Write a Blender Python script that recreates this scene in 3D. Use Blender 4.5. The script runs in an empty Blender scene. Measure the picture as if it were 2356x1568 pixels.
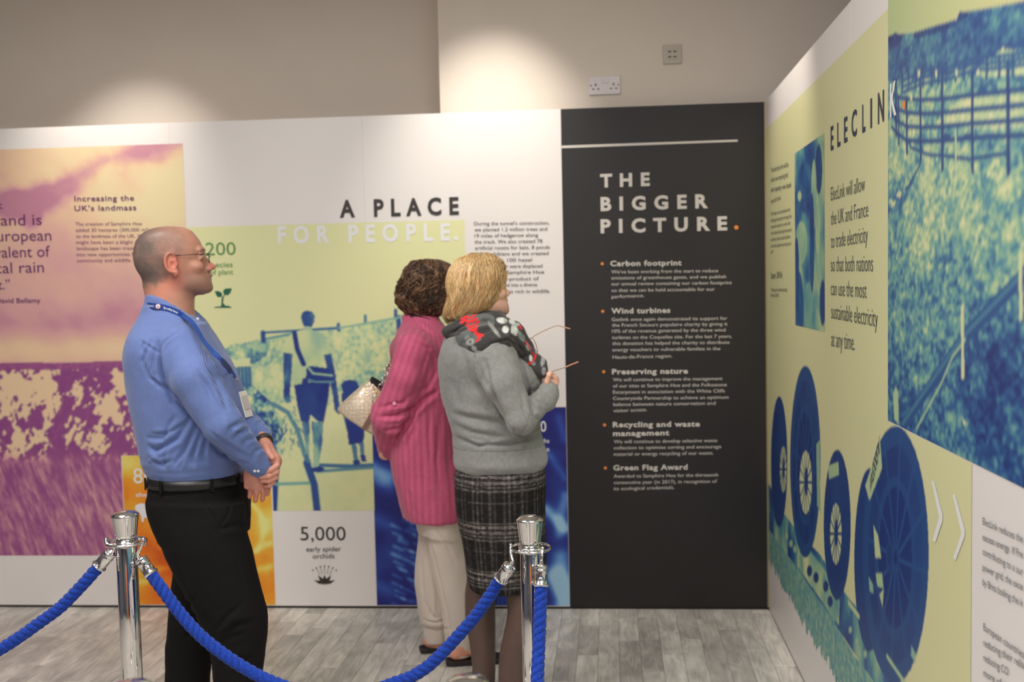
import bpy, math, random
import numpy as np
from mathutils import Vector, Matrix
random.seed(7); rng = np.random.default_rng(7)
sc = bpy.context.scene
COL = sc.collection
PI = math.pi

# ---------------------------------------------------------------- camera
FPX = 2248.0
CX, CY = 1178.0, 784.0
CAM = np.array([0.0, 0.0, 1.55])
ROLL = math.radians(1.25); PITCH = math.atan(130 / FPX)
Fv = np.array([0, math.cos(PITCH), -math.sin(PITCH)])
R0 = np.array([1.0, 0, 0]); U0 = np.cross(R0, Fv)
Rv = math.cos(ROLL) * R0 - math.sin(ROLL) * U0
Uv = math.sin(ROLL) * R0 + math.cos(ROLL) * U0
cam_data = bpy.data.cameras.new('camera')
cam = bpy.data.objects.new('camera', cam_data); COL.objects.link(cam)
M = Matrix(((Rv[0], Uv[0], -Fv[0], CAM[0]), (Rv[1], Uv[1], -Fv[1], CAM[1]), (Rv[2], Uv[2], -Fv[2], CAM[2]), (0, 0, 0, 1)))
cam.matrix_world = M
cam_data.sensor_width = 36.0; cam_data.lens = 36.0 * FPX / 2356.0
cam_data.clip_start = 0.05
cam_data.dof.use_dof = True; cam_data.dof.focus_distance = 2.55; cam_data.dof.aperture_fstop = 3.1
sc.camera = cam

# ---------------------------------------------------------------- light and exposure
sc.view_settings.view_transform = 'Standard'; sc.view_settings.look = 'None'
sc.view_settings.gamma = 1.0; sc.view_settings.use_curve_mapping = False
sc.view_settings.exposure = 0.0
sc.cycles.use_denoising = True
sc.cycles.max_bounces = 7
world = bpy.data.worlds.new('world'); sc.world = world; world.use_nodes = True
world.node_tree.nodes['Background'].inputs[0].default_value = (1, 0.97, 0.93, 1)
world.node_tree.nodes['Background'].inputs[1].default_value = 0.15

def area(name, loc, size, power, col, rot=(0, 0, 0)):
    l = bpy.data.lights.new(name, 'AREA'); l.shape = 'RECTANGLE'; l.size, l.size_y = size
    l.energy = power; l.color = col
    o = bpy.data.objects.new(name, l); COL.objects.link(o); o.location = loc; o.rotation_euler = rot
    return o
def spot(name, loc, target, power, angle, blend, col, rad=0.03):
    l = bpy.data.lights.new(name, 'SPOT'); l.energy = power; l.spot_size = math.radians(angle); l.spot_blend = blend
    l.color = col; l.shadow_soft_size = rad
    o = bpy.data.objects.new(name, l); COL.objects.link(o); o.location = loc
    o.rotation_euler = (Vector(target) - Vector(loc)).to_track_quat('-Z', 'Y').to_euler()
    return o
WARM = (1.0, 0.93, 0.84)
area('ceiling_light_panel', (-1.6, 1.9, 3.28), (1.2, 1.2), 62, (1, 0.975, 0.955))
area('ceiling_light_panel', (0.5, 1.2, 3.28), (1.2, 1.2), 52, (1, 0.975, 0.955))
area('ceiling_light_panel', (-1.6, -1.6, 3.28), (1.2, 1.2), 62, (1, 0.975, 0.955))
area('ceiling_light_panel', (1.0, -1.6, 3.28), (1.2, 1.2), 62, (1, 0.975, 0.955))
spot('wall_wash_spot', (-0.10, 3.98, 3.25), (-0.08, 4.60, 2.10), 84, 60, 1.0, WARM)
spot('wall_wash_spot', (-1.93, 4.30, 3.25), (-1.92, 4.93, 2.05), 84, 60, 1.0, WARM)
spot('wall_wash_spot', (0.55, 3.75, 3.25), (1.13, 3.95, 2.05), 72, 56, 0.9, WARM)

# ---------------------------------------------------------------- pixel <-> world helpers (measuring only)
def ray(px, py):
    return Fv + (px - CX) / FPX * Rv - (py - CY) / FPX * Uv
def at(px, py, Y):
    d = ray(px, py); return CAM + d * (Y / d[1])
def ground(px, py, z=0.0):
    d = ray(px, py); return CAM + d * ((z - CAM[2]) / d[2])
def ppm(Y): return FPX / Y

# ---------------------------------------------------------------- colours, materials
def s2l(c):
    c = np.asarray(c, float) / 255.0
    return np.where(c <= 0.04045, c / 12.92, ((c + 0.055) / 1.055) ** 2.4)
GAIN = 1.25
def A(r, g, b, k=1.0):
    v = np.clip(s2l((r, g, b)) * GAIN * k, 0, 0.86); return (float(v[0]), float(v[1]), float(v[2]), 1.0)
def mat(name, col=(0.5, 0.5, 0.5, 1), rough=0.6, metal=0.0, attr=None, noise=None, bump=None, sheen=0.0, spec=0.5, sss=0.0, coat=0.0):
    m = bpy.data.materials.new(name); m.use_nodes = True
    nt = m.node_tree; N, L = nt.nodes, nt.links; b = N['Principled BSDF']
    b.inputs['Base Color'].default_value = col; b.inputs['Roughness'].default_value = rough
    b.inputs['Metallic'].default_value = metal; b.inputs['Specular IOR Level'].default_value = spec
    b.inputs['Sheen Weight'].default_value = sheen; b.inputs['Coat Weight'].default_value = coat
    if sss:
        b.inputs['Subsurface Weight'].default_value = sss; b.inputs['Subsurface Radius'].default_value = (0.012, 0.005, 0.003)
        b.inputs['Subsurface Scale'].default_value = 0.6
    tc = N.new('ShaderNodeTexCoord'); src = None
    if attr:
        a = N.new('ShaderNodeAttribute'); a.attribute_name = attr; src = a.outputs['Color']
        L.new(src, b.inputs['Base Color'])
    if noise:                                         # (scale xyz, amount, detail)
        (sx, sy, sz), amt, det = noise
        mp = N.new('ShaderNodeMapping'); mp.inputs['Scale'].default_value = (sx, sy, sz)
        nz = N.new('ShaderNodeTexNoise'); nz.inputs['Scale'].default_value = 1.0; nz.inputs['Detail'].default_value = det
        L.new(tc.outputs['Object'], mp.inputs[0]); L.new(mp.outputs[0], nz.inputs['Vector'])
        mr = N.new('ShaderNodeMapRange'); mr.inputs[1].default_value = 0.3; mr.inputs[2].default_value = 0.7
        mr.inputs[3].default_value = 1 - amt; mr.inputs[4].default_value = 1 + amt
        L.new(nz.outputs[0], mr.inputs[0])
        vm = N.new('ShaderNodeVectorMath'); vm.operation = 'SCALE'
        if src: L.new(src, vm.inputs[0])
        else: vm.inputs[0].default_value = col[:3]
        L.new(mr.outputs[0], vm.inputs['Scale']); L.new(vm.outputs[0], b.inputs['Base Color'])
    if bump:                                          # (scale, strength, distance)
        nz = N.new('ShaderNodeTexNoise'); nz.inputs['Scale'].default_value = bump[0]; nz.inputs['Detail'].default_value = 3
        L.new(tc.outputs['Object'], nz.inputs['Vector'])
        bp = N.new('ShaderNodeBump'); bp.inputs['Strength'].default_value = bump[1]; bp.inputs['Distance'].default_value = bump[2]
        L.new(nz.outputs[0], bp.inputs['Height']); L.new(bp.outputs[0], b.inputs['Normal'])
    return m
def stripe_mat(name, colA, colB, period, amount=1.0, rough=0.75, bump=0.0, attr='u', sheen=0.2, noise=0.12, sharp=0.5, weight=None):
    """two tones alternating along the cloth coordinate stored on the vertices"""
    m = mat(name, colA, rough, sheen=sheen); nt = m.node_tree; N, L = nt.nodes, nt.links; b = N['Principled BSDF']
    a = N.new('ShaderNodeAttribute'); a.attribute_name = attr
    mu = N.new('ShaderNodeMath'); mu.operation = 'MULTIPLY'; mu.inputs[1].default_value = 2 * PI / period
    L.new(a.outputs['Fac'], mu.inputs[0])
    sn = N.new('ShaderNodeMath'); sn.operation = 'SINE'; L.new(mu.outputs[0], sn.inputs[0])
    mr = N.new('ShaderNodeMapRange'); mr.inputs[1].default_value = -sharp; mr.inputs[2].default_value = sharp
    L.new(sn.outputs[0], mr.inputs[0])
    tc = N.new('ShaderNodeTexCoord'); nz = N.new('ShaderNodeTexNoise'); nz.inputs['Scale'].default_value = 90; nz.inputs['Detail'].default_value = 4
    L.new(tc.outputs['Object'], nz.inputs['Vector'])
    mx = N.new('ShaderNodeMix'); mx.data_type = 'RGBA'
    mx.inputs[6].default_value = colA; mx.inputs[7].default_value = colB
    sc_ = N.new('ShaderNodeMath'); sc_.operation = 'MULTIPLY'; sc_.inputs[1].default_value = amount
    L.new(mr.outputs[0], sc_.inputs[0]); L.new(sc_.outputs[0], mx.inputs[0])
    if weight:
        wa = N.new('ShaderNodeAttribute'); wa.attribute_name = weight; wm = N.new('ShaderNodeMath'); wm.operation = 'MULTIPLY'
        L.new(sc_.outputs[0], wm.inputs[0]); L.new(wa.outputs['Fac'], wm.inputs[1]); L.new(wm.outputs[0], mx.inputs[0])
    m2 = N.new('ShaderNodeMapRange'); m2.inputs[1].default_value = 0.3; m2.inputs[2].default_value = 0.7
    m2.inputs[3].default_value = 1 - noise; m2.inputs[4].default_value = 1 + noise
    L.new(nz.outputs[0], m2.inputs[0])
    vm = N.new('ShaderNodeVectorMath'); vm.operation = 'SCALE'
    L.new(mx.outputs[2], vm.inputs[0]); L.new(m2.outputs[0], vm.inputs['Scale']); L.new(vm.outputs[0], b.inputs['Base Color'])
    if bump:
        bp = N.new('ShaderNodeBump'); bp.inputs['Strength'].default_value = 0.7; bp.inputs['Distance'].default_value = bump
        if weight:
            hm_ = N.new('ShaderNodeMath'); hm_.operation = 'MULTIPLY'; L.new(sn.outputs[0], hm_.inputs[0]); L.new(wa.outputs['Fac'], hm_.inputs[1]); L.new(hm_.outputs[0], bp.inputs['Height'])
        else: L.new(sn.outputs[0], bp.inputs['Height'])
        L.new(bp.outputs[0], b.inputs['Normal'])
    return m

# ---------------------------------------------------------------- object helpers
def link(name, me, m=None, parent=None, smooth=True):
    o = bpy.data.objects.new(name, me); COL.objects.link(o)
    if m is not None and not me.materials: me.materials.append(m)
    if smooth and len(me.polygons): me.polygons.foreach_set('use_smooth', np.ones(len(me.polygons), bool))
    if parent is not None: o.parent = parent
    return o
def wloc(o):
    p = np.zeros(3)
    while o is not None: p = p + np.array(o.location); o = o.parent
    return p
def meshobj(name, V, F, m=None, parent=None, smooth=True, local=True):
    me = bpy.data.meshes.new(name)
    V = np.asarray(V, float)
    if parent is not None and local:
        V = V - wloc(parent)
    me.from_pydata(V.tolist(), [], F if isinstance(F, list) else F.tolist()); me.update()
    return link(name, me, m, parent, smooth)
def fastmesh(name, V, Q, m=None, parent=None, smooth=True):
    """quads from numpy arrays"""
    V = np.asarray(V, np.float32)
    if parent is not None: V = V - wloc(parent).astype(np.float32)
    me = bpy.data.meshes.new(name); n = len(Q); k = Q.shape[1]
    me.vertices.add(len(V)); me.vertices.foreach_set('co', V.ravel())
    me.loops.add(n * k); me.loops.foreach_set('vertex_index', Q.astype(np.int32).ravel())
    me.polygons.add(n); me.polygons.foreach_set('loop_start', np.arange(0, n * k, k, dtype=np.int32))
    me.update(calc_edges=True); me.validate()
    return link(name, me, m, parent, smooth)
def paint(o, rgb, name='ink'):
    a = o.data.attributes.new(name, 'FLOAT_COLOR', 'POINT')
    c = np.ones((len(o.data.vertices), 4), np.float32); c[:, :3] = rgb
    a.data.foreach_set('color', c.ravel())
def fattr(o, val, name='u'):
    a = o.data.attributes.new(name, 'FLOAT', 'POINT'); a.data.foreach_set('value', np.asarray(val, np.float32).ravel())
def empty(name, loc, label, cat, group=None):
    o = bpy.data.objects.new(name, None); COL.objects.link(o); o.location = tuple(float(v) for v in loc)
    o['label'] = label; o['category'] = cat; o.empty_display_size = 0.1
    if group: o['group'] = group
    return o
def tag(o, label, cat, group=None):
    o['label'] = label; o['category'] = cat
    if group: o['group'] = group
    return o

class MB:
    def __init__(s): s.V = []; s.F = []
    def add(s, V, F):
        n = len(s.V); s.V += [tuple(map(float, v)) for v in V]; s.F += [tuple(i + n for i in f) for f in F]; return s
    def box(s, c, e, R=None):
        c = np.array(c, float); R = np.eye(3) if R is None else np.array(R)
        P = [c + R @ (np.array([x, y, z]) * np.array(e) / 2) for x in (-1, 1) for y in (-1, 1) for z in (-1, 1)]
        return s.add(P, [(0, 1, 3, 2), (4, 6, 7, 5), (0, 4, 5, 1), (2, 3, 7, 6), (0, 2, 6, 4), (1, 5, 7, 3)])
    def tube(s, pts, r, n=10, cap=True, flat=None):
        pts = [np.array(p, float) for p in pts]; m = len(pts)
        rs = [r] * m if np.isscalar(r) else list(r)
        T = [pts[min(i + 1, m - 1)] - pts[max(i - 1, 0)] for i in range(m)]
        T = [t / (np.linalg.norm(t) + 1e-12) for t in T]
        up = np.array([0, 0, 1.0]) if abs(T[0][2]) < 0.9 else np.array([0, 1.0, 0])
        a = np.cross(T[0], up); a /= np.linalg.norm(a); V = []; 
        for i in range(m):
            a = a - T[i] * (a @ T[i]); a /= np.linalg.norm(a); b = np.cross(T[i], a)
            for k in range(n):
                th = 2 * PI * k / n
                V.append(pts[i] + rs[i] * (math.cos(th) * a + math.sin(th) * b * (flat or 1)))
        F = [(i * n + k, i * n + (k + 1) % n, (i + 1) * n + (k + 1) % n, (i + 1) * n + k) for i in range(m - 1) for k in range(n)]
        if cap: F += [tuple(range(n - 1, -1, -1)), tuple((m - 1) * n + k for k in range(n))]
        return s.add(V, F)
    def lathe(s, prof, c, axis=(0, 0, 1), n=32):
        ax = np.array(axis, float); ax /= np.linalg.norm(ax)
        t = np.array([1.0, 0, 0]) if abs(ax[0]) < 0.8 else np.array([0, 1.0, 0])
        a = np.cross(ax, t); a /= np.linalg.norm(a); b = np.cross(ax, a); c = np.array(c, float); V = []
        for (r, h) in prof:
            for k in range(n):
                th = 2 * PI * k / n; V.append(c + ax * h + r * (math.cos(th) * a + math.sin(th) * b))
        m = len(prof)
        F = [(i * n + k, i * n + (k + 1) % n, (i + 1) * n + (k + 1) % n, (i + 1) * n + k) for i in range(m - 1) for k in range(n)]
        if prof[0][0] > 1e-5: F.append(tuple(range(n - 1, -1, -1)))
        if prof[-1][0] > 1e-5: F.append(tuple((m - 1) * n + k for k in range(n)))
        return s.add(V, F)
    def torus(s, c, R, r, axis=(0, 0, 1), n=24, k=8, sx=1.0):
        ax = np.array(axis, float); ax /= np.linalg.norm(ax)
        t = np.array([1.0, 0, 0]) if abs(ax[0]) < 0.8 else np.array([0, 1.0, 0])
        a = np.cross(ax, t); a /= np.linalg.norm(a); b = np.cross(ax, a); c = np.array(c, float); V = []
        for i in range(n):
            th = 2 * PI * i / n; d = math.cos(th) * a * sx + math.sin(th) * b
            for j in range(k):
                ph = 2 * PI * j / k; V.append(c + d * (R + r * math.cos(ph)) + ax * r * math.sin(ph))
        F = [(i * k + j, i * k + (j + 1) % k, ((i + 1) % n) * k + (j + 1) % k, ((i + 1) % n) * k + j) for i in range(n) for j in range(k)]
        return s.add(V, F)
    def build(s, name, m, parent=None, smooth=True):
        return meshobj(name, s.V, s.F, m, parent, smooth)
def bevel(o, w, seg=2, ang=35):
    b = o.modifiers.new('bevel', 'BEVEL'); b.width = w; b.segments = seg; b.limit_method = 'ANGLE'; b.angle_limit = math.radians(ang); return o

# ---------------------------------------------------------------- value noise
_LAT = rng.random((64, 64, 64)).astype(np.float32)
def vnoise(P):
    P = np.asarray(P, np.float32)
    if P.shape[1] == 2: P = np.concatenate([P, np.zeros((len(P), 1), np.float32)], 1)
    i = np.floor(P).astype(np.int64); f = P - i; f = f * f * (3 - 2 * f); i &= 63; j = (i + 1) & 63
    g = _LAT; x0, y0, z0 = i.T; x1, y1, z1 = j.T; fx, fy, fz = f.T
    c = lambda a, b, t: a + (b - a) * t
    return c(c(c(g[x0, y0, z0], g[x1, y0, z0], fx), c(g[x0, y1, z0], g[x1, y1, z0], fx), fy),
             c(c(g[x0, y0, z1], g[x1, y0, z1], fx), c(g[x0, y1, z1], g[x1, y1, z1], fx), fy), fz)
def fbm(P, octs=4, gain=0.5):
    P = np.asarray(P, np.float32); s = 0; a = 1.0; t = 0
    for k in range(octs):
        s = s + a * vnoise(P * (2.0 ** k) + 17.3 * k); t += a; a *= gain
    return s / t
def sstep(a, b, x):
    t = np.clip((x - a) / (b - a), 0, 1); return t * t * (3 - 2 * t)
# ---------------------------------------------------------------- the room
CORNER = ground(1770, 1402)                       # inner corner of the two display walls
E1 = ground(0, 1396) - CORNER; E1 /= np.linalg.norm(E1)        # along the back display wall, to the left
E2 = ground(1850, 1568) - CORNER; E2 /= np.linalg.norm(E2)     # along the right display wall, towards the camera
N1 = np.array([E1[1], -E1[0], 0.0]);  N1 = N1 if N1[1] < 0 else -N1
N2 = np.array([-E2[1], E2[0], 0.0]);  N2 = N2 if N2[0] < 0 else -N2
HP = 2.355                                        # height of the display walls
def on1(px, py, off=0.0):
    d = ray(px, py); O = CORNER + N1 * off; t = ((O - CAM) @ N1) / (d @ N1); P = CAM + d * t
    return np.array([(P - O) @ E1, P[2]])
def on2(px, py, off=0.0):
    d = ray(px, py); O = CORNER + N2 * off; t = ((O - CAM) @ N2) / (d @ N2); P = CAM + d * t
    return np.array([(P - O) @ E2, P[2]])
class Plane:
    def __init__(s, on, E, N, flip): s.on, s.E, s.N, s.flip = on, E, N, flip
    def w(s, q, off=0.0): return CORNER + s.E * q[0] + s.N * off + np.array([0, 0, q[1]])
PB = Plane(on1, E1, N1, -1); PR = Plane(on2, E2, N2, 1)

def slab(name, P, m, q0, q1, z0, z1, front, back, parent=None):
    V = [P.w((a, z), o) for a in (q0, q1) for o in (back, front) for z in (z0, z1)]
    return meshobj(name, V, [(0, 1, 3, 2), (4, 6, 7, 5), (0, 4, 5, 1), (2, 3, 7, 6), (0, 2, 6, 4), (1, 5, 7, 3)], m, parent, False)

m_wall = mat('painted plaster', A(209, 198, 186), 0.85, noise=((3, 3, 3), 0.02, 2), bump=(120, 0.06, 0.002))
m_ceil = mat('ceiling white', A(225, 222, 216), 0.9)
m_board = mat('matt white foam board', A(217, 211, 207), 0.42, noise=((2, 2, 2), 0.01, 2))
m_black = mat('matt black board', A(29, 27, 28), 0.55, noise=((4, 4, 4), 0.04, 3))
def struct(o): o['kind'] = 'structure'; return o
WQ = on1(1013, 255, -0.12)[0]
struct(slab('wall_back', PB, m_wall, -3.2, WQ, -0.02, 3.4, -0.12, -0.9))          # pier that stands proud
struct(slab('wall_back', PB, m_wall, WQ - 0.02, 6.6, -0.02, 3.4, -0.42, -0.9))    # recessed part, left
def plain_box(name, lo, hi, m):
    lo, hi = np.array(lo), np.array(hi)
    return struct(MB().box((lo + hi) / 2, hi - lo).build(name, m, smooth=False))
m_wall2 = mat('slate grey plaster', A(96, 98, 106), 0.85)
plain_box('wall_left', (-4.7, -3.6, -0.02), (-4.5, 5.9, 3.4), m_wall2)
plain_box('wall_right', (3.9, -3.6, -0.02), (4.1, 5.2, 3.4), m_wall2)
plain_box('wall_front', (-4.7, -3.8, -0.02), (4.1, -3.6, 3.4), m_wall2)
plain_box('ceiling', (-4.7, -3.8, 3.3), (4.1, 5.9, 3.42), m_ceil)

# floor: separate vinyl planks over a base slab
def wood_mat():
    m = mat('grey oak plank', (0.4, 0.4, 0.4, 1), 0.42); nt = m.node_tree; N, L = nt.nodes, nt.links; b = N['Principled BSDF']
    a = N.new('ShaderNodeAttribute'); a.attribute_name = 'uvw'
    oi = N.new('ShaderNodeObjectInfo')
    ad = N.new('ShaderNodeVectorMath'); ad.operation = 'MULTIPLY_ADD'; ad.inputs[1].default_value = (1, 1, 1)
    L.new(a.outputs['Vector'], ad.inputs[0])
    cmb = N.new('ShaderNodeCombineXYZ'); ms = N.new('ShaderNodeMath'); ms.operation = 'MULTIPLY'; ms.inputs[1].default_value = 37
    L.new(oi.outputs['Random'], ms.inputs[0])
    for k in range(3): L.new(ms.outputs[0], cmb.inputs[k])
    L.new(cmb.outputs[0], ad.inputs[2])
    mp = N.new('ShaderNodeMapping'); mp.inputs['Scale'].default_value = (16, 2.6, 1); L.new(ad.outputs[0], mp.inputs[0])
    n1 = N.new('ShaderNodeTexNoise'); n1.inputs['Scale'].default_value = 1.0; n1.inputs['Detail'].default_value = 2; n1.inputs['Distortion'].default_value = 0.9
    L.new(mp.outputs[0], n1.inputs['Vector'])
    rg = N.new('ShaderNodeMath'); rg.operation = 'MULTIPLY'; rg.inputs[1].default_value = 34; L.new(n1.outputs[0], rg.inputs[0])
    si = N.new('ShaderNodeMath'); si.operation = 'SINE'; L.new(rg.outputs[0], si.inputs[0])
    mp2 = N.new('ShaderNodeMapping'); mp2.inputs['Scale'].default_value = (240, 9, 1); L.new(ad.outputs[0], mp2.inputs[0])
    n2 = N.new('ShaderNodeTexNoise'); n2.inputs['Scale'].default_value = 1.0; n2.inputs['Detail'].default_value = 4; L.new(mp2.outputs[0], n2.inputs['Vector'])
    mp3 = N.new('ShaderNodeMapping'); mp3.inputs['Scale'].default_value = (14, 7, 1); L.new(ad.outputs[0], mp3.inputs[0])
    n3 = N.new('ShaderNodeTexNoise'); n3.inputs['Scale'].default_value = 1.0; n3.inputs['Detail'].default_value = 3; L.new(mp3.outputs[0], n3.inputs['Vector'])
    def mapr(s, a0, a1, b0, b1):
        r = N.new('ShaderNodeMapRange'); r.inputs[1].default_value = a0; r.inputs[2].default_value = a1
        r.inputs[3].default_value = b0; r.inputs[4].default_value = b1; L.new(s, r.inputs[0]); return r.outputs[0]
    def mul(x, y):
        r = N.new('ShaderNodeMath'); r.operation = 'MULTIPLY'; L.new(x, r.inputs[0]); L.new(y, r.inputs[1]); return r.outputs[0]
    t = mul(mul(mapr(si.outputs[0], -1, 1, 0.86, 1.06), mapr(n2.outputs[0], 0.3, 0.7, 0.90, 1.09)), mapr(n3.outputs[0], 0.3, 0.7, 0.74, 1.15))
    at_ = N.new('ShaderNodeAttribute'); at_.attribute_name = 'tone'
    t = mul(t, at_.outputs['Fac']) if False else mul(t, mapr(oi.outputs['Random'], 0, 1, 0.80, 1.16))
    vm = N.new('ShaderNodeVectorMath'); vm.operation = 'SCALE'; vm.inputs[0].default_value = A(194, 189, 180)[:3]
    L.new(t, vm.inputs['Scale']); L.new(vm.outputs[0], b.inputs['Base Color'])
    return m
m_wood = wood_mat()
m_slab = mat('vinyl underlay', A(120, 116, 110), 0.7)
floor_o = plain_box('floor', (-4.7, -3.8, -0.12), (4.1, 5.9, -0.003), m_slab)
PW = 0.088; LAT = np.array([-E2[1], E2[0], 0.0]); LAT = LAT if LAT[0] > 0 else -LAT
def plank_geo(i, a, b, ins=0.0006):
    q0, q1 = -i * PW - PW + ins, -i * PW - ins
    base = CORNER * np.array([1, 1, 0])
    def p(q, t, z): return base + LAT * q + E2 * t + np.array([0, 0, z])
    c = 0.0012
    top = [p(q0 + c, a + c, 0), p(q1 - c, a + c, 0), p(q1 - c, b - c, 0), p(q0 + c, b - c, 0)]
    rim = [p(q0, a, -0.001), p(q1, a, -0.001), p(q1, b, -0.001), p(q0, b, -0.001)]
    low = [p(q0, a, -0.0045), p(q1, a, -0.0045), p(q1, b, -0.0045), p(q0, b, -0.0045)]
    F = [(3, 2, 1, 0)] + [(k, (k + 1) % 4, 4 + (k + 1) % 4, 4 + k) for k in range(4)] + [(4 + k, 4 + (k + 1) % 4, 8 + (k + 1) % 4, 8 + k) for k in range(4)]
    return top + rim + low, F
def put_uvw(o, i, a, b):
    me = o.data; n = len(me.vertices); co = np.empty(n * 3, np.float32); me.vertices.foreach_get('co', co); co = co.reshape(-1, 3)
    at_ = me.attributes.new('uvw', 'FLOAT_VECTOR', 'POINT')
    u = co @ LAT.astype(np.float32); v = co @ E2.astype(np.float32)
    at_.data.foreach_set('vector', np.stack([u, v, 0 * u], 1).astype(np.float32).ravel())
rest = MB(); n_pl = 0
for i in range(-1, 62):
    t = -0.30 - random.random() * 0.4
    while t < 7.2:
        ln = random.choice((0.28, 0.36, 0.46, 0.58)); a, b = t, t + ln; t = b
        mid = CORNER + LAT * (-(i + 0.5) * PW) + E2 * ((a + b) / 2)
        V, F = plank_geo(i, a, b)
        if i < 0 and a < -0.01 and False: continue
        if -0.42 < a < 1.25 and i < 48 and i >= 0:
            o = meshobj('plank', V, F, m_wood, floor_o, False); put_uvw(o, i, a, b); n_pl += 1
        elif mid[1] > -2.5: rest.add(V, F)
o = rest.build('plank_field', m_wood, floor_o, False); put_uvw(o, 0, 0, 0); o['kind'] = 'stuff'

# ---------------------------------------------------------------- display walls
pw = on1(1290, 252)[0]                                  # width of one board
back_wall = empty('display_wall', PB.w((pw + 1.9, 0)), 'long white exhibition display wall with landscape prints behind the visitors', 'display wall')
black_wall = empty('display_board', PB.w((pw / 2, 0)), 'tall charcoal display board headed THE BIGGER PICTURE in the corner', 'display board')
right_wall = empty('display_wall', PR.w((1.5, 0)), 'yellow-green display wall with cable drum print receding on the right', 'display wall')
TH = 0.03
for k in range(4):
    o = slab('panel', PB, m_board, pw * (k + 1) + 0.0002, pw * (k + 2) - 0.0002, 0.012, HP, 0, -TH, back_wall); bevel(o, 0.0004, 1)
o = slab('plinth_strip', PB, mat('black plinth', A(25, 22, 20), 0.6), pw + 0.002, pw * 5, 0.0, 0.012, -0.004, -TH, back_wall)
o = slab('panel', PB, m_black, 0.0, pw - 0.0008, 0.012, HP, 0, -TH, black_wall); bevel(o, 0.0012, 2)
slab('plinth_strip', PB, bpy.data.materials['black plinth'], 0.001, pw - 0.001, 0.0, 0.012, -0.004, -TH, black_wall)
rs = [0.0] + [on2(1956, 600)[0], on2(2157, 1250)[0]]
rw = rs[2] - rs[1]; edges = [0.0, rs[1], rs[2], rs[2] + rw, rs[2] + 2 * rw, rs[2] + 3 * rw]
for k in range(5):
    o = slab('panel', PR, m_board, edges[k] + (0.0002 if k else 0.002), edges[k + 1] - 0.0002, 0.008, 2.36, 0, -TH, right_wall); bevel(o, 0.0004, 1)
slab('plinth_strip', PR, bpy.data.materials['black plinth'], 0.003, edges[-1], 0.0, 0.008, -0.004, -TH, right_wall)
m_trim = mat('aluminium corner trim', A(150, 140, 110), 0.4, 0.6)
slab('corner_trim', PB, m_trim, 0.0, 0.008, 0.012, HP, 0.002, 0.0, black_wall)

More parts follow.
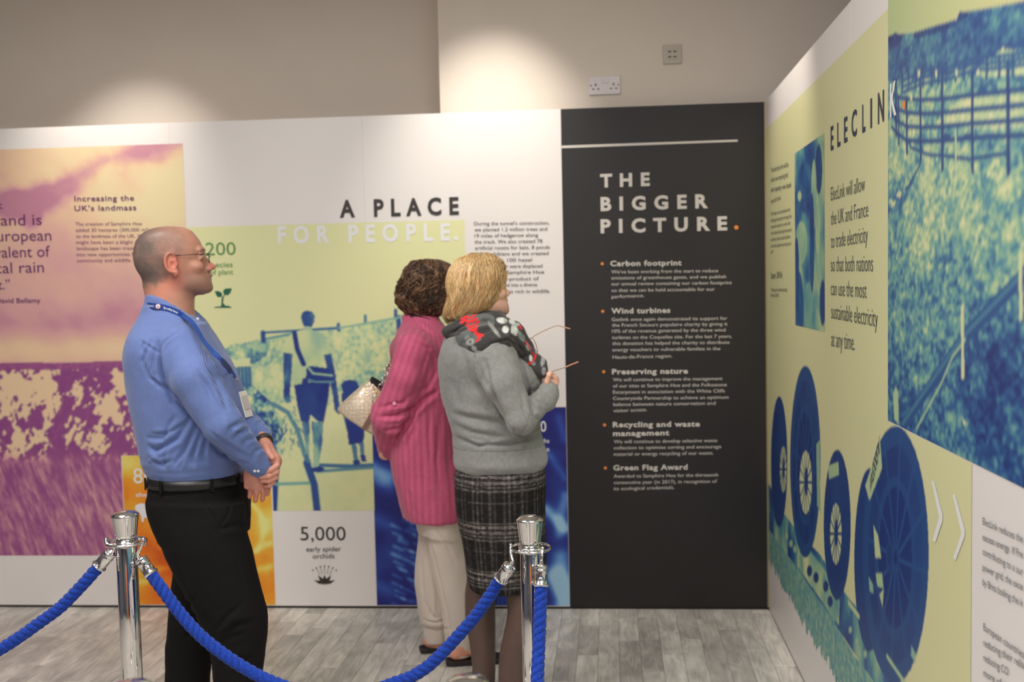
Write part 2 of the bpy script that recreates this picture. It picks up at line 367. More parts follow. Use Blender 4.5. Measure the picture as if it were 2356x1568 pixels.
# canvas: flat print painted on a fine grid in the plane of a display wall
m_print = mat('satin print', (0.5, 0.5, 0.5, 1), 0.45, attr='ink')
class Canvas:
    def __init__(s, P, q0, q1, z0, z1, res):
        s.P = P; nq = max(2, int(abs(q1 - q0) / res)); nz = max(2, int((z1 - z0) / res))
        s.q = np.linspace(q0, q1, nq); s.z = np.linspace(z0, z1, nz); s.Q, s.Z = np.meshgrid(s.q, s.z, indexing='ij')
        s.V = np.ones_like(s.Q); s.C = None; s.mask = np.ones_like(s.Q, bool); s.ov = []
    def pts(s): return np.stack([s.Q.ravel(), s.Z.ravel()], 1)
    def noise(s, fx, fz, octs=4, seed=0, rot=0.0, gain=0.5):
        c, d = math.cos(rot), math.sin(rot); X = (c * s.Q + d * s.Z) * fx + seed; Y = (-d * s.Q + c * s.Z) * fz + seed * 1.7
        return fbm(np.stack([X.ravel(), Y.ravel()], 1), octs, gain).reshape(s.Q.shape)
    def conv(s, pts): return np.array([s.P.on(*p) for p in pts])
    def inpoly(s, px):
        g = s.conv(px); ins = np.zeros_like(s.Q, bool); n = len(g)
        lo, hi = g.min(0), g.max(0)
        bb = (s.Q >= lo[0]) & (s.Q <= hi[0]) & (s.Z >= lo[1]) & (s.Z <= hi[1]); X, Y = s.Q[bb], s.Z[bb]; r = np.zeros(len(X), bool)
        for i in range(n):
            x0, y0 = g[i]; x1, y1 = g[(i + 1) % n]
            c = ((y0 > Y) != (y1 > Y)); 
            if y1 != y0: r ^= c & (X < (x1 - x0) * (Y - y0) / (y1 - y0) + x0)
        ins[bb] = r; return ins
    def poly(s, px, v): 
        m = s.inpoly(px); s.V[m] = v if np.isscalar(v) else v[m]; return m
    def dist(s, px):
        g = s.conv(px); d = np.full(s.Q.shape, 9.0)
        for i in range(len(g) - 1):
            a, b = g[i], g[i + 1]; ab = b - a; L2 = ab @ ab + 1e-12
            t = np.clip(((s.Q - a[0]) * ab[0] + (s.Z - a[1]) * ab[1]) / L2, 0, 1)
            d = np.minimum(d, np.hypot(s.Q - a[0] - t * ab[0], s.Z - a[1] - t * ab[1]))
        return d
    def stroke(s, px, w, v, soft=0.004):
        d = s.dist(px); k = 1 - sstep(w / 2, w / 2 + soft, d); s.V = s.V * (1 - k) + v * k
    def blob(s, c, rx, ry, v, soft=0.5, rot=0.0):
        g = s.P.on(*c); sx = rx; X = s.Q - g[0]; Y = s.Z - g[1]
        cc, ss = math.cos(rot), math.sin(rot); X, Y = X * cc + Y * ss, -X * ss + Y * cc
        r = np.hypot(X / rx, Y / ry); k = 1 - sstep(1 - soft, 1, r); s.V = s.V * (1 - k) + v * k
    def ramp(s, stops):
        t = np.array([a for a, _ in stops]); c = np.array([b for _, b in stops], float)
        V = np.clip(s.V, 0, 1); s.C = np.stack([np.interp(V, t, c[:, k]) for k in range(3)], -1)
    def build(s, name, parent, off=0.0010, clip=None):
        C = np.clip(s2l(s.C) * GAIN, 0, 0.86)
        for ax_ in (0, 1): C = (np.roll(C, 1, ax_) + 2 * C + np.roll(C, -1, ax_)) / 4 if min(C.shape[:2]) > 8 else C
        C[0], C[-1], C[:, 0], C[:, -1] = C[1], C[-2], C[:, 1], C[:, -2]
        W = CORNER + s.Q[..., None] * s.P.E + s.P.N * off + s.Z[..., None] * np.array([0, 0, 1.0])
        nq, nz = s.Q.shape; I = np.arange(nq * nz).reshape(nq, nz)
        Qd = np.stack([I[:-1, :-1], I[1:, :-1], I[1:, 1:], I[:-1, 1:]], -1)
        keep = np.ones((nq - 1, nz - 1), bool) if clip is None else clip[:-1, :-1] & clip[1:, 1:]
        Qd = Qd[keep].reshape(-1, 4)
        if s.P.flip < 0: pass
        else: Qd = Qd[:, ::-1]
        n = np.cross(W[1, 0] - W[0, 0], W[0, 1] - W[0, 0])
        if (n @ s.P.N) * (1 if s.P.flip < 0 else -1) < 0: Qd = Qd[:, ::-1]
        used, inv = np.unique(Qd, return_inverse=True); Qd = inv.reshape(-1, 4)
        o = fastmesh(name, W.reshape(-1, 3)[used], Qd, m_print, parent, False); paint(o, C.reshape(-1, 3)[used]); return o
def conv(x0, y0, k): return lambda *p: [(x0 + u / k, y0 + v / k) for (u, v) in p]
def rect_q(P, x0, y0, x1, y1):
    a = P.on(x0, y0); b = P.on(x1, y1); return min(a[0], b[0]), max(a[0], b[0]), min(a[1], b[1]), max(a[1], b[1])

PURP = [(0, (112, 52, 116)), (0.35, (146, 80, 126)), (0.6, (198, 148, 150)), (0.8, (214, 180, 150)), (1, (226, 204, 160))]
GREEN = [(0, (28, 42, 118)), (0.3, (48, 84, 138)), (0.55, (112, 160, 152)), (0.8, (188, 202, 152)), (1, (213, 211, 160))]
ORNG = [(0, (196, 84, 20)), (0.4, (224, 132, 30)), (0.7, (232, 176, 62)), (1, (242, 214, 132))]
BLUE = [(0, (26, 28, 104)), (0.4, (40, 66, 150)), (0.75, (92, 140, 196)), (1, (150, 190, 222))]

# purple and cream cliff print
zt = on1(419, 330)[1]; zb = on1(100, 1277)[1]; qa = on1(424, 420)[0]; qb = pw * 4.9
zo = on1(281, 1048)[1]; qo = on1(287, 1200)[0]; qg = on1(436, 640)[0]
c = Canvas(PB, qa, qb, zb, zt, 0.0038)
n = c.noise(2.2, 3.2, 5, 3, 0.6); n2 = c.noise(9, 12, 4, 9, 0.5)
yy = c.Z
v = 0.80 + 0.40 * (n - 0.45) + 0.10 * (n2 - 0.5)
d = c.dist([(-60, 490), (60, 470), (150, 425), (230, 375), (330, 340), (400, 318)]) + .09 * (n2 - .5) + .10 * (n - .5); v -= 0.34 * (1 - sstep(.02, .11, d)) * (.75 + .5 * n2)
d = c.dist([(430, 380), (360, 500), (250, 520)]); v += 0.12 * np.exp(-(d / 0.16) ** 2); v -= .14 * sstep(on1(200, 470)[1], on1(200, 620)[1], c.Z) * (.4 + 1.2 * n)
d = c.dist([(430, 690), (150, 760), (0, 740)]); v -= 0.14 * np.exp(-(d / 0.12) ** 2)
v += 0.2 * np.exp(-((yy - on1(150, 800)[1]) / 0.07) ** 2)
c.V = np.clip(v, 0.5, 0.97)
hor = on1(100, 834)[1] + 0.02 * (c.noise(3, 1, 3, 4) - 0.5)
land = yy < hor
cl = c.noise(16, 9, 5, 21, 0.5, 0.6); cl2 = c.noise(60, 40, 3, 5, 0.4); mk = c.noise(4.5, 3.0, 3, 33)
r7 = conv(0, 300, 1.96)
boost = np.zeros_like(v)
for pts, w, a in ((r7((40, 1130), (130, 1110), (200, 1130)), 0.07, 0.22), (r7((60, 1180), (170, 1190)), 0.05, 0.2), (r7((140, 1250), (120, 1360), (90, 1390)), 0.05, 0.22),
                  (r7((0, 1200), (50, 1300), (100, 1420)), 0.03, 0.25), (r7((345, 1080), (360, 1160), (320, 1380)), 0.04, 0.2), (r7((420, 1090), (410, 1200), (470, 1280), (440, 1420)), 0.05, 0.17),
                  (r7((500, 1230), (540, 1330), (600, 1400)), 0.045, 0.2), (r7((510, 1080), (560, 1180), (600, 1280)), 0.02, 0.22), (r7((0, 1330), (60, 1420)), 0.06, 0.12)):
    boost += a * np.exp(-(c.dist(pts) / w) ** 2)
cv = np.where(cl + 0.6 * (cl2 - 0.5) + boost * .85 + 0.10 * (mk - 0.5) > 0.62, 0.86, 0.20 + 0.25 * (cl2 - 0.4))
cv = np.where(yy > hor - 0.035, 0.30 + 0.3 * (cl2 - 0.5), cv)
gz = on1(100, 1045)[1]
gr = 0.38 + 0.60 * (c.noise(70, 14, 4, 8, -0.35, 0.7) - 0.42) + 0.25 * (c.noise(12, 8, 3, 15) - 0.5)
k = sstep(gz + 0.03, gz - 0.05, yy + 0.06 * (c.noise(30, 4, 3, 2) - 0.5))
c.V = np.where(land, cv * (1 - k) + gr * k, c.V); c.ramp(PURP)
cl_ = ~((c.Q < qo) & (c.Z < zo)) & ~((c.Q < qg) & (c.Z < on1(430, 520)[1]))
c.build('cliff_print', back_wall, clip=cl_)

# green poster: two walkers on a path
q0, q1 = on1(1078, 560)[0], on1(434, 600)[0]; zt = (on1(430, 521)[1] + on1(1076, 507)[1]) / 2; zb = on1(740, 1174)[1]
c = Canvas(PB, q0, q1, zb, zt, 0.0034)
r8 = conv(420, 420, 2.0636)
c.V[:] = 0.97
n = c.noise(14, 14, 5, 2, 0.4, 0.65); nf = c.noise(70, 60, 3, 6)
def rng_fill(pts, base, amp, fine=0.25):
    m = c.inpoly(pts); c.V[m] = (base + amp * (n - 0.5) + fine * (nf - 0.5))[m]; return m
rng_fill(r8((150, 800), (240, 765), (400, 745), (560, 690), (820, 680), (960, 650), (1100, 600), (1300, 560), (1400, 560), (1400, 1560), (10, 1560), (10, 900)), 0.80, 0.55, 0.5)
rng_fill(r8((700, 1080), (760, 1000), (1400, 980), (1400, 1700), (420, 1700), (480, 1200), (420, 1060), (620, 1000)), 0.93, 0.16, 0.06)
rng_fill(r8((150, 800), (350, 745), (420, 745), (400, 820), (340, 860), (150, 860)), 0.62, 0.9, 0.5)
rng_fill(r8((320, 1000), (440, 1000), (470, 1060), (420, 1090), (380, 1000)), 0.85, 0.5)
m = rng_fill(r8((270, 930), (330, 960), (420, 1040), (470, 1110), (480, 1200), (440, 1290), (330, 1250), (300, 1100), (240, 960)), 0.42, 1.5, 0.9)
rng_fill(r8((300, 1100), (430, 1080), (440, 1200), (420, 1330), (330, 1240)), 0.25, 1.2, 0.8)
# picket fence on the left
for i in range(9):
    u = 180 + i * 17; c.stroke(r8((u, 860 - i * 2), (u + 6, 980 - i * 3)), 0.012, 0.36)
c.poly(r8((170, 850), (320, 830), (325, 870), (175, 880)), 0.9)
for pts, w, v_ in ((((430, 1050), (500, 1090), (545, 1170), (580, 1290), (600, 1330)), 0.017, 0.45), (((590, 1330), (625, 1430), (640, 1560)), 0.030, 0.22),
                 (((440, 1330), (430, 1560)), 0.034, 0.12), (((640, 1340), (800, 1345), (905, 1340)), 0.013, 0.35), (((640, 1370), (905, 1350)), 0.010, 0.45),
                 (((440, 1430), (600, 1425)), 0.010, 0.55), (((380, 712), (740, 690)), 0.006, 0.34), (((400, 740), (560, 710)), 0.006, 0.5), (((740, 672), (742, 700)), 0.010, 0.3),
                 (((382, 712), (384, 750)), 0.018, 0.22), (((868, 632), (868, 665)), 0.009, 0.4), (((1012, 605), (1012, 640)), 0.010, 0.25), (((1026, 640), (1028, 700)), 0.017, 0.22),
                 (((742, 690), (1028, 640), (1120, 600)), 0.004, 0.6)):
    c.stroke(r8(*pts), w, v_, 0.006)
for i in range(60):
    a = random.random(); u = 380 + 120 * a + random.random() * 60; w = 1060 + random.random() * 230; th = random.uniform(0.6, 2.2)
    c.stroke(r8((u, w), (u + 26 * math.cos(th), w + 26 * math.sin(th))), 0.003, random.choice((0.3, 0.45, 0.8)), 0.003)
# the man
c.poly(r8((562, 640), (568, 615), (590, 606), (615, 612), (629, 632), (626, 660), (610, 690), (590, 695), (574, 680)), 0.26 + 0.5 * (c.noise(30, 30, 2, 3) - 0.45))
c.poly(r8((578, 680), (612, 684), (618, 705), (572, 705)), 0.7)
body_v = 0.76 + 0.4 * (c.noise(10, 8, 3, 12) - 0.5)
c.poly(r8((560, 700), (625, 700), (660, 715), (695, 760), (708, 812), (676, 822), (668, 790), (660, 860), (600, 870), (592, 940), (560, 968), (515, 965), (520, 860), (505, 812), (478, 805), (490, 750), (520, 712)), body_v)
arm = 0.30 + 0.7 * (c.noise(18, 18, 3, 14) - 0.45)
c.poly(r8((478, 805), (522, 812), (518, 900), (510, 1000), (516, 1040), (495, 1048), (480, 1020), (480, 930)), arm)
c.poly(r8((672, 815), (706, 812), (725, 900), (740, 1010), (750, 1080), (745, 1102), (722, 1080), (712, 1000), (690, 900)), arm * 0.7)
c.poly(r8((590, 868), (690, 880), (715, 945), (690, 955), (600, 945), (565, 960), (570, 930), (586, 925)), 0.08)
c.poly(r8((530, 960), (600, 948), (700, 950), (692, 1030), (670, 1138), (640, 1132), (608, 1100), (600, 1140), (562, 1132), (545, 1060)), 0.07 + 0.25 * (c.noise(12, 8, 3, 18) - 0.4))
c.stroke(r8((532, 715), (545, 790), (575, 860)), 0.020, 0.06)
c.stroke(r8((592, 870), (620, 905), (710, 915)), 0.006, 0.7); c.stroke(r8((598, 935), (630, 945), (715, 945)), 0.005, 0.5)
leg = 0.42 + 0.8 * (c.noise(20, 12, 3, 25) - 0.45)
c.poly(r8((565, 1132), (604, 1140), (602, 1220), (600, 1330), (578, 1325), (585, 1250)), leg)
c.poly(r8((612, 1132), (668, 1138), (664, 1230), (645, 1360), (620, 1365), (622, 1250)), leg)
c.poly(r8((572, 1290), (606, 1310), (612, 1335), (590, 1325)), 0.4)
c.poly(r8((612, 1355), (650, 1345), (680, 1358), (660, 1370), (618, 1374)), 0.10)
# the child
c.poly(r8((752, 960), (768, 940), (800, 934), (830, 945), (842, 975), (836, 1010), (800, 1030), (765, 1010)), 0.12)
c.poly(r8((755, 1000), (840, 1000), (862, 1060), (868, 1175), (780, 1175), (760, 1090)), 0.14)
c.poly(r8((775, 1130), (866, 1150), (862, 1215), (855, 1240), (825, 1238), (790, 1244)), 0.06)
c.poly(r8((800, 1240), (826, 1240), (834, 1320), (815, 1322)), 0.4); c.poly(r8((838, 1232), (862, 1232), (862, 1300), (848, 1305)), 0.4)
c.poly(r8((808, 1318), (840, 1315), (846, 1334), (812, 1338)), 0.1); c.poly(r8((842, 1290), (868, 1292), (874, 1322), (852, 1326)), 0.15)
c.ramp(GREEN)
clip = ~((c.Q > on1(626, 1110)[0]) & (c.Z < zo)) & ~((c.Q < on1(859, 1050)[0]) & (c.Z < on1(859, 1000)[1])) & ~((c.Q < on1(1076, 800)[0] - .002))
c.build('walkers_print', back_wall, clip=clip)

# orange sheep print
c = Canvas(PB, on1(627, 1200)[0], qo, 0.016, zo, 0.0042)
c.V = 0.35 + 0.9 * (c.noise(5, 5, 5, 5, 0.3) - 0.42) + 0.12 * (c.noise(50, 50, 2, 3) - 0.5)
c.V += 0.35 * sstep(on1(400, 1150)[1], on1(400, 1060)[1], c.Z)
r3 = conv(0, 1160, 3.366)
for p in (r3((1960, 0), (2010, 60), (2045, 160), (2030, 280), (1980, 360)), r3((1990, 360), (2060, 310), (2100, 300)), r3((1220, 500), (1300, 490)), r3((1080, 600), (1180, 590), (1260, 620)), r3((2010, 500), (2100, 480)), r3((1240, 330), (1290, 300))):
    c.V += 0.30 * np.exp(-(c.dist(p) / 0.015) ** 2)
c.V += 0.3 * np.exp(-(c.dist(r3((2050, 160), (2110, 100))) / 0.05) ** 2) - 0.4 * np.exp(-(c.dist(r3((1090, 280), (1290, 400))) / 0.08) ** 2)
c.ramp(ORNG); c.build('sheep_print', back_wall)

# blue prints
m_w = mat('white ink', A(235, 230, 226), 0.5); m_k = mat('charcoal ink', A(48, 42, 40), 0.5)
for (qq0, qq1, ztop, nm, seed) in ((on1(1076, 1200)[0], on1(862, 1200)[0], on1(859, 1000)[1], 'orchid_print', 4), (pw + 0.002, on1(1076, 1200)[0] - 0.0005, on1(1290, 936)[1], 'flower_print', 12)):
    c = Canvas(PB, qq0, qq1, 0.016, ztop, 0.0045)
    c.V = 0.05 + 1.7 * np.clip(c.noise(5, 5, 3, seed) - 0.56, 0, 1)
    if seed == 4:
        for y_, a in ((1075, .8), (1190, .5), (1340, .5), (1100, .5)):
            c.V += a * np.exp(-(c.dist([(855, y_), (895, y_ + 18)]) / 0.04) ** 2)
        for i in range(34):
            w = 1195 + i * 6; u = 942 + 26 * math.sin(i * 2.3)
            c.V += 0.5 * np.exp(-(c.dist([(u - 14, w), (u + 6, w + 9)]) / 0.008) ** 2)
        c.V *= 0.8
    else:
        for p, a, w in ((((1255, 1170), (1300, 1215)), .8, .03), (((1300, 1140), (1285, 1230)), .5, .03), (((1275, 1325), (1300, 1360)), .9, .05), (((1290, 1280), (1300, 1390)), .7, .05), (((1260, 1040), (1300, 1100)), .4, .02), (((1285, 960), (1300, 1010)), .35, .02)):
            c.V += a * np.exp(-(c.dist(p) / w) ** 2)
        for i in range(5): c.V += 0.5 * np.exp(-(c.dist([(1150 + i * 8, 1340), (1146 + i * 9, 1392)]) / 0.005) ** 2)
    c.ramp(BLUE); c.build(nm, back_wall)

# right wall: yellow-green ground, fence picture, cable drums
TEAL = [(0, (24, 44, 104)), (0.3, (40, 84, 134)), (0.55, (88, 142, 146)), (0.8, (160, 184, 142)), (1, (205, 203, 156))]
r5 = conv(1740, 0, 2.24); r6 = conv(1740, 780, 1.99)
qe = on2(2044, 500)[0]; qw = on2(2236, 1300)[0]; qend = edges[-1] - 0.01
zg_top = (on2(1764, 292)[1] + on2(2040, 33)[1]) / 2
z_pic = (on2(2050, 966)[1] + on2(2350, 1124)[1]) / 2
c = Canvas(PR, 0.004, qw, on2(1772, 1306)[1], zg_top, 0.0036)
c.V[:] = 0.98
# drums (outer ellipse cx, cy, rx, ry in crop pixels)
def ell(cx, cy, rx, ry, n=40, rot=0.0): 
    return r6(*[(cx + rx * math.cos(t) * math.cos(rot) - ry * math.sin(t) * math.sin(rot), cy + rx * math.cos(t) * math.sin(rot) + ry * math.sin(t) * math.cos(rot)) for t in np.linspace(0, 2 * PI, n, endpoint=False)])
gx = 0.62 + 0.4 * (c.noise(60, 60, 3, 3) - 0.5)
c.poly(r6((55, 660), (55, 1080), (330, 1480), (560, 1900), (900, 2600), (1000, 2400), (560, 1560), (400, 1400), (180, 1040), (100, 700)), gx)
c.poly(r6((58, 860), (110, 900), (190, 1050), (380, 1330), (520, 1560), (700, 1900), (1000, 2600), (1010, 2700), (560, 1900), (230, 1440), (58, 1060)), gx)
tr = 0.45 + 1.2 * (c.noise(9, 5, 4, 7) - 0.5)
c.poly(r6((100, 760), (190, 880), (290, 980), (390, 1140), (480, 1250), (560, 1330), (640, 1500), (700, 1700), (560, 1600), (380, 1330), (190, 1050), (60, 870), (58, 660)), tr)
c.poly(r6((190, 890), (385, 1150), (380, 1310), (190, 1040)), 0.85 + 0.8 * (c.noise(9, 9, 3, 7) - 0.55)); 
for u, w in ((215, 960), (245, 1060), (275, 1090), (340, 1200), (320, 1130)): c.poly(ell(u, w, 12, 26), 0.1)
D = [(106, 560, 38, 300), (226, 560, 70, 440), (372, 850, 62, 345), (520, 1010, 70, 420), (640, 985, 152, 590)]
shade = 0.07 + 0.18 * (c.noise(5, 5, 3, 41) - 0.3)
for i, (cx, cy, rx, ry) in enumerate(D):
    c.poly(ell(cx, cy, rx, ry), 0.20 if i in (1, 4) else 0.12)
    c.poly(ell(cx, cy + 4, rx * 0.82, ry * 0.85), shade)
    if i in (1, 4):
        c.poly(ell(cx - 2, cy + 15, rx * 0.62, ry * 0.63), 0.19); c.poly(ell(cx - 2, cy + 15, rx * 0.5, ry * 0.55), 0.04)
    nsp = 12
    for k in range(nsp):
        th = 2 * PI * k / nsp + 0.15
        if i in (1, 4): c.stroke(r6((cx + rx * 0.08 * math.cos(th), cy + 15 + ry * 0.08 * math.sin(th)), (cx + rx * 0.95 * math.cos(th), cy + ry * 0.95 * math.sin(th))), 0.007 if i == 4 else 0.006, 0.24, 0.004)
for (cx, cy, rx, ry) in ((125, 595, 15, 105), (228, 655, 28, 145), (366, 890, 26, 140)):
    c.poly(ell(cx, cy, rx, ry), 0.93); c.poly(ell(cx + 2, cy - 5, rx * 0.3, ry * 0.45), 0.15)
    for k in range(7):
        th = PI * k / 7; c.stroke(r6((cx + rx * 1.05 * math.cos(th), cy + ry * 1.05 * math.sin(th)), (cx - rx * 1.05 * math.cos(th), cy - ry * 1.05 * math.sin(th))), 0.006, 0.10, 0.003)
c.poly(r6((538, 850), (560, 900), (574, 1000), (546, 1000)), 0.9); c.poly(r6((548, 1070), (578, 1070), (584, 1140), (556, 1130)), 0.8); c.poly(r6((565, 1170), (586, 1140), (580, 1225)), 0.85); c.poly(r6((516, 1085), (536, 1120), (538, 1165), (520, 1150)), 0.7)
c.poly(ell(612, 990, 16, 80), 0.16); c.poly(ell(612, 990, 9, 50), 0.08)
c.poly(r6((569, 468), (578, 590), (520, 740), (500, 670)), 0.86)        # white label plate on the drum
c.poly(r6((276, 480), (292, 462), (296, 800), (280, 760)), 0.72)
c.poly(r6((330, 580), (378, 560), (380, 620), (335, 640)), 0.80)
c.poly(r6((712, 1400), (732, 1440), (730, 1480), (710, 1450)), 0.7)
for u, w in ((432, 1330), (462, 1380), (500, 1440), (178, 960), (160, 935), (140, 900)): c.poly(ell(u, w, 8, 16), 0.75)
c.stroke(r6((424, 1205), (472, 1270)), 0.012, 0.9); c.stroke(r6((600, 1450), (700, 1600)), 0.01, 0.8)
c.ramp(TEAL); C0 = c.C
yg = np.array((203, 201, 154.0)); k = sstep(0.9, 0.98, c.V)[..., None]; c.C = C0 * (1 - k) + yg * k
fr = on2(1772, 1306)[1] + 0.055 * (c.noise(34, 3, 3, 77)) + 0.0 
clip = ~((c.Q > qe) & (c.Z > z_pic)) & ~((c.Z < on2(1772, 1306)[1] + 0.09 * np.clip(c.noise(45, 8, 2, 71) - 0.25, 0, 1)))
c.build('cable_drum_print', right_wall, clip=clip)

c = Canvas(PR, qe, qend, z_pic, 2.345, 0.0036)
n = c.noise(13, 22, 5, 2, 0.0, 0.72); nf = c.noise(62, 90, 2, 6, 0.2); big = c.noise(2.6, 4.2, 3, 8)
c.V = 0.52 + 0.80 * (n - 0.5) + 0.60 * (nf - 0.5) + 0.55 * (big - 0.5)
c.V += 0.25 * np.exp(-(c.dist(r5((700, 780), (950, 980), (1380, 1300))) / 0.14) ** 2)
c.V -= 0.18 * sstep(on2(2200, 500)[1], on2(2200, 900)[1], c.Z)
def rf(pts, base, amp): m = c.inpoly(pts); c.V[m] = (base + amp * (n - 0.5) + 0.35 * (nf - 0.5))[m]
rf(r5((670, 180), (740, 165), (900, 140), (1040, 90), (1080, 50), (1380, 0), (2200, -200), (2200, 400), (1380, 250), (1150, 330), (900, 400), (680, 420)), 0.36, 0.6)
rf(r5((1000, 560), (1060, 500), (1180, 480), (1380, 470), (1900, 460), (1900, 640), (1100, 660), (920, 640)), 0.88, 0.25)
rf(r5((1140, 360), (1200, 290), (1290, 250), (1380, 270), (1500, 280), (1500, 380), (1170, 400)), 0.88, 0.25)
rf(r5((795, 640), (820, 570), (860, 600), (870, 640)), 0.85, 0.25)
sky = c.inpoly(r5((600, -400), (600, 190), (680, 190), (720, 168), (740, 176), (810, 170), (900, 140), (1035, 100), (1050, 60), (1085, 60), (1210, 40), (1380, 5), (1800, -110), (2200, -200), (2200, -900)))
rf(r5((680, 190), (720, 168), (760, 178), (745, 230), (690, 260)), 0.1, 0.5)
rf(r5((1035, 60), (1085, 50), (1095, 80), (1035, 130)), 0.1, 0.5); rf(r5((810, 170), (1035, 100), (1030, 140), (820, 205)), 0.15, 0.5)
c.V[sky] = (0.88 + 0.10 * (big - 0.5))[sky]
# curved rails and posts
for off, w in ((0, 0.006), (72, 0.006), (142, 0.006), (214, 0.007)):
    P_ = [(700, 470), (722, 497), (775, 508), (850, 514), (960, 510), (1115, 490), (1300, 470), (1480, 450), (1700, 430)]
    P2 = [(u, w_ + off * (1.0 if i > 1 else 0.85) + (0 if u < 1000 else (u - 1000) * 0.018 * (off / 72))) for i, (u, w_) in enumerate(P_)]
    c.stroke(r5(*P2), w, 0.20, 0.004)
for u, a, b, w in ((722, 420, 690, .012), (735, 500, 740, .010), (777, 505, 785, .012), (848, 420, 820, .012), (960, 360, 865, .013), (1115, 380, 880, .011), (1300, 340, 885, .013), (1480, 300, 890, .014), (1690, 260, 900, .014)):
    c.stroke(r5((u, a), (u + 2, b)), w, 0.10, 0.003)
for i, u in enumerate((755, 786, 822, 862, 905, 940, 980, 1030, 1075, 1190, 1255, 1325, 1400)):
    c.stroke(r5((u, 375 - i * 8), (u, 440 - i * 8 + 30)), 0.008, 0.16, 0.003)
for o_ in (0, 30, 60): c.stroke(r5((750, 420 + o_), (860, 370 + o_), (1000, 345 + o_), (1120, 300 + o_), (1250, 290 + o_), (1400, 270 + o_)), 0.005, 0.28, 0.003)
for u, w in ((840, 370), (800, 490), (930, 368), (1035, 365), (1145, 365), (1275, 250)): c.poly(r5((u - 6, w - 8), (u + 6, w - 8), (u + 6, w + 26), (u - 6, w + 26)), 0.95)
c.stroke(r5((775, 700), (800, 760), (900, 800), (960, 800), (1100, 820), (1290, 790)), 0.005, 0.2, 0.003)
c.stroke(r5((850, 840), (820, 900), (790, 960), (770, 975)), 0.005, 0.2, 0.003)
for u in (985, 1090): c.poly(r5((u - 18, 688), (u + 18, 688), (u + 16, 712), (u - 16, 712)), 0.2)
c.stroke(r5((1030, 675), (1032, 890)), 0.006, 0.9, 0.003); c.poly(r5((735, 985), (752, 985), (745, 1020), (720, 1010)), 0.95)
c.stroke(r5((690, 1035), (715, 1050)), 0.005, 0.95); c.stroke(r5((700, 1060), (718, 1040)), 0.005, 0.95)
# lower diagonal pipe and white posts
c.stroke(r6((670, 400), (780, 240), (940, 10), (1000, -60), (1226, -290), (1500, -560)), 0.026, 0.24, 0.006)
c.stroke(r6((672, 385), (782, 225), (942, -5), (1226, -305), (1500, -575)), 0.007, 0.42, 0.004)
c.stroke(r6((735, 410), (850, 200), (900, 80), (960, 0)), 0.004, 0.8, 0.003)
c.poly(r6((940, -150), (954, -170), (954, 180), (940, 185)), 0.95); c.poly(r6((1205, -380), (1220, -420), (1222, -90), (1206, -80)), 0.95)
c.poly(r6((628, 250), (640, 215), (652, 240), (654, 385), (634, 370)), 0.8); c.poly(r6((945, 360), (970, 390), (950, 392)), 0.95)
c.ramp(TEAL); c.C[sky] = np.array((168, 182, 132.0)) + (c.Q[sky][:, None] - qe) * np.array((30, 8, 6.0))
c.build('fence_print', right_wall)

# workers picture
q0, q1, z0, z1 = rect_q(PR, 1830, 500, 1898, 500)
z0 = (on2(1833, 730)[1] + on2(1898, 783)[1]) / 2; z1 = (on2(1829, 352)[1] + on2(1897, 308)[1]) / 2
c = Canvas(PR, q0, q1, z0, z1, 0.0045)
c.V = 0.55 + 1.5 * (c.noise(7, 5, 4, 31, 0.5) - 0.5)
for cx, cy, rx, ry, v_ in ((245, 950, 26, 110, .15), (262, 900, 20, 60, .3), (325, 870, 18, 130, .05), (300, 1000, 14, 180, .85), (235, 1250, 30, 110, .8), (225, 1010, 10, 24, .9), (255, 1060, 24, 40, .08), (290, 1250, 12, 260, .06), (320, 1180, 12, 130, .9), (225, 1600, 22, 200, .25), (345, 1560, 16, 120, .05), (270, 1600, 20, 150, .7), (210, 1420, 14, 200, .12)):
    c.poly([(1740 + (cx + rx * math.cos(t)) / 2.24, (cy + ry * math.sin(t)) / 2.24) for t in np.linspace(0, 2 * PI, 24, endpoint=False)], v_)
c.V = 0.75 * c.V + 0.25 * (0.5 + 1.5 * (c.noise(12, 6, 3, 11, 0.6) - 0.5)); c.ramp(TEAL); c.build('workers_print', right_wall, off=0.0018)

# ---------------------------------------------------------------- lettering
_fc = bpy.data.curves.new('glyphs', 'FONT')
_fo = bpy.data.objects.new('glyphs', _fc); COL.objects.link(_fo)
def glyphs(text, bold=0.0, sp=1.0, shear=0.0):
    _fc.body = text; _fc.offset = bold; _fc.space_character = sp; _fc.shear = shear; _fc.resolution_u = 3; _fc.size = 1.0
    bpy.context.view_layer.update()
    dg = bpy.context.evaluated_depsgraph_get(); me = _fo.evaluated_get(dg).to_mesh()
    V = np.empty(len(me.vertices) * 3, np.float32); me.vertices.foreach_get('co', V); V = V.reshape(-1, 3)
    F = [tuple(p.vertices) for p in me.polygons]; _fo.evaluated_get(dg).to_mesh_clear(); return V[:, :2].astype(float), F
CAPH = glyphs('H')[0][:, 1].max()
def lettering(name, P, parent, lines, m, bold=0.0, sp=1.0, off=0.0024, label=None):
    """lines: (text, (px,py) baseline start, (px,py) baseline end, capital height in px)"""
    mb = MB()
    for (t, a, b, hpx) in lines:
        G, F = glyphs(t, bold, sp)
        if not len(G): continue
        p0, p1 = P.on(*a), P.on(*b); up = P.on(a[0], a[1] - hpx); h = up[1] - p0[1]
        x0, x1 = G[:, 0].min(), G[:, 0].max(); u = (G[:, 0] - x0) / (x1 - x0); v = G[:, 1] / CAPH * h
        q = p0[0] + (p1[0] - p0[0]) * u; z = p0[1] + (p1[1] - p0[1]) * u + v
        W = CORNER + q[:, None] * P.E + P.N * off + z[:, None] * np.array([0, 0, 1.0])
        mb.add(W, F)
    o = mb.build(name, m, parent, False)
    if label: o['label'] = label
    return o
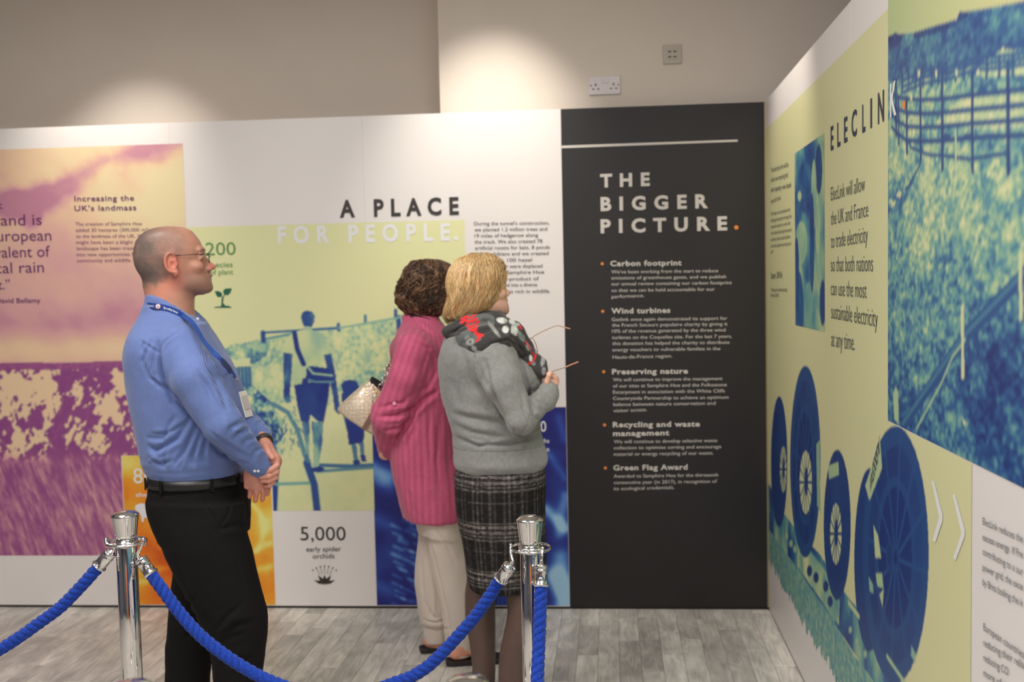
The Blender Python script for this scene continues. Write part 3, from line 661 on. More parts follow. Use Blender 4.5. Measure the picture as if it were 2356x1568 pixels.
m_pur = mat('purple ink', A(92, 42, 96), 0.5); m_grn = mat('green ink', A(86, 132, 74), 0.5); m_dgr = mat('dark green ink', A(28, 92, 72), 0.5)
m_or = mat('orange ink', A(222, 128, 52), 0.5); m_nv = mat('navy ink', A(40, 44, 70), 0.5); m_sl = mat('slate ink', A(78, 80, 84), 0.5); m_pale = mat('pale grey ink', A(196, 190, 182), 0.5)
T = 0.012
lettering('quote_text', PB, back_wall, [('k', (-12, 480), (9, 480), 17), ('landmass', (-175, 520), (-70, 520), 24), ('land is', (-8, 518), (97, 517), 25), ('uropean', (-4, 553), (119, 553), 25), ('valent of', (-12, 592), (116, 590), 25), ('cal rain', (-10, 628), (102, 626), 25), ('t.”', (-2, 664), (24, 663), 22)][0:1] +
          [('land is', (-5, 519), (97, 517), 25), ('uropean', (-6, 555), (119, 553), 25), ('valent of', (-12, 593), (116, 590), 25), ('cal rain', (-10, 629), (102, 626), 25), ('t.”', (-3, 666), (24, 664), 22)], m_pur)
lettering('name_text', PB, back_wall, [('David Bellamy', (-8, 697), (94, 696), 11)], m_pur, 0.01)
lettering('heading_text', PB, back_wall, [('Increasing the', (172, 463), (309, 461), 12), ('UK’s landmass', (172, 485), (314, 483), 12)], m_pur, 0.015, 1.1)
lettering('body_text', PB, back_wall, [(t, (a, y), (b, y - 1), 8) for t, a, b, y in (('The creation of Samphire Hoe', 174, 327, 519), ('added 30 hectares (300,000 m²)', 175, 343, 533), ('to the landmass of the UK. What', 176, 345, 547), ('might have been a blight on the', 176, 345, 561), ('landscape has been transformed', 177, 349, 575), ('into new opportunities for the', 177, 340, 589), ('community and wildlife.', 178, 303, 603))], m_pur, 0.0)
lettering('heading_text', PB, back_wall, [('A PLACE', (782, 499), (1056, 492), 37)], m_k, 0.035, 1.7)
lettering('heading_text', PB, back_wall, [('FOR PEOPLE', (640, 559), (1036, 552), 37), ('.', (1044, 551), (1055, 551), 37)], m_w, 0.035, 1.7, label='white heading letters')
lettering('body_text', PB, back_wall, [(t, (a, y), (b, y - 2), 8) for t, a, b, y in (("During the tunnel's construction,", 1091, 1264, 518), ('we planted 1.2 million trees and', 1092, 1259, 532), ('19 miles of hedgerow along', 1092, 1238, 546), ('the track. We also created 78', 1092, 1248, 560), ('artificial roosts for bats, 8 ponds', 1093, 1265, 574), ('for amphibians and we created', 1093, 1262, 588), ('homes for 100 hazel', 1094, 1224, 603), ('dormice which were displaced', 1094, 1248, 617), ('by building. Samphire Hoe', 1094, 1252, 631), ('is itself a by-product of', 1095, 1240, 646), ('tunnelling, turned into a diverse', 1095, 1236, 660), ('habitat which is rich in wildlife.', 1095, 1266, 675))], m_k, 0.002)
lettering('figure_text', PB, back_wall, [('200', (474, 587), (543, 586), 29)], m_grn)
lettering('figure_text', PB, back_wall, [('species', (478, 615), (536, 614), 12), ('of plant', (484, 632), (537, 631), 12)], m_grn, 0.006)
lettering('figure_text', PB, back_wall, [('5,000', (692, 1242), (796, 1242), 31)], m_k)
lettering('figure_text', PB, back_wall, [('early spider', (705, 1268), (785, 1267), 11), ('orchids', (720, 1284), (770, 1283), 11)], m_k, 0.004)
lettering('figure_text', PB, back_wall, [('80,000', (308, 1111), (440, 1111), 34)], m_w, label='white number on the orange print')
lettering('figure_text', PB, back_wall, [('sheep', (313, 1142), (362, 1142), 10)], m_w, 0.01)
lettering('figure_text', PB, back_wall, [('7,500', (1195, 993), (1257, 992), 24), ('birds, moths', (1190, 1019), (1264, 1018), 10), ('in one area', (1195, 1038), (1264, 1037), 10)], m_w, 0.01)
def icon(name, P, parent, polys, m, off=0.0024):
    mb = MB()
    for pg in polys:
        W = [P.w(P.on(*p), off) for p in pg]; mb.add(W, [tuple(range(len(W)))])
    return mb.build(name, m, parent, False)
rh = conv(300, 500, 7.127)
icon('seedling_icon', PB, back_wall, [rh((1380, 1210), (1440, 1205), (1490, 1225), (1507, 1260), (1490, 1295), (1455, 1310), (1415, 1285), (1400, 1240)), rh((1525, 1200), (1560, 1165), (1665, 1160), (1645, 1230), (1600, 1275), (1545, 1265), (1528, 1235)),
     rh((1370, 1480), (1400, 1462), (1480, 1458), (1510, 1400), (1540, 1420), (1560, 1445), (1620, 1450), (1672, 1480)), rh((1495, 1420), (1500, 1330), (1540, 1260), (1560, 1235), (1565, 1242), (1530, 1310), (1520, 1430)), rh((1500, 1400), (1505, 1330), (1495, 1290), (1450, 1240), (1455, 1236), (1505, 1280), (1516, 1330), (1515, 1400))], m_dgr)
pet = []
for th, L, w in ((-1.2, 26, 7), (-0.62, 26, 8), (0, 22, 9), (0.62, 26, 8), (1.2, 26, 7)):
    bx, by = 747, 1343; pet.append([(bx, by), (bx + L * .5 * math.sin(th) - w * .5 * math.cos(th), by - L * .5 * math.cos(th) - w * .5 * math.sin(th)), (bx + L * math.sin(th), by - L * math.cos(th)), (bx + L * .5 * math.sin(th) + w * .5 * math.cos(th), by - L * .5 * math.cos(th) + w * .5 * math.sin(th))])
for th in np.linspace(-0.7, 0.7, 7):
    x_, y_ = 747 + 42 * math.sin(th), 1343 - 42 * math.cos(th); pet.append([(x_ + 1.8 * math.cos(t), y_ + 1.8 * math.sin(t)) for t in np.linspace(0, 2 * PI, 9)[:-1]])
    if abs(th) < 0.5: pet.append([(x_ - .5, y_), (x_ + .5, y_), (747 + 24 * math.sin(th) + .5, 1343 - 24 * math.cos(th)), (747 + 24 * math.sin(th) - .5, 1343 - 24 * math.cos(th))])
icon('orchid_icon', PB, back_wall, pet, m_k)
icon('sheep_icon', PB, back_wall, [r3((1045, 20), (1060, 0), (1090, -10), (1150, -5), (1210, 5), (1330, 5), (1335, 60), (1300, 110), (1200, 105), (1190, 135), (1178, 135), (1175, 105), (1120, 100), (1112, 135), (1100, 135), (1095, 90), (1080, 60), (1055, 45))], m_w)
# black board
lettering('heading_text', PB, black_wall, [('THE', (1381, 430), (1495, 426), 28), ('BIGGER', (1382, 484), (1629, 477), 29), ('PICTURE', (1382, 535), (1673, 528), 29)], m_pale, 0.04, 1.8)
def dot(P, parent, c, r): return icon('bullet_dot', P, parent, [[(c[0] + r * math.cos(t), c[1] + r * math.sin(t)) for t in np.linspace(0, 2 * PI, 17)[:-1]]], m_or)
dot(PB, black_wall, (1694, 523), 5)
icon('rule_line', PB, black_wall, [[(1292, 335), (1697, 321), (1697, 326), (1292, 341)]], m_pale)
rk = lambda u, v: (1350 + u / 2.614, 560 + v / 2.614)
heads = [('Carbon footprint', 142, 570, 135), ('Wind turbines', 148, 502, 420), ('Preserving nature', 152, 608, 785), ('Recycling and waste', 157, 680, 1103), ('management', 158, 496, 1156), ('Green Flag Award', 160, 606, 1362)]
for hs in (heads[0:1], heads[1:2], heads[2:3], heads[3:5], heads[5:6]):
    lettering('subheading_text', PB, black_wall, [(t, rk(a, y), rk(b, y - 5), 11.5) for t, a, b, y in hs], m_pale, 0.03, 1.1)
for u, v in ((93, 121), (96, 407), (102, 770), (107, 1090), (112, 1348)): dot(PB, black_wall, rk(u, v), 3.6)
body = [("We've been working from the start to reduce", 148, 790, 180), ('emissions of greenhouse gases, and we publish', 148, 838, 216), ('our annual review containing our carbon footprint', 148, 872, 252), ('so that we can be held accountable for our', 150, 770, 291), ('performance.', 150, 345, 329),
        ('Getlink once again demonstrated its support for', 150, 845, 466), ('the French Secours populaire charity by giving it', 152, 846, 500), ('10% of the revenue generated by the three wind', 152, 834, 536), ('turbines on the Coquelles site. For the last 7 years,', 152, 872, 574), ('this donation has helped the charity to distribute', 154, 858, 610), ('energy vouchers to vulnerable families in the', 154, 803, 648), ('Hauts-de-France region.', 156, 514, 692),
        ('We will continue to improve the management', 158, 816, 828), ('of our sites at Samphire Hoe and the Folkestone', 158, 842, 865), ('Escarpment in association with the White Cliffs', 158, 830, 902), ('Countryside Partnership to achieve an optimum', 158, 852, 940), ('balance between nature conservation and', 160, 774, 976), ('visitor access.', 160, 362, 1014),
        ('We will continue to develop selective waste', 163, 784, 1200), ('collection to optimise sorting and encourage', 163, 808, 1237), ('material or energy recycling of our waste.', 163, 762, 1275),
        ('Awarded to Samphire Hoe for the thirteenth', 162, 790, 1407), ('consecutive year (in 2017), in recognition of', 163, 783, 1445), ('its ecological credentials.', 163, 527, 1482)]
for i0, i1 in ((0, 5), (5, 12), (12, 18), (18, 21), (21, 24)):
    lettering('body_text', PB, black_wall, [(t, rk(a, y), rk(b, y - 8), 7.6) for t, a, b, y in body[i0:i1]], m_pale, 0.0)
# right wall lettering
L5 = lambda u, v: (1740 + u / 2.24, v / 2.24)
L6 = lambda u, v: (1740 + u / 1.99, 780 + v / 1.99)
for one in [(ch, L5(a, y0), L5(b, y1), hh) for ch, a, y0, b, y1, hh in (('E', 387, 773, 401, 766, 52), ('L', 421, 756, 437, 747, 53), ('E', 456, 734, 473, 725, 55), ('C', 495, 708, 522, 692, 57), ('L', 550, 681, 566, 672, 61), ('I', 592, 657, 600, 652, 64), ('N', 631, 636, 662, 620, 68))]: lettering('heading_letter', PR, right_wall, [one], m_nv, 0.02)
lettering('heading_letter', PR, right_wall, [('K', L5(694, 602), L5(727, 583), 72)], m_w, 0.03, label='white last letter of the heading')
icon('bullet_dot', PR, right_wall, [[L5(766 + 8 * math.cos(t), 541 + 24 * math.sin(t)) for t in np.linspace(0, 2 * PI, 17)[:-1]]], m_or)
lettering('quote_text', PR, right_wall, [(t, L5(a, y0), L5(b, y1), hh) for t, a, y0, b, y1, hh in (('ElecLink will allow', 388, 1034, 563, 982, 31), ('the UK and France', 388, 1160, 580, 1115, 32), ('to trade electricity', 388, 1278, 578, 1247, 33), ('so that both nations', 388, 1398, 605, 1398, 34), ('can use the most', 388, 1520, 572, 1536, 34))] +
          [('sustainable electricity', (1914, 732), (2021, 752), 35), ('at any time.', (1914, 796), (1968, 806), 36)], m_sl, -0.008)
small = []
for k, (b, y) in enumerate(((168, 880), (165, 930), (182, 980), (128, 1040))): small.append((('The electricity link will be', 'tied to two national grids', 'and capacity runs both', 'ways under the sea')[k], L5(78, y + 8), L5(b, y - 22 + k * 3), 11))
for k in range(7): small.append((('Work began on the second phase and is', 'making good progress through the', 'converter stations on each side', 'with cables laid along the tunnel', 'and trials of each section before', 'the whole system can be put to', 'use')[k], L5(78, 1110 + k * 33), L5((178, 184, 178, 184, 178, 182, 90)[k], 1086 + k * 35), 8))
small += [('Start 2016', L5(78, 1435), L5(136, 1430), 14), ('Testing and commissioning', L5(78, 1500), L5(160, 1500), 8), ('from 2019', L5(78, 1528), L5(118, 1530), 8)]
lettering('body_text', PR, right_wall, small, m_sl, 0.0)
bt = (('ElecLink reduces the waste of', 846, 905, 41), ('excess energy. If France is', 918, 988, 42), ('contributing to a surplus of', 984, 1070, 42), ('power grid, the excess is used', 1056, 1135, 43), ('by Brits boiling the kettle', 1124, 1216, 44))
lettering('body_text', PR, right_wall, [(t, L6(1041, y), L6(1226 * 1.0, yb), 16) for t, y, yb, _ in (('ElecLink reduces the', 846, 932, 0), ('excess energy. If Fre', 918, 1003, 0), ('contributing to a sur', 984, 1082, 0), ('power grid, the exce', 1056, 1150, 0), ('by Brits boiling the k', 1124, 1225, 0))], m_sl, 0.0)
lettering('body_text', PR, right_wall, [(t, L6(1045, y), L6(xb, yb), 17) for t, y, xb, yb in (('European countries', 1330, 1232, 1462), ('reducing their relia', 1402, 1232, 1510), ('reducing CO', 1470, 1160, 1540), ('more of the wind', 1540, 1232, 1655))], m_sl, 0.0)
lettering('drum_text', PR, right_wall, [('WESSEX', L6(524, 715), L6(568, 520), 40)], m_nv, 0.0, off=0.0026)
for pts in (((808, 650), (818, 645), (858, 800), (858, 830), (825, 930), (812, 920), (842, 815)), ((904, 712), (915, 708), (960, 870), (960, 900), (918, 1012), (907, 1000), (945, 888))):
    icon('chevron', PR, right_wall, [[L6(*p) for p in pts]], m_w)
bpy.data.objects.remove(_fo)

# ---------------------------------------------------------------- wall sockets
m_plastic = mat('white moulded plastic', A(205, 196, 196), 0.35); m_hole = mat('socket slot', A(60, 55, 52), 0.6); m_grey = mat('grey moulded plastic', A(176, 166, 152), 0.4)
def on_wall(px, py): 
    q = on1(px, py, -0.12); return q
def wb(mb, q, z, w, h, d, o0): 
    c_ = CORNER + E1 * q + N1 * (-0.12 + o0 + d / 2) + np.array([0, 0, z]); R = np.stack([E1, N1, [0, 0, 1]], 1); mb.box(c_, (w, d, h), R)
q, z = on_wall(1391, 197); W_, H_ = 0.146, 0.086
sk = empty('double_socket', CORNER + E1 * q - N1 * 0.12 + np.array([0, 0, z]), 'white double plug socket on the wall above the charcoal board', 'socket')
mb = MB(); wb(mb, q, z, W_, H_, 0.010, 0.0); bevel(mb.build('plate', m_plastic, sk, False), 0.002)
for s_ in (-1, 1):
    mb = MB(); wb(mb, q + s_ * 0.011, z + 0.020, 0.014, 0.022, 0.004, 0.010); bevel(mb.build('rocker_switch', m_plastic, sk, False), 0.001)
    mb = MB(); cq = q + s_ * 0.042
    wb(mb, cq, z + 0.004, 0.007, 0.010, 0.001, 0.010); wb(mb, cq + 0.012, z - 0.016, 0.009, 0.006, 0.001, 0.010); wb(mb, cq - 0.012, z - 0.016, 0.009, 0.006, 0.001, 0.010)
    mb.build('pin_holes', m_hole, sk, False)
    mb = MB(); mb.lathe([(0.0035, 0), (0.0035, 0.001), (0, 0.0012)], CORNER + E1 * (q + s_ * 0.064) + N1 * (-0.11) + np.array([0, 0, z]), N1, 12); mb.build('screw', m_hole, sk)
q, z = on_wall(1546, 126)
sk = empty('data_socket', CORNER + E1 * q - N1 * 0.12 + np.array([0, 0, z]), 'square beige twin outlet plate high on the wall, right of the double socket', 'socket')
mb = MB(); wb(mb, q, z, 0.086, 0.086, 0.010, 0.0); bevel(mb.build('plate', m_grey, sk, False), 0.002)
mb = MB(); wb(mb, q, z, 0.050, 0.050, 0.003, 0.010); bevel(mb.build('module', m_grey, sk, False), 0.001)
for a_, b_ in ((-1, 1), (1, 1), (-1, -1), (1, -1)):
    mb = MB(); wb(mb, q + a_ * 0.012, z + b_ * 0.012, 0.014, 0.006, 0.001, 0.013); mb.build('slot', m_hole, sk, False)
# ---------------------------------------------------------------- signed distance modelling
def axis(lo, hi, coarse, fine=()):
    out = [lo]; x = lo
    while x < hi:
        st = coarse
        for a, b, f in fine:
            if a <= x <= b: st = min(st, f)
            elif a - 4 * st < x < a: st = min(st, (coarse + f) / 2)
        x += st; out.append(x)
    return np.array(out, np.float32)
class Field:
    def __init__(s, ax, ay, az):
        s.ax, s.ay, s.az = ax, ay, az; s.D = np.full((len(ax), len(ay), len(az)), 0.5, np.float32)
    def _rng(s, lo, hi, pad):
        r = []
        for a, l, h in zip((s.ax, s.ay, s.az), lo, hi):
            i = max(0, np.searchsorted(a, l - pad) - 1); j = min(len(a), np.searchsorted(a, h + pad) + 1); r.append(slice(i, max(i + 1, j)))
        return tuple(r)
    def op(s, prim, k=0.01, mode='add'):
        lo, hi, fn = prim; pad = max(0.02, 1.5 * k)
        r = s._rng(lo, hi, pad); X = s.ax[r[0]][:, None, None]; Y = s.ay[r[1]][None, :, None]; Z = s.az[r[2]][None, None, :]
        if X.size * Y.size * Z.size == 0: return s
        d = fn(X, Y, Z).astype(np.float32); D = s.D[r]; k = max(k, 1e-5)
        if mode == 'add':
            h = np.clip(0.5 + 0.5 * (D - d) / k, 0, 1); s.D[r] = D * (1 - h) + d * h - k * h * (1 - h)
        elif mode == 'sub':
            d = -d; h = np.clip(0.5 - 0.5 * (D - d) / k, 0, 1); s.D[r] = D * (1 - h) + d * h + k * h * (1 - h)
        elif mode == 'and':                       # keeps only what lies inside (whole grid)
            X = s.ax[:, None, None]; Y = s.ay[None, :, None]; Z = s.az[None, None, :]
            d = fn(X, Y, Z); s.D = np.maximum(s.D, d).astype(np.float32)
        return s
    def mesh(s):
        D = s.D; S = D < 0; nx, ny, nz = D.shape
        c = np.zeros((nx - 1, ny - 1, nz - 1), np.uint8)
        for a in (0, 1):
            for b in (0, 1):
                for g in (0, 1): c += S[a:nx - 1 + a, b:ny - 1 + b, g:nz - 1 + g]
        act = (c > 0) & (c < 8); I, J, K = np.nonzero(act); n = len(I)
        vid = np.full(act.shape, -1, np.int32); vid[I, J, K] = np.arange(n)
        P = np.zeros((n, 3)); W = np.zeros(n)
        cor = [(a, b, g) for a in (0, 1) for b in (0, 1) for g in (0, 1)]
        for e0 in cor:
            for ax_ in range(3):
                if e0[ax_]: continue
                e1 = list(e0); e1[ax_] = 1
                d0 = D[I + e0[0], J + e0[1], K + e0[2]]; d1 = D[I + e1[0], J + e1[1], K + e1[2]]
                m = (d0 < 0) != (d1 < 0); t = np.where(m, d0 / np.where(m, d0 - d1, 1), 0)
                p0 = np.stack([s.ax[I + e0[0]], s.ay[J + e0[1]], s.az[K + e0[2]]], 1); p1 = np.stack([s.ax[I + e1[0]], s.ay[J + e1[1]], s.az[K + e1[2]]], 1)
                P += np.where(m[:, None], p0 + (p1 - p0) * t[:, None], 0); W += m
        P /= np.maximum(W, 1)[:, None]; Q = []
        def quads(m, i, j, k, cells):
            q = np.stack([vid[i + a, j + b, k + g] for a, b, g in cells], 1); ok = (q >= 0).all(1); return q[ok], m[ok]
        for ax_ in range(3):
            sl0 = [slice(None)] * 3; sl1 = [slice(None)] * 3; sl0[ax_] = slice(0, -1); sl1[ax_] = slice(1, None)
            o1, o2 = [a for a in range(3) if a != ax_]
            for sl in (sl0, sl1): sl[o1] = slice(1, -1); sl[o2] = slice(1, -1)
            A0 = S[tuple(sl0)]; A1 = S[tuple(sl1)]; m = A0 != A1; idx = list(np.nonzero(m)); fl = A0[m]
            idx[o1] = idx[o1] + 1; idx[o2] = idx[o2] + 1
            def cell(d1, d2):
                q = [0, 0, 0]; q[o1] = d1; q[o2] = d2; return q
            q = np.stack([vid[idx[0] + c_[0], idx[1] + c_[1], idx[2] + c_[2]] for c_ in (cell(-1, -1), cell(0, -1), cell(0, 0), cell(-1, 0))], 1)
            flip = fl if ax_ != 1 else ~fl
            q[~flip] = q[~flip][:, ::-1]; Q.append(q)
        return P, np.concatenate(Q)
def normals(V, Q):
    n = np.zeros_like(V); f = np.cross(V[Q[:, 2]] - V[Q[:, 0]], V[Q[:, 3]] - V[Q[:, 1]])
    for k in range(4):
        for a in range(3): n[:, a] += np.bincount(Q[:, k], f[:, a], len(V))
    return n / (np.linalg.norm(n, axis=1)[:, None] + 1e-12)
def relax(V, Q, it=1, lam=0.5):
    for _ in range(it):
        s = np.zeros_like(V); c = np.zeros(len(V))
        for a, b in ((0, 1), (1, 2), (2, 3), (3, 0)):
            for u, w in ((a, b), (b, a)):
                for k in range(3): s[:, k] += np.bincount(Q[:, u], V[Q[:, w], k], len(V))
                c += np.bincount(Q[:, u], minlength=len(V))
        V = V + lam * (s / np.maximum(c, 1)[:, None] - V)
    return V
# primitives: (lo, hi, fn)
def cone(a, b, ra, rb, n=None, q=1.0):
    """tapered capsule; squashed by q along the unit vector n"""
    a = np.array(a, float); b = np.array(b, float); ba = b - a; L = ba @ ba + 1e-12; R = max(ra, rb)
    if n is not None: n = np.array(n, float); n = n - ba * (n @ ba) / L; n /= np.linalg.norm(n)
    def fn(X, Y, Z):
        x, y, z = X - a[0], Y - a[1], Z - a[2]; h = np.clip((x * ba[0] + y * ba[1] + z * ba[2]) / L, 0, 1)
        x, y, z = x - h * ba[0], y - h * ba[1], z - h * ba[2]; d2 = x * x + y * y + z * z
        if n is not None: t = x * n[0] + y * n[1] + z * n[2]; d2 = d2 + t * t * (1 / q ** 2 - 1)
        return (np.sqrt(d2) - (ra + (rb - ra) * h)) * (q if n is not None and q < 1 else 1)
    return np.minimum(a, b) - R, np.maximum(a, b) + R, fn
def ellip(c, r, R=None):
    c = np.array(c, float); r = np.array(r, float); R = np.eye(3) if R is None else np.array(R, float); m = max(r)
    def fn(X, Y, Z):
        x, y, z = X - c[0], Y - c[1], Z - c[2]
        p = [(R[0, i] * x + R[1, i] * y + R[2, i] * z) / r[i] for i in range(3)]
        q = np.sqrt(p[0] ** 2 + p[1] ** 2 + p[2] ** 2); return (q - 1) * min(r)
    return c - m, c + m, fn
def loft(rows, ex=2.2, zcap=None):
    """rows (z, x0, x1, cy, ry) ascending or descending: superellipse sections between x0 and x1"""
    R = np.array(sorted([tuple(map(float, r)) for r in rows])); z = R[:, 0]
    zz = np.linspace(z[0], z[-1], 160); out = [zz]
    for k in range(1, 5):
        v = R[:, k]; dl = np.diff(v) / np.diff(z); m = np.empty(len(z)); m[0], m[-1] = dl[0], dl[-1]
        if len(z) > 2:
            pr = dl[:-1] * dl[1:]; m[1:-1] = np.where(pr > 0, 2 * pr / np.where(pr > 0, dl[:-1] + dl[1:], 1), 0)
        i = np.clip(np.searchsorted(z, zz, 'right') - 1, 0, len(z) - 2); h = z[i + 1] - z[i]; t = (zz - z[i]) / h
        out.append((2 * t ** 3 - 3 * t ** 2 + 1) * v[i] + (t ** 3 - 2 * t ** 2 + t) * h * m[i] + (-2 * t ** 3 + 3 * t ** 2) * v[i + 1] + (t ** 3 - t ** 2) * h * m[i + 1])
    T = np.array(out)
    lo = (T[1].min(), (T[3] - T[4]).min(), z[0]); hi = (T[2].max(), (T[3] + T[4]).max(), z[-1])
    def fn(X, Y, Z):
        zc = Z.ravel(); x0, x1, cy, ry = [np.interp(zc, T[0], T[k]).reshape(Z.shape) for k in (1, 2, 3, 4)]
        cx = (x0 + x1) / 2; rx = np.maximum((x1 - x0) / 2, 1e-3); ry = np.maximum(ry, 1e-3)
        u, v = np.abs(X - cx) / rx, np.abs(Y - cy) / ry; q = (u ** ex + v ** ex) ** (1 / ex)
        d = (q - 1) * np.minimum(rx, ry)
        return np.maximum(d, np.maximum(z[0] - Z, Z - z[-1]))
    return np.array(lo), np.array(hi), fn
def at_pts(prim, P): return prim[2](P[:, 0], P[:, 1], P[:, 2])
def chain(F, pts, rs, k=0.003, kk=0.003, n=None, q=1.0):
    for i in range(len(pts) - 1): F.op(cone(pts[i], pts[i + 1], rs[i], rs[i + 1], n, q), kk if i else k)
def crease(V, N, poly, w, depth, Y, side=-1, lift=0.5):
    """push a groove with soft shoulders along a line seen from the front side of the figure"""
    g = np.array([at(px, py, Y) for px, py in poly]); d = np.full(len(V), 9.0); tt = np.zeros(len(V)); sgn = np.zeros(len(V)); n = len(g) - 1
    for i in range(n):
        a = g[i, [0, 2]]; b = g[i + 1, [0, 2]]; ab = b - a; L = ab @ ab + 1e-12
        t = np.clip(((V[:, 0] - a[0]) * ab[0] + (V[:, 2] - a[1]) * ab[1]) / L, 0, 1)
        dx, dz = V[:, 0] - a[0] - t * ab[0], V[:, 2] - a[1] - t * ab[1]; dd = np.hypot(dx, dz); m = dd < d
        d[m] = dd[m]; tt[m] = (i + t[m]) / n; sgn[m] = (ab[0] * dz - ab[1] * dx)[m] / math.sqrt(L)
    f = np.exp(-(d / w) ** 2) * np.sin(PI * np.clip(tt * 0.92 + 0.04, 0, 1)) ** 0.6
    g2 = np.exp(-((sgn - 2.0 * w) / (1.3 * w)) ** 2) * (d < 5 * w) * np.sin(PI * tt) ** 0.8
    face = np.clip(side * N[:, 1] * 1.6 + 0.3, 0, 1)
    return (-depth * f + depth * lift * g2) * face
def wrinkle(V, sx, sy, sz, amp, seed=0, octs=3): return amp * 2 * (fbm(V * np.array([sx, sy, sz]) + seed, octs) - 0.5)

m_skin = mat('skin', (0.5, 0.3, 0.2, 1), 0.45, attr='ink', sss=0.05, spec=0.45, bump=(420, 0.12, 0.001))
def speckle(m, scale=1000, lo=.45, hi=1.6):
    nt = m.node_tree; N_, L_ = nt.nodes, nt.links; b = N_['Principled BSDF']; src = b.inputs['Base Color'].links[0].from_socket
    tc = N_.new('ShaderNodeTexCoord'); nz = N_.new('ShaderNodeTexNoise'); nz.inputs['Scale'].default_value = scale; nz.inputs['Detail'].default_value = 1; L_.new(tc.outputs['Object'], nz.inputs['Vector'])
    mr = N_.new('ShaderNodeMapRange'); mr.inputs[1].default_value = .35; mr.inputs[2].default_value = .65; mr.inputs[3].default_value = lo; mr.inputs[4].default_value = hi; L_.new(nz.outputs[0], mr.inputs[0])
    a = N_.new('ShaderNodeAttribute'); a.attribute_name = 'fuzz'; mx = N_.new('ShaderNodeMix'); mx.inputs[2].default_value = 1.0; L_.new(a.outputs['Fac'], mx.inputs[0]); L_.new(mr.outputs[0], mx.inputs[3])
    vm = N_.new('ShaderNodeVectorMath'); vm.operation = 'SCALE'; L_.new(src, vm.inputs[0]); L_.new(mx.outputs[0], vm.inputs['Scale']); L_.new(vm.outputs[0], b.inputs['Base Color'])
speckle(m_skin)
def finger(F, pts, r0, r1, k=0.0035):
    rs = np.linspace(r0, r1, len(pts)); chain(F, pts, rs, k, 0.003)
def rowsY(tab, Y, cy, S=1.0):
    """(py, px_left, px_right, half depth) measured at depth Y -> loft rows"""
    out = []
    for r in tab:
        py, a, b, ry = r[:4]; c_ = r[4] if len(r) > 4 else cy
        z = at((a + b) / 2, py, Y)[2]; out.append((z, at(a, py, Y)[0], at(b, py, Y)[0], c_, ry))
    return out
SK = A(170, 122, 101)[:3]

# ================================================================ person 1: man in the blue shirt
YM = 3.22
def P1(px, py, Y=YM): return at(px, py, Y)
man = empty('person', (P1(480, 1000)[0], YM, 0.0), 'grey-haired man with glasses in a blue striped shirt, hands clasped', 'person')
sh_rows = rowsY([(1098, 360, 558, .160), (1083, 352, 563, .172), (1066, 341, 569, .182), (1040, 334, 574, .19), (1010, 328, 573, .192), (955, 317, 566, .196), (890, 305, 548, .20), (838, 301, 524, .207), (808, 302, 505, .210), (777, 308, 486, .200), (758, 314, 474, .175), (740, 320, 466, .135), (722, 328, 460, .10), (704, 334, 455, .082)], YM, YM)
shirt_torso = loft(sh_rows, 2.3)
NA = [P1(418, 800, YM - .155), P1(452, 872, YM - .215), P1(512, 976, YM - .225), P1(592, 1066, YM - .135)]     # near arm: shoulder, upper, elbow, wrist
FA = [P1(430, 806, YM + .165), P1(470, 880, YM + .20), P1(540, 950, YM + .15), P1(600, 1004, YM - .02)]
def arm_prims(J, r): return [cone(J[i], J[i + 1], r[i], r[i + 1]) for i in range(3)]
nar = arm_prims(NA, (.062, .070, .060, .040)); far_ = arm_prims(FA, (.062, .066, .054, .036))

def head(F, O, yaw, s=1.0, female=False, fin=1.0):
    """face and skull in a local frame: x forward, y to the left, z up; O is the point between the ears"""
    c_, s_ = math.cos(yaw), math.sin(yaw)
    def Lw(p): p = np.array(p, float) * s; return O + np.array([c_ * p[0] - s_ * p[1], s_ * p[0] + c_ * p[1], p[2]])
    R = np.array([[c_, -s_, 0], [s_, c_, 0], [0, 0, 1.0]])
    def hl(rows, ex):
        lo_, hi_, fn = loft(rows, ex)
        def g(X, Y, Z):
            x, y, z = (X - O[0]) / s, (Y - O[1]) / s, (Z - O[2]) / s; return s * fn(c_ * x + s_ * y, -s_ * x + c_ * y, z + 0 * x)
        # loft needs z of its own shape: evaluate with broadcast z
        return O + np.array([-.13, -.13, lo_[2] * s]), O + np.array([.13, .13, hi_[2] * s]), g
    return Lw, R, hl
def zloft(rows, ex, O, yaw, s):
    """loft in a turned local frame"""
    lo_, hi_, fn = loft(rows, ex); c_, s_ = math.cos(yaw), math.sin(yaw)
    def g(X, Y, Z):
        x, y = (X - O[0]) / s, (Y - O[1]) / s; return s * fn(c_ * x + s_ * y, -s_ * x + c_ * y, (Z - O[2]) / s)
    m = s * max(abs(lo_[:2]).max(), abs(hi_[:2]).max()) * 1.2
    return np.array([O[0] - m, O[1] - m, O[2] + lo_[2] * s]), np.array([O[0] + m, O[1] + m, O[2] + hi_[2] * s]), g
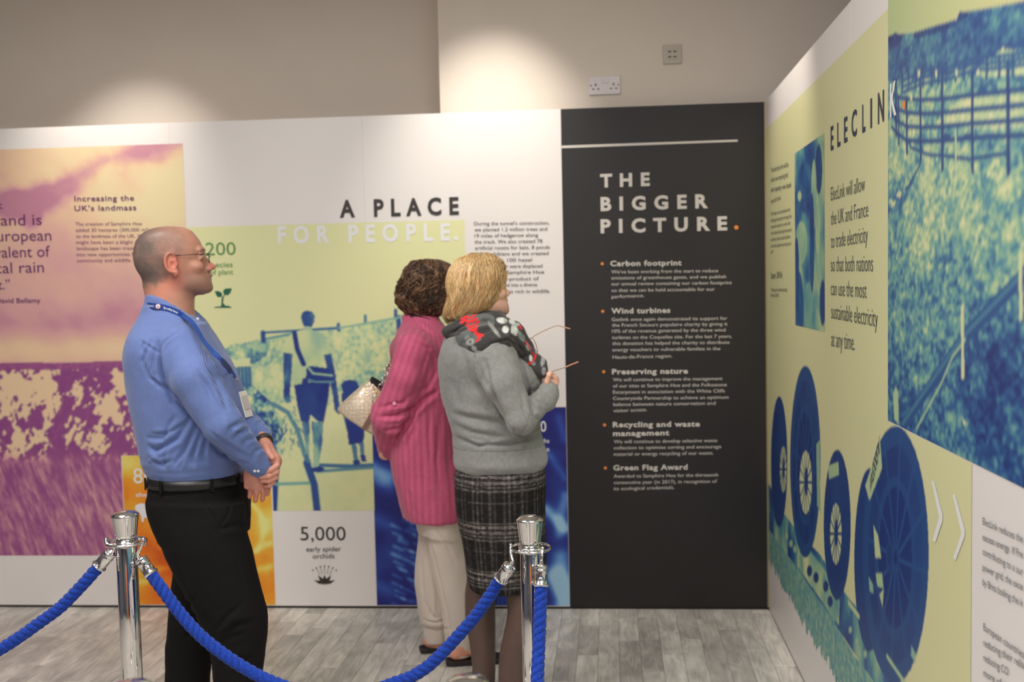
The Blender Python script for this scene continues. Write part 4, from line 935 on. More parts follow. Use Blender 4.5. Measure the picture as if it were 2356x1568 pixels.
# head table in metres: z, back x, front x, half width
HT = [(.1285, -.020, .006, .010), (.1275, -.034, .020, .022), (.125, -.050, .034, .036), (.121, -.064, .046, .047), (.114, -.081, .060, .058), (.103, -.096, .070, .067), (.085, -.111, .083, .073), (.067, -.118, .091, .076), (.050, -.122, .0955, .0775), (.030, -.124, .0945, .0785), (.010, -.122, .0965, .076), (-.010, -.116, .1005, .072), (-.028, -.106, .107, .067), (-.045, -.09, .1085, .061), (-.062, -.06, .112, .052), (-.078, -.03, .116, .044), (-.090, .02, .108, .030), (-.097, .05, .090, .016)]
def build_head(F, O, yaw, s, male=True):
    c_, s_ = math.cos(yaw), math.sin(yaw); R = np.array([[c_, -s_, 0], [s_, c_, 0], [0, 0, 1.0]])
    W = lambda *p: O + R @ (np.array(p) * s)
    F.op(zloft([(z, a, b, 0, w) for z, a, b, w in HT], 2.15, O, yaw, s), 0.012)
    F.op(ellip(W(.040, 0, -.058), np.array([.066, .056, .030]) * s, R), 0.02)             # jaw
    for sd in (-1, 1):
        F.op(ellip(W(.072, sd * .046, -.006), np.array([.020, .016, .014]) * s, R), 0.018)    # cheekbone
        F.op(ellip(W(.099, sd * .032, .029), np.array([.017, .016, .012]) * s, R), 0.009, 'sub')   # eye socket
        F.op(ellip(W(.0830, sd * .032, .0275), np.array([.0135, .0135, .0120]) * s, R), 0.0015)          # eyeball with lids
        F.op(cone(W(.0925, sd * .020, .0350), W(.0845, sd * .046, .0345), .0040 * s, .003 * s), 0.003)  # upper lid
        F.op(cone(W(.0925, sd * .021, .0190), W(.0850, sd * .044, .0195), .0036 * s, .003 * s), 0.004)  # lower lid
        if male: F.op(cone(W(.093, sd * .014, .049), W(.083, sd * .042, .049), .0068 * s, .005 * s), 0.014)  # brow ridge
        else: F.op(cone(W(.093, sd * .014, .047), W(.085, sd * .042, .048), .004 * s, .003 * s), 0.010)
        F.op(ellip(W(.108, sd * .0125, -.012), np.array([.013, .0085, .0085]) * s, R), 0.005)        # wing of the nose
        F.op(ellip(W(.117, sd * .0075, -.0195), np.array([.006, .0032, .003]) * s, R), 0.002, 'sub')  # nostril
    nz = 1.0 if male else 0.86
    F.op(cone(W(.093, 0, .030), W(.118 * (.93 + .07 * nz), 0, -.003), .0065 * s, .0085 * s), 0.008)
    F.op(ellip(W(.121 * (.93 + .07 * nz), 0, -.006), np.array([.0115 * nz, .0105, .0095]) * s, R), 0.007)
    F.op(cone(W(.080, 0, .028), W(.098, 0, -.010), .014 * s, .015 * s), 0.010)
    F.op(cone(W(.110, -.004, -.018), W(.110, .004, -.018), .005 * s, .005 * s), 0.004)
    F.op(cone(W(.105, 0, -.018), W(.1085, 0, -.034), .0075 * s, .0080 * s), 0.006)
    F.op(cone(W(.1145, 0, -.036), W(.101, .019, -.039), .0050 * s, .003 * s), 0.004); F.op(cone(W(.1145, 0, -.036), W(.101, -.019, -.039), .0050 * s, .003 * s), 0.004)
    F.op(cone(W(.111, 0, -.0465), W(.100, .017, -.044), .0058 * s, .003 * s), 0.004); F.op(cone(W(.111, 0, -.0465), W(.100, -.017, -.044), .0058 * s, .003 * s), 0.004)
    F.op(cone(W(.1165, -.010, -.0412), W(.1165, .010, -.0412), .0016 * s, .0016 * s), 0.002, 'sub')
    F.op(ellip(W(.104, 0, -.074), np.array([.014, .018, .014]) * s, R), 0.010)          # chin
    for sd in (-1, 1):                                                                # ears
        e = lambda x, y, z: W(x, sd * y, z)
        F.op(ellip(e(-.005, .080, .006), np.array([.019, .0075, .031]) * s, R), 0.006)
        pts = [e(.006, .081, -.024)] + [e(-.004 - .0185 * math.sin(t) * (1 - .12 * math.cos(t)), .0865 + .0035 * math.sin(t), .008 - .031 * math.cos(t)) for t in np.linspace(.35, 3.5, 12)] + [e(.009, .081, .020)]
        chain(F, pts, [.0045 * s] * len(pts), 0.0025, 0.002)
        F.op(ellip(e(.008, .079, -.026), np.array([.009, .0055, .011]) * s, R), 0.006)     # lobe
        F.op(ellip(e(.001, .0880, .002), np.array([.0080, .0065, .012]) * s, R), 0.003, 'sub')
        F.op(cone(e(-.012, .090, -.008), e(-.009, .0905, .026), .0030 * s, .0030 * s), 0.003, 'sub')
        F.op(ellip(e(.002, .0885, .022), np.array([.006, .0045, .007]) * s, R), 0.003, 'sub')
        F.op(cone(e(.011, .080, .000), e(.012, .079, .008), .004 * s, .0035 * s), 0.003)   # tragus
    return W, R

HO = P1(399.5, 611, YM); HYAW = .30
zt_ = HO[2]
# fine bands: head and hands
hx, hz = HO[0], HO[2]; hands = P1(605, 1085)
F = Field(axis(P1(290, 900)[0], P1(670, 900)[0], .0060, [(hx - .13, hx + .14, .0021), (P1(560, 1000)[0], P1(650, 1000)[0], .0026)]),
          axis(YM - .34, YM + .34, .0070, [(YM - .17, YM + .10, .0024)]),
          axis(-.01, 1.80, .0075, [(P1(600, 1160)[2], P1(600, 1010)[2], .0026), (hz - .16, hz + .14, .0021)]))
neck = [(612, 352, 420, .045, YM), (635, 336, 430, .054, YM), (655, 336, 434, .058, YM), (680, 343, 440, .060, YM), (700, 342, 439, .062, YM), (716, 340, 440, .066, YM), (760, 330, 452, .085, YM)]
F.op(loft(rowsY(neck, YM, YM), 2.0), 0.01)
F.op(cone(P1(374, 640), P1(392, 745), .056, .062), 0.03)
F.op(cone(P1(415, 655), P1(404, 740), .040, .048), 0.03)
build_head(F, HO, HYAW, 1.0, True)
inner = [(z, a + .032, b - .032, c_, r - .032) for z, a, b, c_, r in sh_rows]
inner = [r for r in inner if r[0] < P1(400, 726)[2]]
F.op(loft(inner, 2.3), 0.03)
for J, rr in ((NA, (.036, .038, .034, .026)), (FA, (.036, .038, .034, .026))):
    for i in range(3): F.op(cone(J[i], J[i + 1], rr[i], rr[i + 1]), 0.02)
tr_rows = rowsY([(1225, 372, 570, .165), (1190, 358, 570, .178), (1150, 350, 568, .178), (1120, 350, 566, .176), (1100, 351, 563, .172), (1084, 355, 560, .168)], YM, YM)
YN, YF = YM - .095, YM + .095
nl = rowsY([(1740, 510, 596, .055, YN), (1690, 508, 602, .058, YN), (1568, 499, 605, .070, YN), (1502, 494, 612, .077, YN), (1442, 479, 619, .083, YN), (1404, 458, 618, .090, YN), (1380, 446, 612, .093, YN), (1326, 416, 596, .098, YN), (1264, 387, 583, .102, YN), (1219, 371, 573, .10, YN), (1150, 350, 568, .085, YN)], YM - .07, YN)
fl = rowsY([(1735, 372, 458, .055, YF), (1690, 368, 462, .058, YF), (1568, 363, 470, .068, YF), (1472, 369, 474, .074, YF), (1398, 376, 482, .08, YF), (1279, 387, 520, .092, YF), (1215, 375, 555, .098, YF), (1150, 352, 566, .08, YF)], YM + .03, YF)
shrink = lambda rows, d: [(z, a + d, b - d, c_, r - d) for z, a, b, c_, r in rows]
F.op(loft(shrink(tr_rows, .034), 2.2), 0.006); F.op(loft([r for r in shrink(nl, .030) if r[0] < P1(450, 1240)[2]], 2.0), 0.004); F.op(loft([r for r in shrink(fl, .030) if r[0] < P1(450, 1240)[2]], 2.0), 0.004)
for (xx, yy_) in ((P1(552, 1700)[0], YN), (P1(415, 1700)[0], YF)): F.op(cone((xx, yy_, .09), (xx + .13, yy_ - .01, .045), .042, .032), 0.03)
# right (near) hand hanging down, held by the left
yh = YM - .115
rp = lambda px, py, dy=0.0: P1(px, py, yh + dy)
ny = (0, 1, 0)
F.op(cone(rp(583, 1066), rp(586, 1086), .026, .026, ny, .8), 0.012)
F.op(cone(rp(582, 1088), rp(588, 1108), .026, .033, ny, .5), 0.012); F.op(cone(rp(577, 1096), rp(580, 1112), .020, .017, ny, .7), 0.01)
finger(F, [rp(578, 1106), rp(577, 1126, .002), rp(574.5, 1142, .006)], .0100, .0076)
finger(F, [rp(590, 1110), rp(590, 1132, .000), rp(587.5, 1151, .006)], .0102, .0080)
finger(F, [rp(602, 1110), rp(606, 1132, .002), rp(604, 1149, .006)], .0098, .0076)
finger(F, [rp(611, 1104, .004), rp(617, 1122, .006), rp(615, 1136, .010)], .0088, .0068)
finger(F, [rp(573, 1086), rp(568, 1104, -.004), rp(567, 1119, -.004)], .0112, .0082)
# left hand over it
lp = lambda px, py, dy=0.0: P1(px, py, yh + dy)
F.op(cone(lp(605, 1009, .07), lp(612, 1024, .05), .027, .025, (1, .6, .8), .75), 0.012)
F.op(cone(lp(613, 1026, .045), lp(630, 1054, .012), .025, .029, (1, -.3, .5), .62), 0.012)
F.op(cone(lp(630, 1060, .012), lp(630, 1094, .016), .020, .016), 0.012)
finger(F, [lp(611, 1028, .02), lp(618, 1042, -.010), lp(627, 1052, -.020)], .0125, .0092)
finger(F, [lp(636, 1058, .008), lp(637, 1070, -.016), lp(622, 1081, -.030), lp(607, 1086, -.030)], .0108, .0078)
finger(F, [lp(635, 1072, .008), lp(636, 1085, -.016), lp(618, 1095, -.030), lp(600, 1097, -.028)], .0105, .0076)
finger(F, [lp(634, 1086, .010), lp(634, 1098, -.012), lp(618, 1106, -.024), lp(603, 1106, -.022)], .0100, .0074)
finger(F, [lp(630, 1096, .012), lp(629, 1108, -.006), lp(620, 1117, -.016), lp(611, 1118, -.014)], .0088, .0068)
V, Q = F.mesh(); del F
V = relax(V, Q, 1, 0.35); N = normals(V, Q)
body = fastmesh('body', V, Q, m_skin, man); 
def head_paint(V, O, yaw, s, base, hair=None, lips=(150, 84, 72), stub=0.0, red=0.0):
    c_, s_ = math.cos(yaw), math.sin(yaw); p = (V - O) / s; x = c_ * p[:, 0] + s_ * p[:, 1]; y = -s_ * p[:, 0] + c_ * p[:, 1]; z = p[:, 2]
    C = np.tile(np.array(base, float), (len(V), 1)); n1 = fbm(V * 60, 3)[:, None]; n2 = fbm(V * 420, 2)[:, None]
    C = C * (0.92 + 0.16 * n1)
    def mix(mask, col, k=1.0):
        nonlocal C
        w = (np.clip(mask, 0, 1) * k)[:, None]; C = C * (1 - w) + np.array(col, float) * w
    hd = (z > -.14) & (z < .14)
    if red:
        mix(hd * np.exp(-((x - .0) ** 2 + (z + .045) ** 2) / .0018), A(178, 104, 88)[:3], red)
        mix(hd * np.exp(-((x - .125) ** 2 + (z + .006) ** 2) / .0003), A(196, 112, 98)[:3], red)
        mix(hd * (np.abs(y) > .072) * np.exp(-((x + .005) ** 2 + (z - .008) ** 2) / .0012), A(196, 112, 92)[:3], red)
        mix(hd * np.exp(-((x + .045) ** 2 + (z + .085) ** 2) / .0015), A(190, 120, 96)[:3], red * .7)
    mix(hd * (x > .094) * np.exp(-((z + .0415) / .0062) ** 2) * (np.abs(y) < .02), A(*lips)[:3], 0.75)
    if stub:
        m = sstep(-.028, -.052, z - .35 * np.abs(x - .085)) * sstep(.015, .045, x) * hd * sstep(-.125, -.09, z)
        m2 = np.exp(-((x - .109) / .012) ** 2 - ((z + .026) / .007) ** 2)
        mix(np.maximum(m, m2) * (.65 + .5 * n2[:, 0]), A(112, 92, 82)[:3], stub)
    mix(hd * np.exp(-((z - .050 + .25 * np.clip(.088 - x, 0, 1)) / .0038) ** 2) * sstep(.066, .080, x) * (np.abs(y) > .012) * (np.abs(y) < .045), A(92, 70, 58)[:3], 0.75)
    ex_, ey_, ez_ = x - .083, np.abs(y) - .032, z - .0275; er = np.sqrt(ex_ ** 2 + ey_ ** 2 + ez_ ** 2)
    mix((er < .0152) * (np.abs(ez_ - .0003) < .0036) * (ex_ > .002), A(176, 158, 148)[:3], 0.8); mix((er < .0155) * (np.sqrt(ey_ ** 2 + ez_ ** 2) < .0052) * (ex_ > .004), A(52, 48, 46)[:3], 1.0)
    mix((er < .018) * (np.abs(ez_ - .0060) < .0014) * (ex_ > -.001), A(84, 60, 50)[:3], 0.7)
    if hair is not None:
        ear = np.exp(-((x + .004) / .024) ** 2 - ((z - .008) / .036) ** 2)
        # hairline: temple recedes, nape ends low
        bound = np.interp(x, [-.13, -.06, -.02, .005, .022, .034, .040, .044, .05, .07], [-.072, -.070, -.045, .012, .026, .034, .040, .044, .050, .060])
        m = sstep(-.016, .024, z - bound + .02 * (fbm(V * 90, 2) - .5)) * hd * (1 - sstep(.3, .6, ear) * (z < .042)) * (1 - sstep(.012 + .02 * (fbm(V * 40, 2) - .5), .060, x - .10 * np.clip(.06 - z, -.03, .1)))
        dens = np.clip(.62 + .9 * (fbm(V * 26, 3) - .5) + 0.32 * sstep(-.01, -.09, x) - .16 * sstep(.07, .12, z), .3, .93)
        w = (m * dens)[:, None]; C = C * (1 - w) + np.array(A(88, 79, 73)[:3]) * w; head_paint.fuzz = (m * .75)
    return np.clip(C, 0, .9)
Cb = head_paint(V, HO, HYAW, 1.0, SK, hair=True, stub=.55, red=.75)
hm = (V[:, 2] < 1.2)
Cb[hm] = np.array(A(188, 130, 112)[:3]) * (0.88 + 0.24 * fbm(V[hm] * 70, 3)[:, None])
kn = (hm * sstep(P1(600, 1080)[2], P1(600, 1130)[2], V[:, 2]))[:, None]; Cb = Cb * (1 - kn * np.array([[.10, .24, .22]]))
paint(body, Cb); fattr(body, head_paint.fuzz, 'fuzz')

# shirt
m_shirt = stripe_mat('blue pinstripe cotton', A(72, 92, 143), A(102, 119, 166), 0.0038, 0.9, 0.8, 0.0, noise=0.05, sharp=1.0)
F = Field(axis(P1(290, 900)[0], P1(650, 900)[0], .0042), axis(YM - .31, YM + .30, .0050), axis(P1(500, 1115)[2], P1(400, 670)[2], .0042))
F.op(shirt_torso, 0.01)
F.op(cone(P1(395, 770, YM), P1(416, 790, YM - .14), .085, .062), .05); F.op(cone(P1(395, 772, YM), P1(420, 792, YM + .14), .085, .062), .05)
for i, pr in enumerate(nar): F.op(pr, .012 if i else .03)
for i, pr in enumerate(far_): F.op(pr, .02)
F.op(ellip(P1(505, 1010, YM - .02), (.085, .14, .10)), .03)
F.op(cone(P1(560, 1030, YM - .17), P1(604, 1078, YM - .125), .044, .032), .010)     # near cuff
F.op(cone(P1(575, 985, YM + .01), P1(604, 1008, YM - .04), .036, .030), .010)
col_ = rowsY([(745, 322, 466, .100), (712, 331, 462, .088), (694, 335, 458, .080), (674, 338, 452, .075)], YM, YM)
F.op(loft(col_, 2.1), .008)
# open neck: carve around the throat so the collar stands off; cut plane sloping down to the front
cl = P1(342, 676); cr = P1(462, 742)
def above(X, Y, Z):
    zl = cl[2] + (cr[2] - cl[2]) * np.clip((X - cl[0]) / (cr[0] - cl[0]), 0, 1) ** 1.9
    return (zl - Z) * 0.9 + 0 * Y
nb = loft([(z, a + .008, b - .008, c_, r - .008) for z, a, b, c_, r in col_], 2.1)
F.op((np.array([-9, -9, cl[2] - .12]), np.array([9, 9, 9]), above), .004, 'sub')
V, Q = F.mesh(); del F
V = relax(V, Q, 1, 0.5); N = normals(V, Q)
dn = np.minimum.reduce([at_pts(p, V) for p in nar]); df = np.minimum.reduce([at_pts(p, V) for p in far_]); dt = at_pts(shirt_torso, V)
disp = np.zeros(len(V)); YS = YM - .2; CD = 1.5
for poly_, w, dp in (
    (((366, 790), (371, 830), (384, 890), (398, 925), (435, 955), (468, 990)), .009, .012), (((345, 785), (330, 830), (345, 870), (395, 905)), .006, .006), (((328, 785), (326, 808)), .005, .006),
    (((360, 800), (352, 850), (362, 890)), .005, .004), (((436, 960), (405, 1010), (350, 1040), (336, 1030)), .008, .008), (((446, 985), (420, 1040), (398, 1070)), .007, .007), (((456, 1000), (440, 1050), (442, 1072)), .006, .006),
    (((470, 1010), (462, 1050), (470, 1070)), .006, .005), (((400, 960), (370, 1010), (332, 1010)), .007, .005), (((345, 1000), (380, 1000), (430, 970)), .006, .004), (((480, 1020), (500, 1050), (540, 1068)), .006, .007),
    (((340, 1060), (365, 1070), (392, 1060)), .006, .006), (((378, 1030), (372, 1078)), .006, .005), (((420, 1050), (412, 1078)), .005, .005)):
    disp += crease(V, N, poly_, w, dp, YS)
for poly_, w, dp in ((((470, 800), (500, 850), (525, 905), (535, 935)), .007, .007), (((477, 850), (505, 900), (530, 950)), .006, .004), (((450, 820), (490, 880), (512, 930)), .006, .003),
    (((566, 965), (548, 975), (542, 990)), .006, .008), (((578, 985), (560, 990), (552, 1006)), .006, .007), (((590, 1010), (575, 1008), (566, 1020)), .005, .005), (((505, 985), (530, 1010), (572, 1050)), .006, .004),
    (((520, 1040), (545, 1058), (565, 1066)), .005, .004), (((410, 762), (384, 785), (368, 810)), .004, .0035), (((318, 782), (345, 796), (368, 812)), .0035, .003), (((600, 1030), (585, 1040), (580, 1062)), .005, .005)):
    disp += crease(V, N, poly_, w, dp, YS)
disp *= 1.5; disp += wrinkle(V, 14, 14, 9, .0035, 3) + wrinkle(V, 40, 40, 22, .0010, 5)
disp += wrinkle(V, 10, 10, 60, .0035, 9) * sstep(P1(400, 1000)[2], P1(400, 1075)[2], V[:, 2])
# torso narrows towards the belt in gathered cloth; cuff edge seam
V = V + N * disp[:, None]
SV, SN = V.copy(), N.copy()
shirt = fastmesh('shirt', V, Q, m_shirt, man)
def axial(J, V):
    a, b = J[1], J[3]; d = b - a; n = np.array([d[2], 0, -d[0]]); n /= np.linalg.norm(n); return (V - a) @ n
ut = np.arctan2(V[:, 1] - YM, V[:, 0] - P1(430, 900)[0]) * .19
ua = axial(NA, V); uf = axial(FA, V)
u = np.where(np.minimum(dn, df) < dt - .002, np.where(dn < df, ua, uf), ut)
yoke = (V[:, 2] > P1(350, 790)[2]) & (dn > .004) & (V[:, 0] < P1(455, 780)[0]); u = np.where(yoke, V[:, 2] * .8 + V[:, 0] * .35, u)
fattr(shirt, u)
# belt, loops and buckle
m_belt = mat('black leather', A(22, 21, 21), 0.4, bump=(300, .15, .001)); m_trs = mat('black wool trousers', A(13, 12, 11), 0.9, spec=0.25, bump=(600, .2, .0005))
def ring(rows_fn, z0, z1, grow, name, m, parent, n=96, a0=0, a1=2 * PI, thick=.003):
    mb = MB(); V_ = []
    for k, (z, g) in enumerate(((z0, grow - thick), (z0, grow), (z1, grow), (z1, grow - thick))):
        r = rows_fn(z)
        for i in range(n):
            t = a0 + (a1 - a0) * i / (n - 1 if a1 - a0 < 6.28 else n); V_.append(((r[0] + r[1]) / 2 + ((r[1] - r[0]) / 2 + g) * np.sign(math.cos(t)) * abs(math.cos(t)) ** (2 / 2.2), r[2] + (r[3] + g) * np.sign(math.sin(t)) * abs(math.sin(t)) ** (2 / 2.2), z))
    closed = a1 - a0 > 6.28; F_ = []
    for k in range(4):
        for i in range(n if closed else n - 1):
            j = (i + 1) % n; F_.append((k * n + i, k * n + j, ((k + 1) % 4) * n + j, ((k + 1) % 4) * n + i))
    mb.add(V_, F_); return mb.build(name, m, parent)
tr_a = np.array(sorted(tr_rows))
trf = lambda z: [float(np.interp(z, tr_a[:, 0], tr_a[:, k])) for k in (1, 2, 3, 4)]
# trousers
F = Field(axis(P1(335, 900)[0], P1(640, 900)[0], .0048), axis(YM - .23, YM + .23, .0052), axis(.03, P1(500, 1078)[2], .0052))
F.op(loft(tr_rows, 2.2), .01); F.op(loft(nl, 2.0), .02); F.op(loft(fl, 2.0), .02)
V, Q = F.mesh(); del F; N = normals(V, Q); disp = np.zeros(len(V)); YT = YM - .19
for poly_, w, dp in ((((497, 1105), (520, 1150), (519, 1188), (502, 1212)), .004, .005), (((446, 1106), (470, 1165), (502, 1213)), .004, .004), (((358, 1125), (398, 1128)), .003, .004), (((357, 1140), (400, 1142)), .003, .004),
    (((400, 1290), (440, 1380), (490, 1450)), .008, .004), (((502, 1215), (540, 1300), (560, 1380)), .004, .002), (((510, 1470), (540, 1440), (575, 1436)), .009, .009), (((500, 1490), (530, 1465), (560, 1460)), .008, .006), (((555, 1390), (520, 1420), (496, 1452)), .008, .005),
    (((380, 1420), (420, 1400), (450, 1375)), .008, .006), (((375, 1450), (410, 1445), (440, 1420)), .008, .005), (((505, 1540), (550, 1520), (590, 1525)), .010, .006), (((560, 1230), (530, 1215), (500, 1220)), .008, .006), (((370, 1520), (410, 1500)), .009, .006)):
    disp += crease(V, N, poly_, w, dp, YT)
disp += wrinkle(V, 9, 9, 7, .005, 13) + wrinkle(V, 24, 24, 40, .0014, 15)
V = V + N * disp[:, None]; trousers = fastmesh('trousers', V, Q, m_trs, man)
zb0, zb1 = P1(450, 1104)[2], P1(450, 1083)[2]
ring(trf, zb0, zb1, .008, 'belt', m_belt, man, thick=.006)
m_steel = mat('polished steel', (0.75, 0.74, 0.72, 1), 0.18, 1.0)
for t in (-2.55, -1.95, -1.0, -.35):
    r = trf(zb0); cx_ = (r[0] + r[1]) / 2 + ((r[1] - r[0]) / 2 + .009) * np.sign(math.cos(t)) * abs(math.cos(t)) ** .909; cy_ = r[2] + (r[3] + .009) * np.sign(math.sin(t)) * abs(math.sin(t)) ** .909
    c_, s_ = math.cos(t), math.sin(t); bevel(MB().box((cx_, cy_, (zb0 + zb1) / 2 - .003), (.004, .011, .040), [[c_, -s_, 0], [s_, c_, 0], [0, 0, 1]]).build('belt_loop', m_trs, man, False), .001)
r = trf(zb0); bevel(MB().box((r[1] + .010, YM, (zb0 + zb1) / 2), (.005, .045, .034)).build('buckle', m_steel, man, False), .002)
m_shoe = mat('black shoe leather', A(26, 24, 24), 0.3)
for xx, yy_ in ((P1(548, 1700)[0], YN), (P1(412, 1700)[0], YF)):
    F = Field(axis(xx - .1, xx + .25, .006), axis(yy_ - .08, yy_ + .08, .006), axis(-.005, .15, .006))
    F.op(cone((xx - .02, yy_, .055), (xx + .15, yy_ - .01, .040), .046, .040, (0, 1, 0), .95), .01); F.op(cone((xx - .01, yy_, .06), (xx, yy_, .12), .046, .044), .02)
    F.op((np.array([-9, -9, -9]), np.array([9, 9, 0.001]), lambda X, Y, Z: Z + 0 * X + 0 * Y - .001), .002, 'sub')
    V, Q = F.mesh(); fastmesh('shoe', V, Q, m_shoe, man)
# spectacles (worn), lanyard, badge, wristband
m_wire = mat('dark metal wire', A(60, 56, 52), 0.3, 0.9); m_lens = bpy.data.materials.new('clear lens'); m_lens.use_nodes = True
bb = m_lens.node_tree.nodes['Principled BSDF']; bb.inputs['Transmission Weight'].default_value = 1; bb.inputs['Roughness'].default_value = 0.02; bb.inputs['IOR'].default_value = 1.05; bb.inputs['Base Color'].default_value = (1, 1, 1, 1)
gl = empty('eyeglasses', HO + np.array([.11, 0, .015]), 'thin-framed glasses worn by the grey-haired man', 'glasses')
mb = MB()
def hW(x, y, z): return HO + np.array([math.cos(HYAW) * x - math.sin(HYAW) * y, math.sin(HYAW) * x + math.cos(HYAW) * y, z])
for sd in (-1, 1):
    ln = [hW(.112 + .001 * math.cos(t), sd * (.034 + .026 * np.sign(math.cos(t)) * abs(math.cos(t)) ** .7), .022 + .016 * np.sign(math.sin(t)) * abs(math.sin(t)) ** .7) for t in np.linspace(0, 2 * PI, 29)]
    MB().tube(ln, .0009, 6, False).build('rim', m_wire, gl)
    MB().add([p for p in ln[:-1]], [tuple(range(28))]).build('lens', m_lens, gl, False)
    MB().tube([hW(.112, sd * .060, .034), hW(.108, sd * .070, .0355), hW(.05, sd * .0825, .0325), hW(.010, sd * .0865, .0305)], [.0016, .0016, .0013, .0013], 6).build('temple', m_wire, gl)
    MB().tube([hW(.024, sd * .0855, .0313), hW(.010, sd * .0865, .0305), hW(-.006, sd * .0800, .0300), hW(-.022, sd * .0790, .012)], [.0017] * 4, 6).build('temple_tip', m_wire, gl)
MB().tube([hW(.112, -.009, .024), hW(.116, 0, .028), hW(.112, .009, .024)], .0012, 6).build('bridge', m_wire, gl)
m_lan = mat('navy lanyard ribbon', A(28, 62, 128), 0.6); m_wt = mat('white print', A(228, 226, 228), 0.6)
def ribbon(pts, w, m, name, parent, wdir=(0, 0, 1), thick=.0012):
    pts = [np.array(p, float) for p in pts]; V_ = []; F_ = []
    for i, p in enumerate(pts):
        wd = np.array(wdir[i] if isinstance(wdir, list) else wdir, float); T_ = pts[min(i + 1, len(pts) - 1)] - pts[max(i - 1, 0)]; T_ /= np.linalg.norm(T_)
        wd = wd - T_ * (wd @ T_); wd /= np.linalg.norm(wd); nn = np.cross(T_, wd)
        for a, b in ((1, 1), (-1, 1), (-1, -1), (1, -1)): V_.append(p + wd * w / 2 * a + nn * thick * b)
    for i in range(len(pts) - 1):
        for k in range(4): F_.append((4 * i + k, 4 * i + (k + 1) % 4, 4 * (i + 1) + (k + 1) % 4, 4 * (i + 1) + k))
    F_ += [(0, 1, 2, 3), tuple(4 * (len(pts) - 1) + k for k in (3, 2, 1, 0))]
    return MB().add(V_, F_).build(name, m, parent, False)
def smooth_path(pts, n=24):
    pts = [np.array(p, float) for p in pts]; out = []
    for i in range(len(pts) - 1):
        p0, p1, p2, p3 = pts[max(i - 1, 0)], pts[i], pts[i + 1], pts[min(i + 2, len(pts) - 1)]
        for k in range(n):
            t = k / n; out.append(0.5 * ((2 * p1) + (-p0 + p2) * t + (2 * p0 - 5 * p1 + 4 * p2 - p3) * t ** 2 + (-p0 + 3 * p1 - 3 * p2 + p3) * t ** 3))
    out.append(pts[-1]); return out
def on_cloth(px, py, Y, lift=.003, r=.010, lim=None):
    for _ in range(3):
        p = at(px, py, Y); d = (SV[:, 0] - p[0]) ** 2 + (SV[:, 2] - p[2]) ** 2; m = (d < r * r) & (SN[:, 1] < .35)
        if m.any(): Y = float(SV[m, 1].min()) - lift
    return at(px, py, Y)
near = smooth_path([P1(334, 702, YM + .01), P1(336, 702, YM - .045)] + [on_cloth(px, py, YM - .1) for px, py in ((350, 703), (372, 706), (395, 712), (420, 725), (440, 740))] + [on_cloth(px, py, YM - .08, .004) for px, py in ((455, 760), (470, 785), (490, 808), (511, 830))] + [P1(530, 852, YM - .03), P1(540, 868, YM - .01)], 6)
lan = ribbon(near, .0185, m_lan, 'lanyard', man, [(0, 0, 1)] * 31 + [(.0, 1, .3)] * (len(near) - 31))
far = smooth_path([P1(337, 703, YM + .01), P1(350, 704, YM + .09), P1(390, 711, YM + .11), P1(440, 740, YM + .11), P1(480, 800, YM + .06), P1(515, 830, YM + .03), P1(538, 868, YM)], 6)
ribbon(far, .0185, m_lan, 'lanyard', man, (0, .3, 1))
MB().torus(P1(541, 876, YM), .008, .0012, (0, 1, 0)).tube([P1(541, 881, YM), P1(545, 893, YM)], .003, 8).torus(P1(546, 896, YM), .006, .001, (1, 0, .3)).build('clip', m_steel, man)
m_card = mat('white plastic card', A(222, 214, 206), 0.3)
c0, c1 = P1(553, 900, YM), P1(570, 958, YM); dz_ = (c1 - c0) / np.linalg.norm(c1 - c0); R_ = np.stack([np.cross((0, 1, 0), dz_), (0, 1, 0), dz_], 1)
a_ = -.22; Rz = np.array([[math.cos(a_), -math.sin(a_), 0], [math.sin(a_), math.cos(a_), 0], [0, 0, 1]])
bevel(MB().box((c0 + c1) / 2 + np.array([.006, 0, 0]), (.0035, .050, .088), Rz @ R_).build('badge', m_card, man, False), .001)
MB().box((c0 + c1) / 2 + np.array([.0085, -.002, .006]), (.001, .036, .046), Rz @ R_).build('badge_print', mat('grey card print', A(190, 186, 178), 0.4), man, False)
wr = lp(607, 1014, .062); ax_ = lp(613, 1026, .045) - lp(605, 1009, .07)
MB().lathe([(.0262, -.008), (.0285, -.008), (.0292, 0), (.0285, .008), (.0262, .008)], wr, ax_, 28).build('wristband', mat('black rubber band', A(52, 46, 40), 0.5), man)
# lanyard lettering: small raised print following the ribbon
def ribbon_text(path, text, s0, s1, h, m, parent, name, side=-1):
    global _fc
    fc = bpy.data.curves.new('g', 'FONT'); fo = bpy.data.objects.new('g', fc); COL.objects.link(fo); fc.body = text; fc.offset = .02; fc.resolution_u = 2; bpy.context.view_layer.update()
    me = fo.evaluated_get(bpy.context.evaluated_depsgraph_get()).to_mesh(); G = np.array([v.co[:2] for v in me.vertices]); F_ = [tuple(p.vertices) for p in me.polygons]; bpy.data.objects.remove(fo)
    u = (G[:, 0] - G[:, 0].min()) / (G[:, 0].max() - G[:, 0].min()); v = (G[:, 1] - .35) * h / .7
    pa = np.array(path); W_ = []
    for uu, vv in zip(u, v):
        t = s0 + (s1 - s0) * uu; i = int(min(max(t, 0), len(pa) - 2)); f = t - i; p = pa[i] * (1 - f) + pa[i + 1] * f; T_ = pa[i + 1] - pa[i]; T_ /= np.linalg.norm(T_)
        wd = np.array([0, 0, 1.0]); wd -= T_ * (wd @ T_); wd /= np.linalg.norm(wd); nn = np.cross(T_, wd); nn = nn if nn[1] < 0 else -nn
        W_.append(p + wd * vv + nn * .0020)
    return MB().add(W_, F_).build(name, m, parent, False)
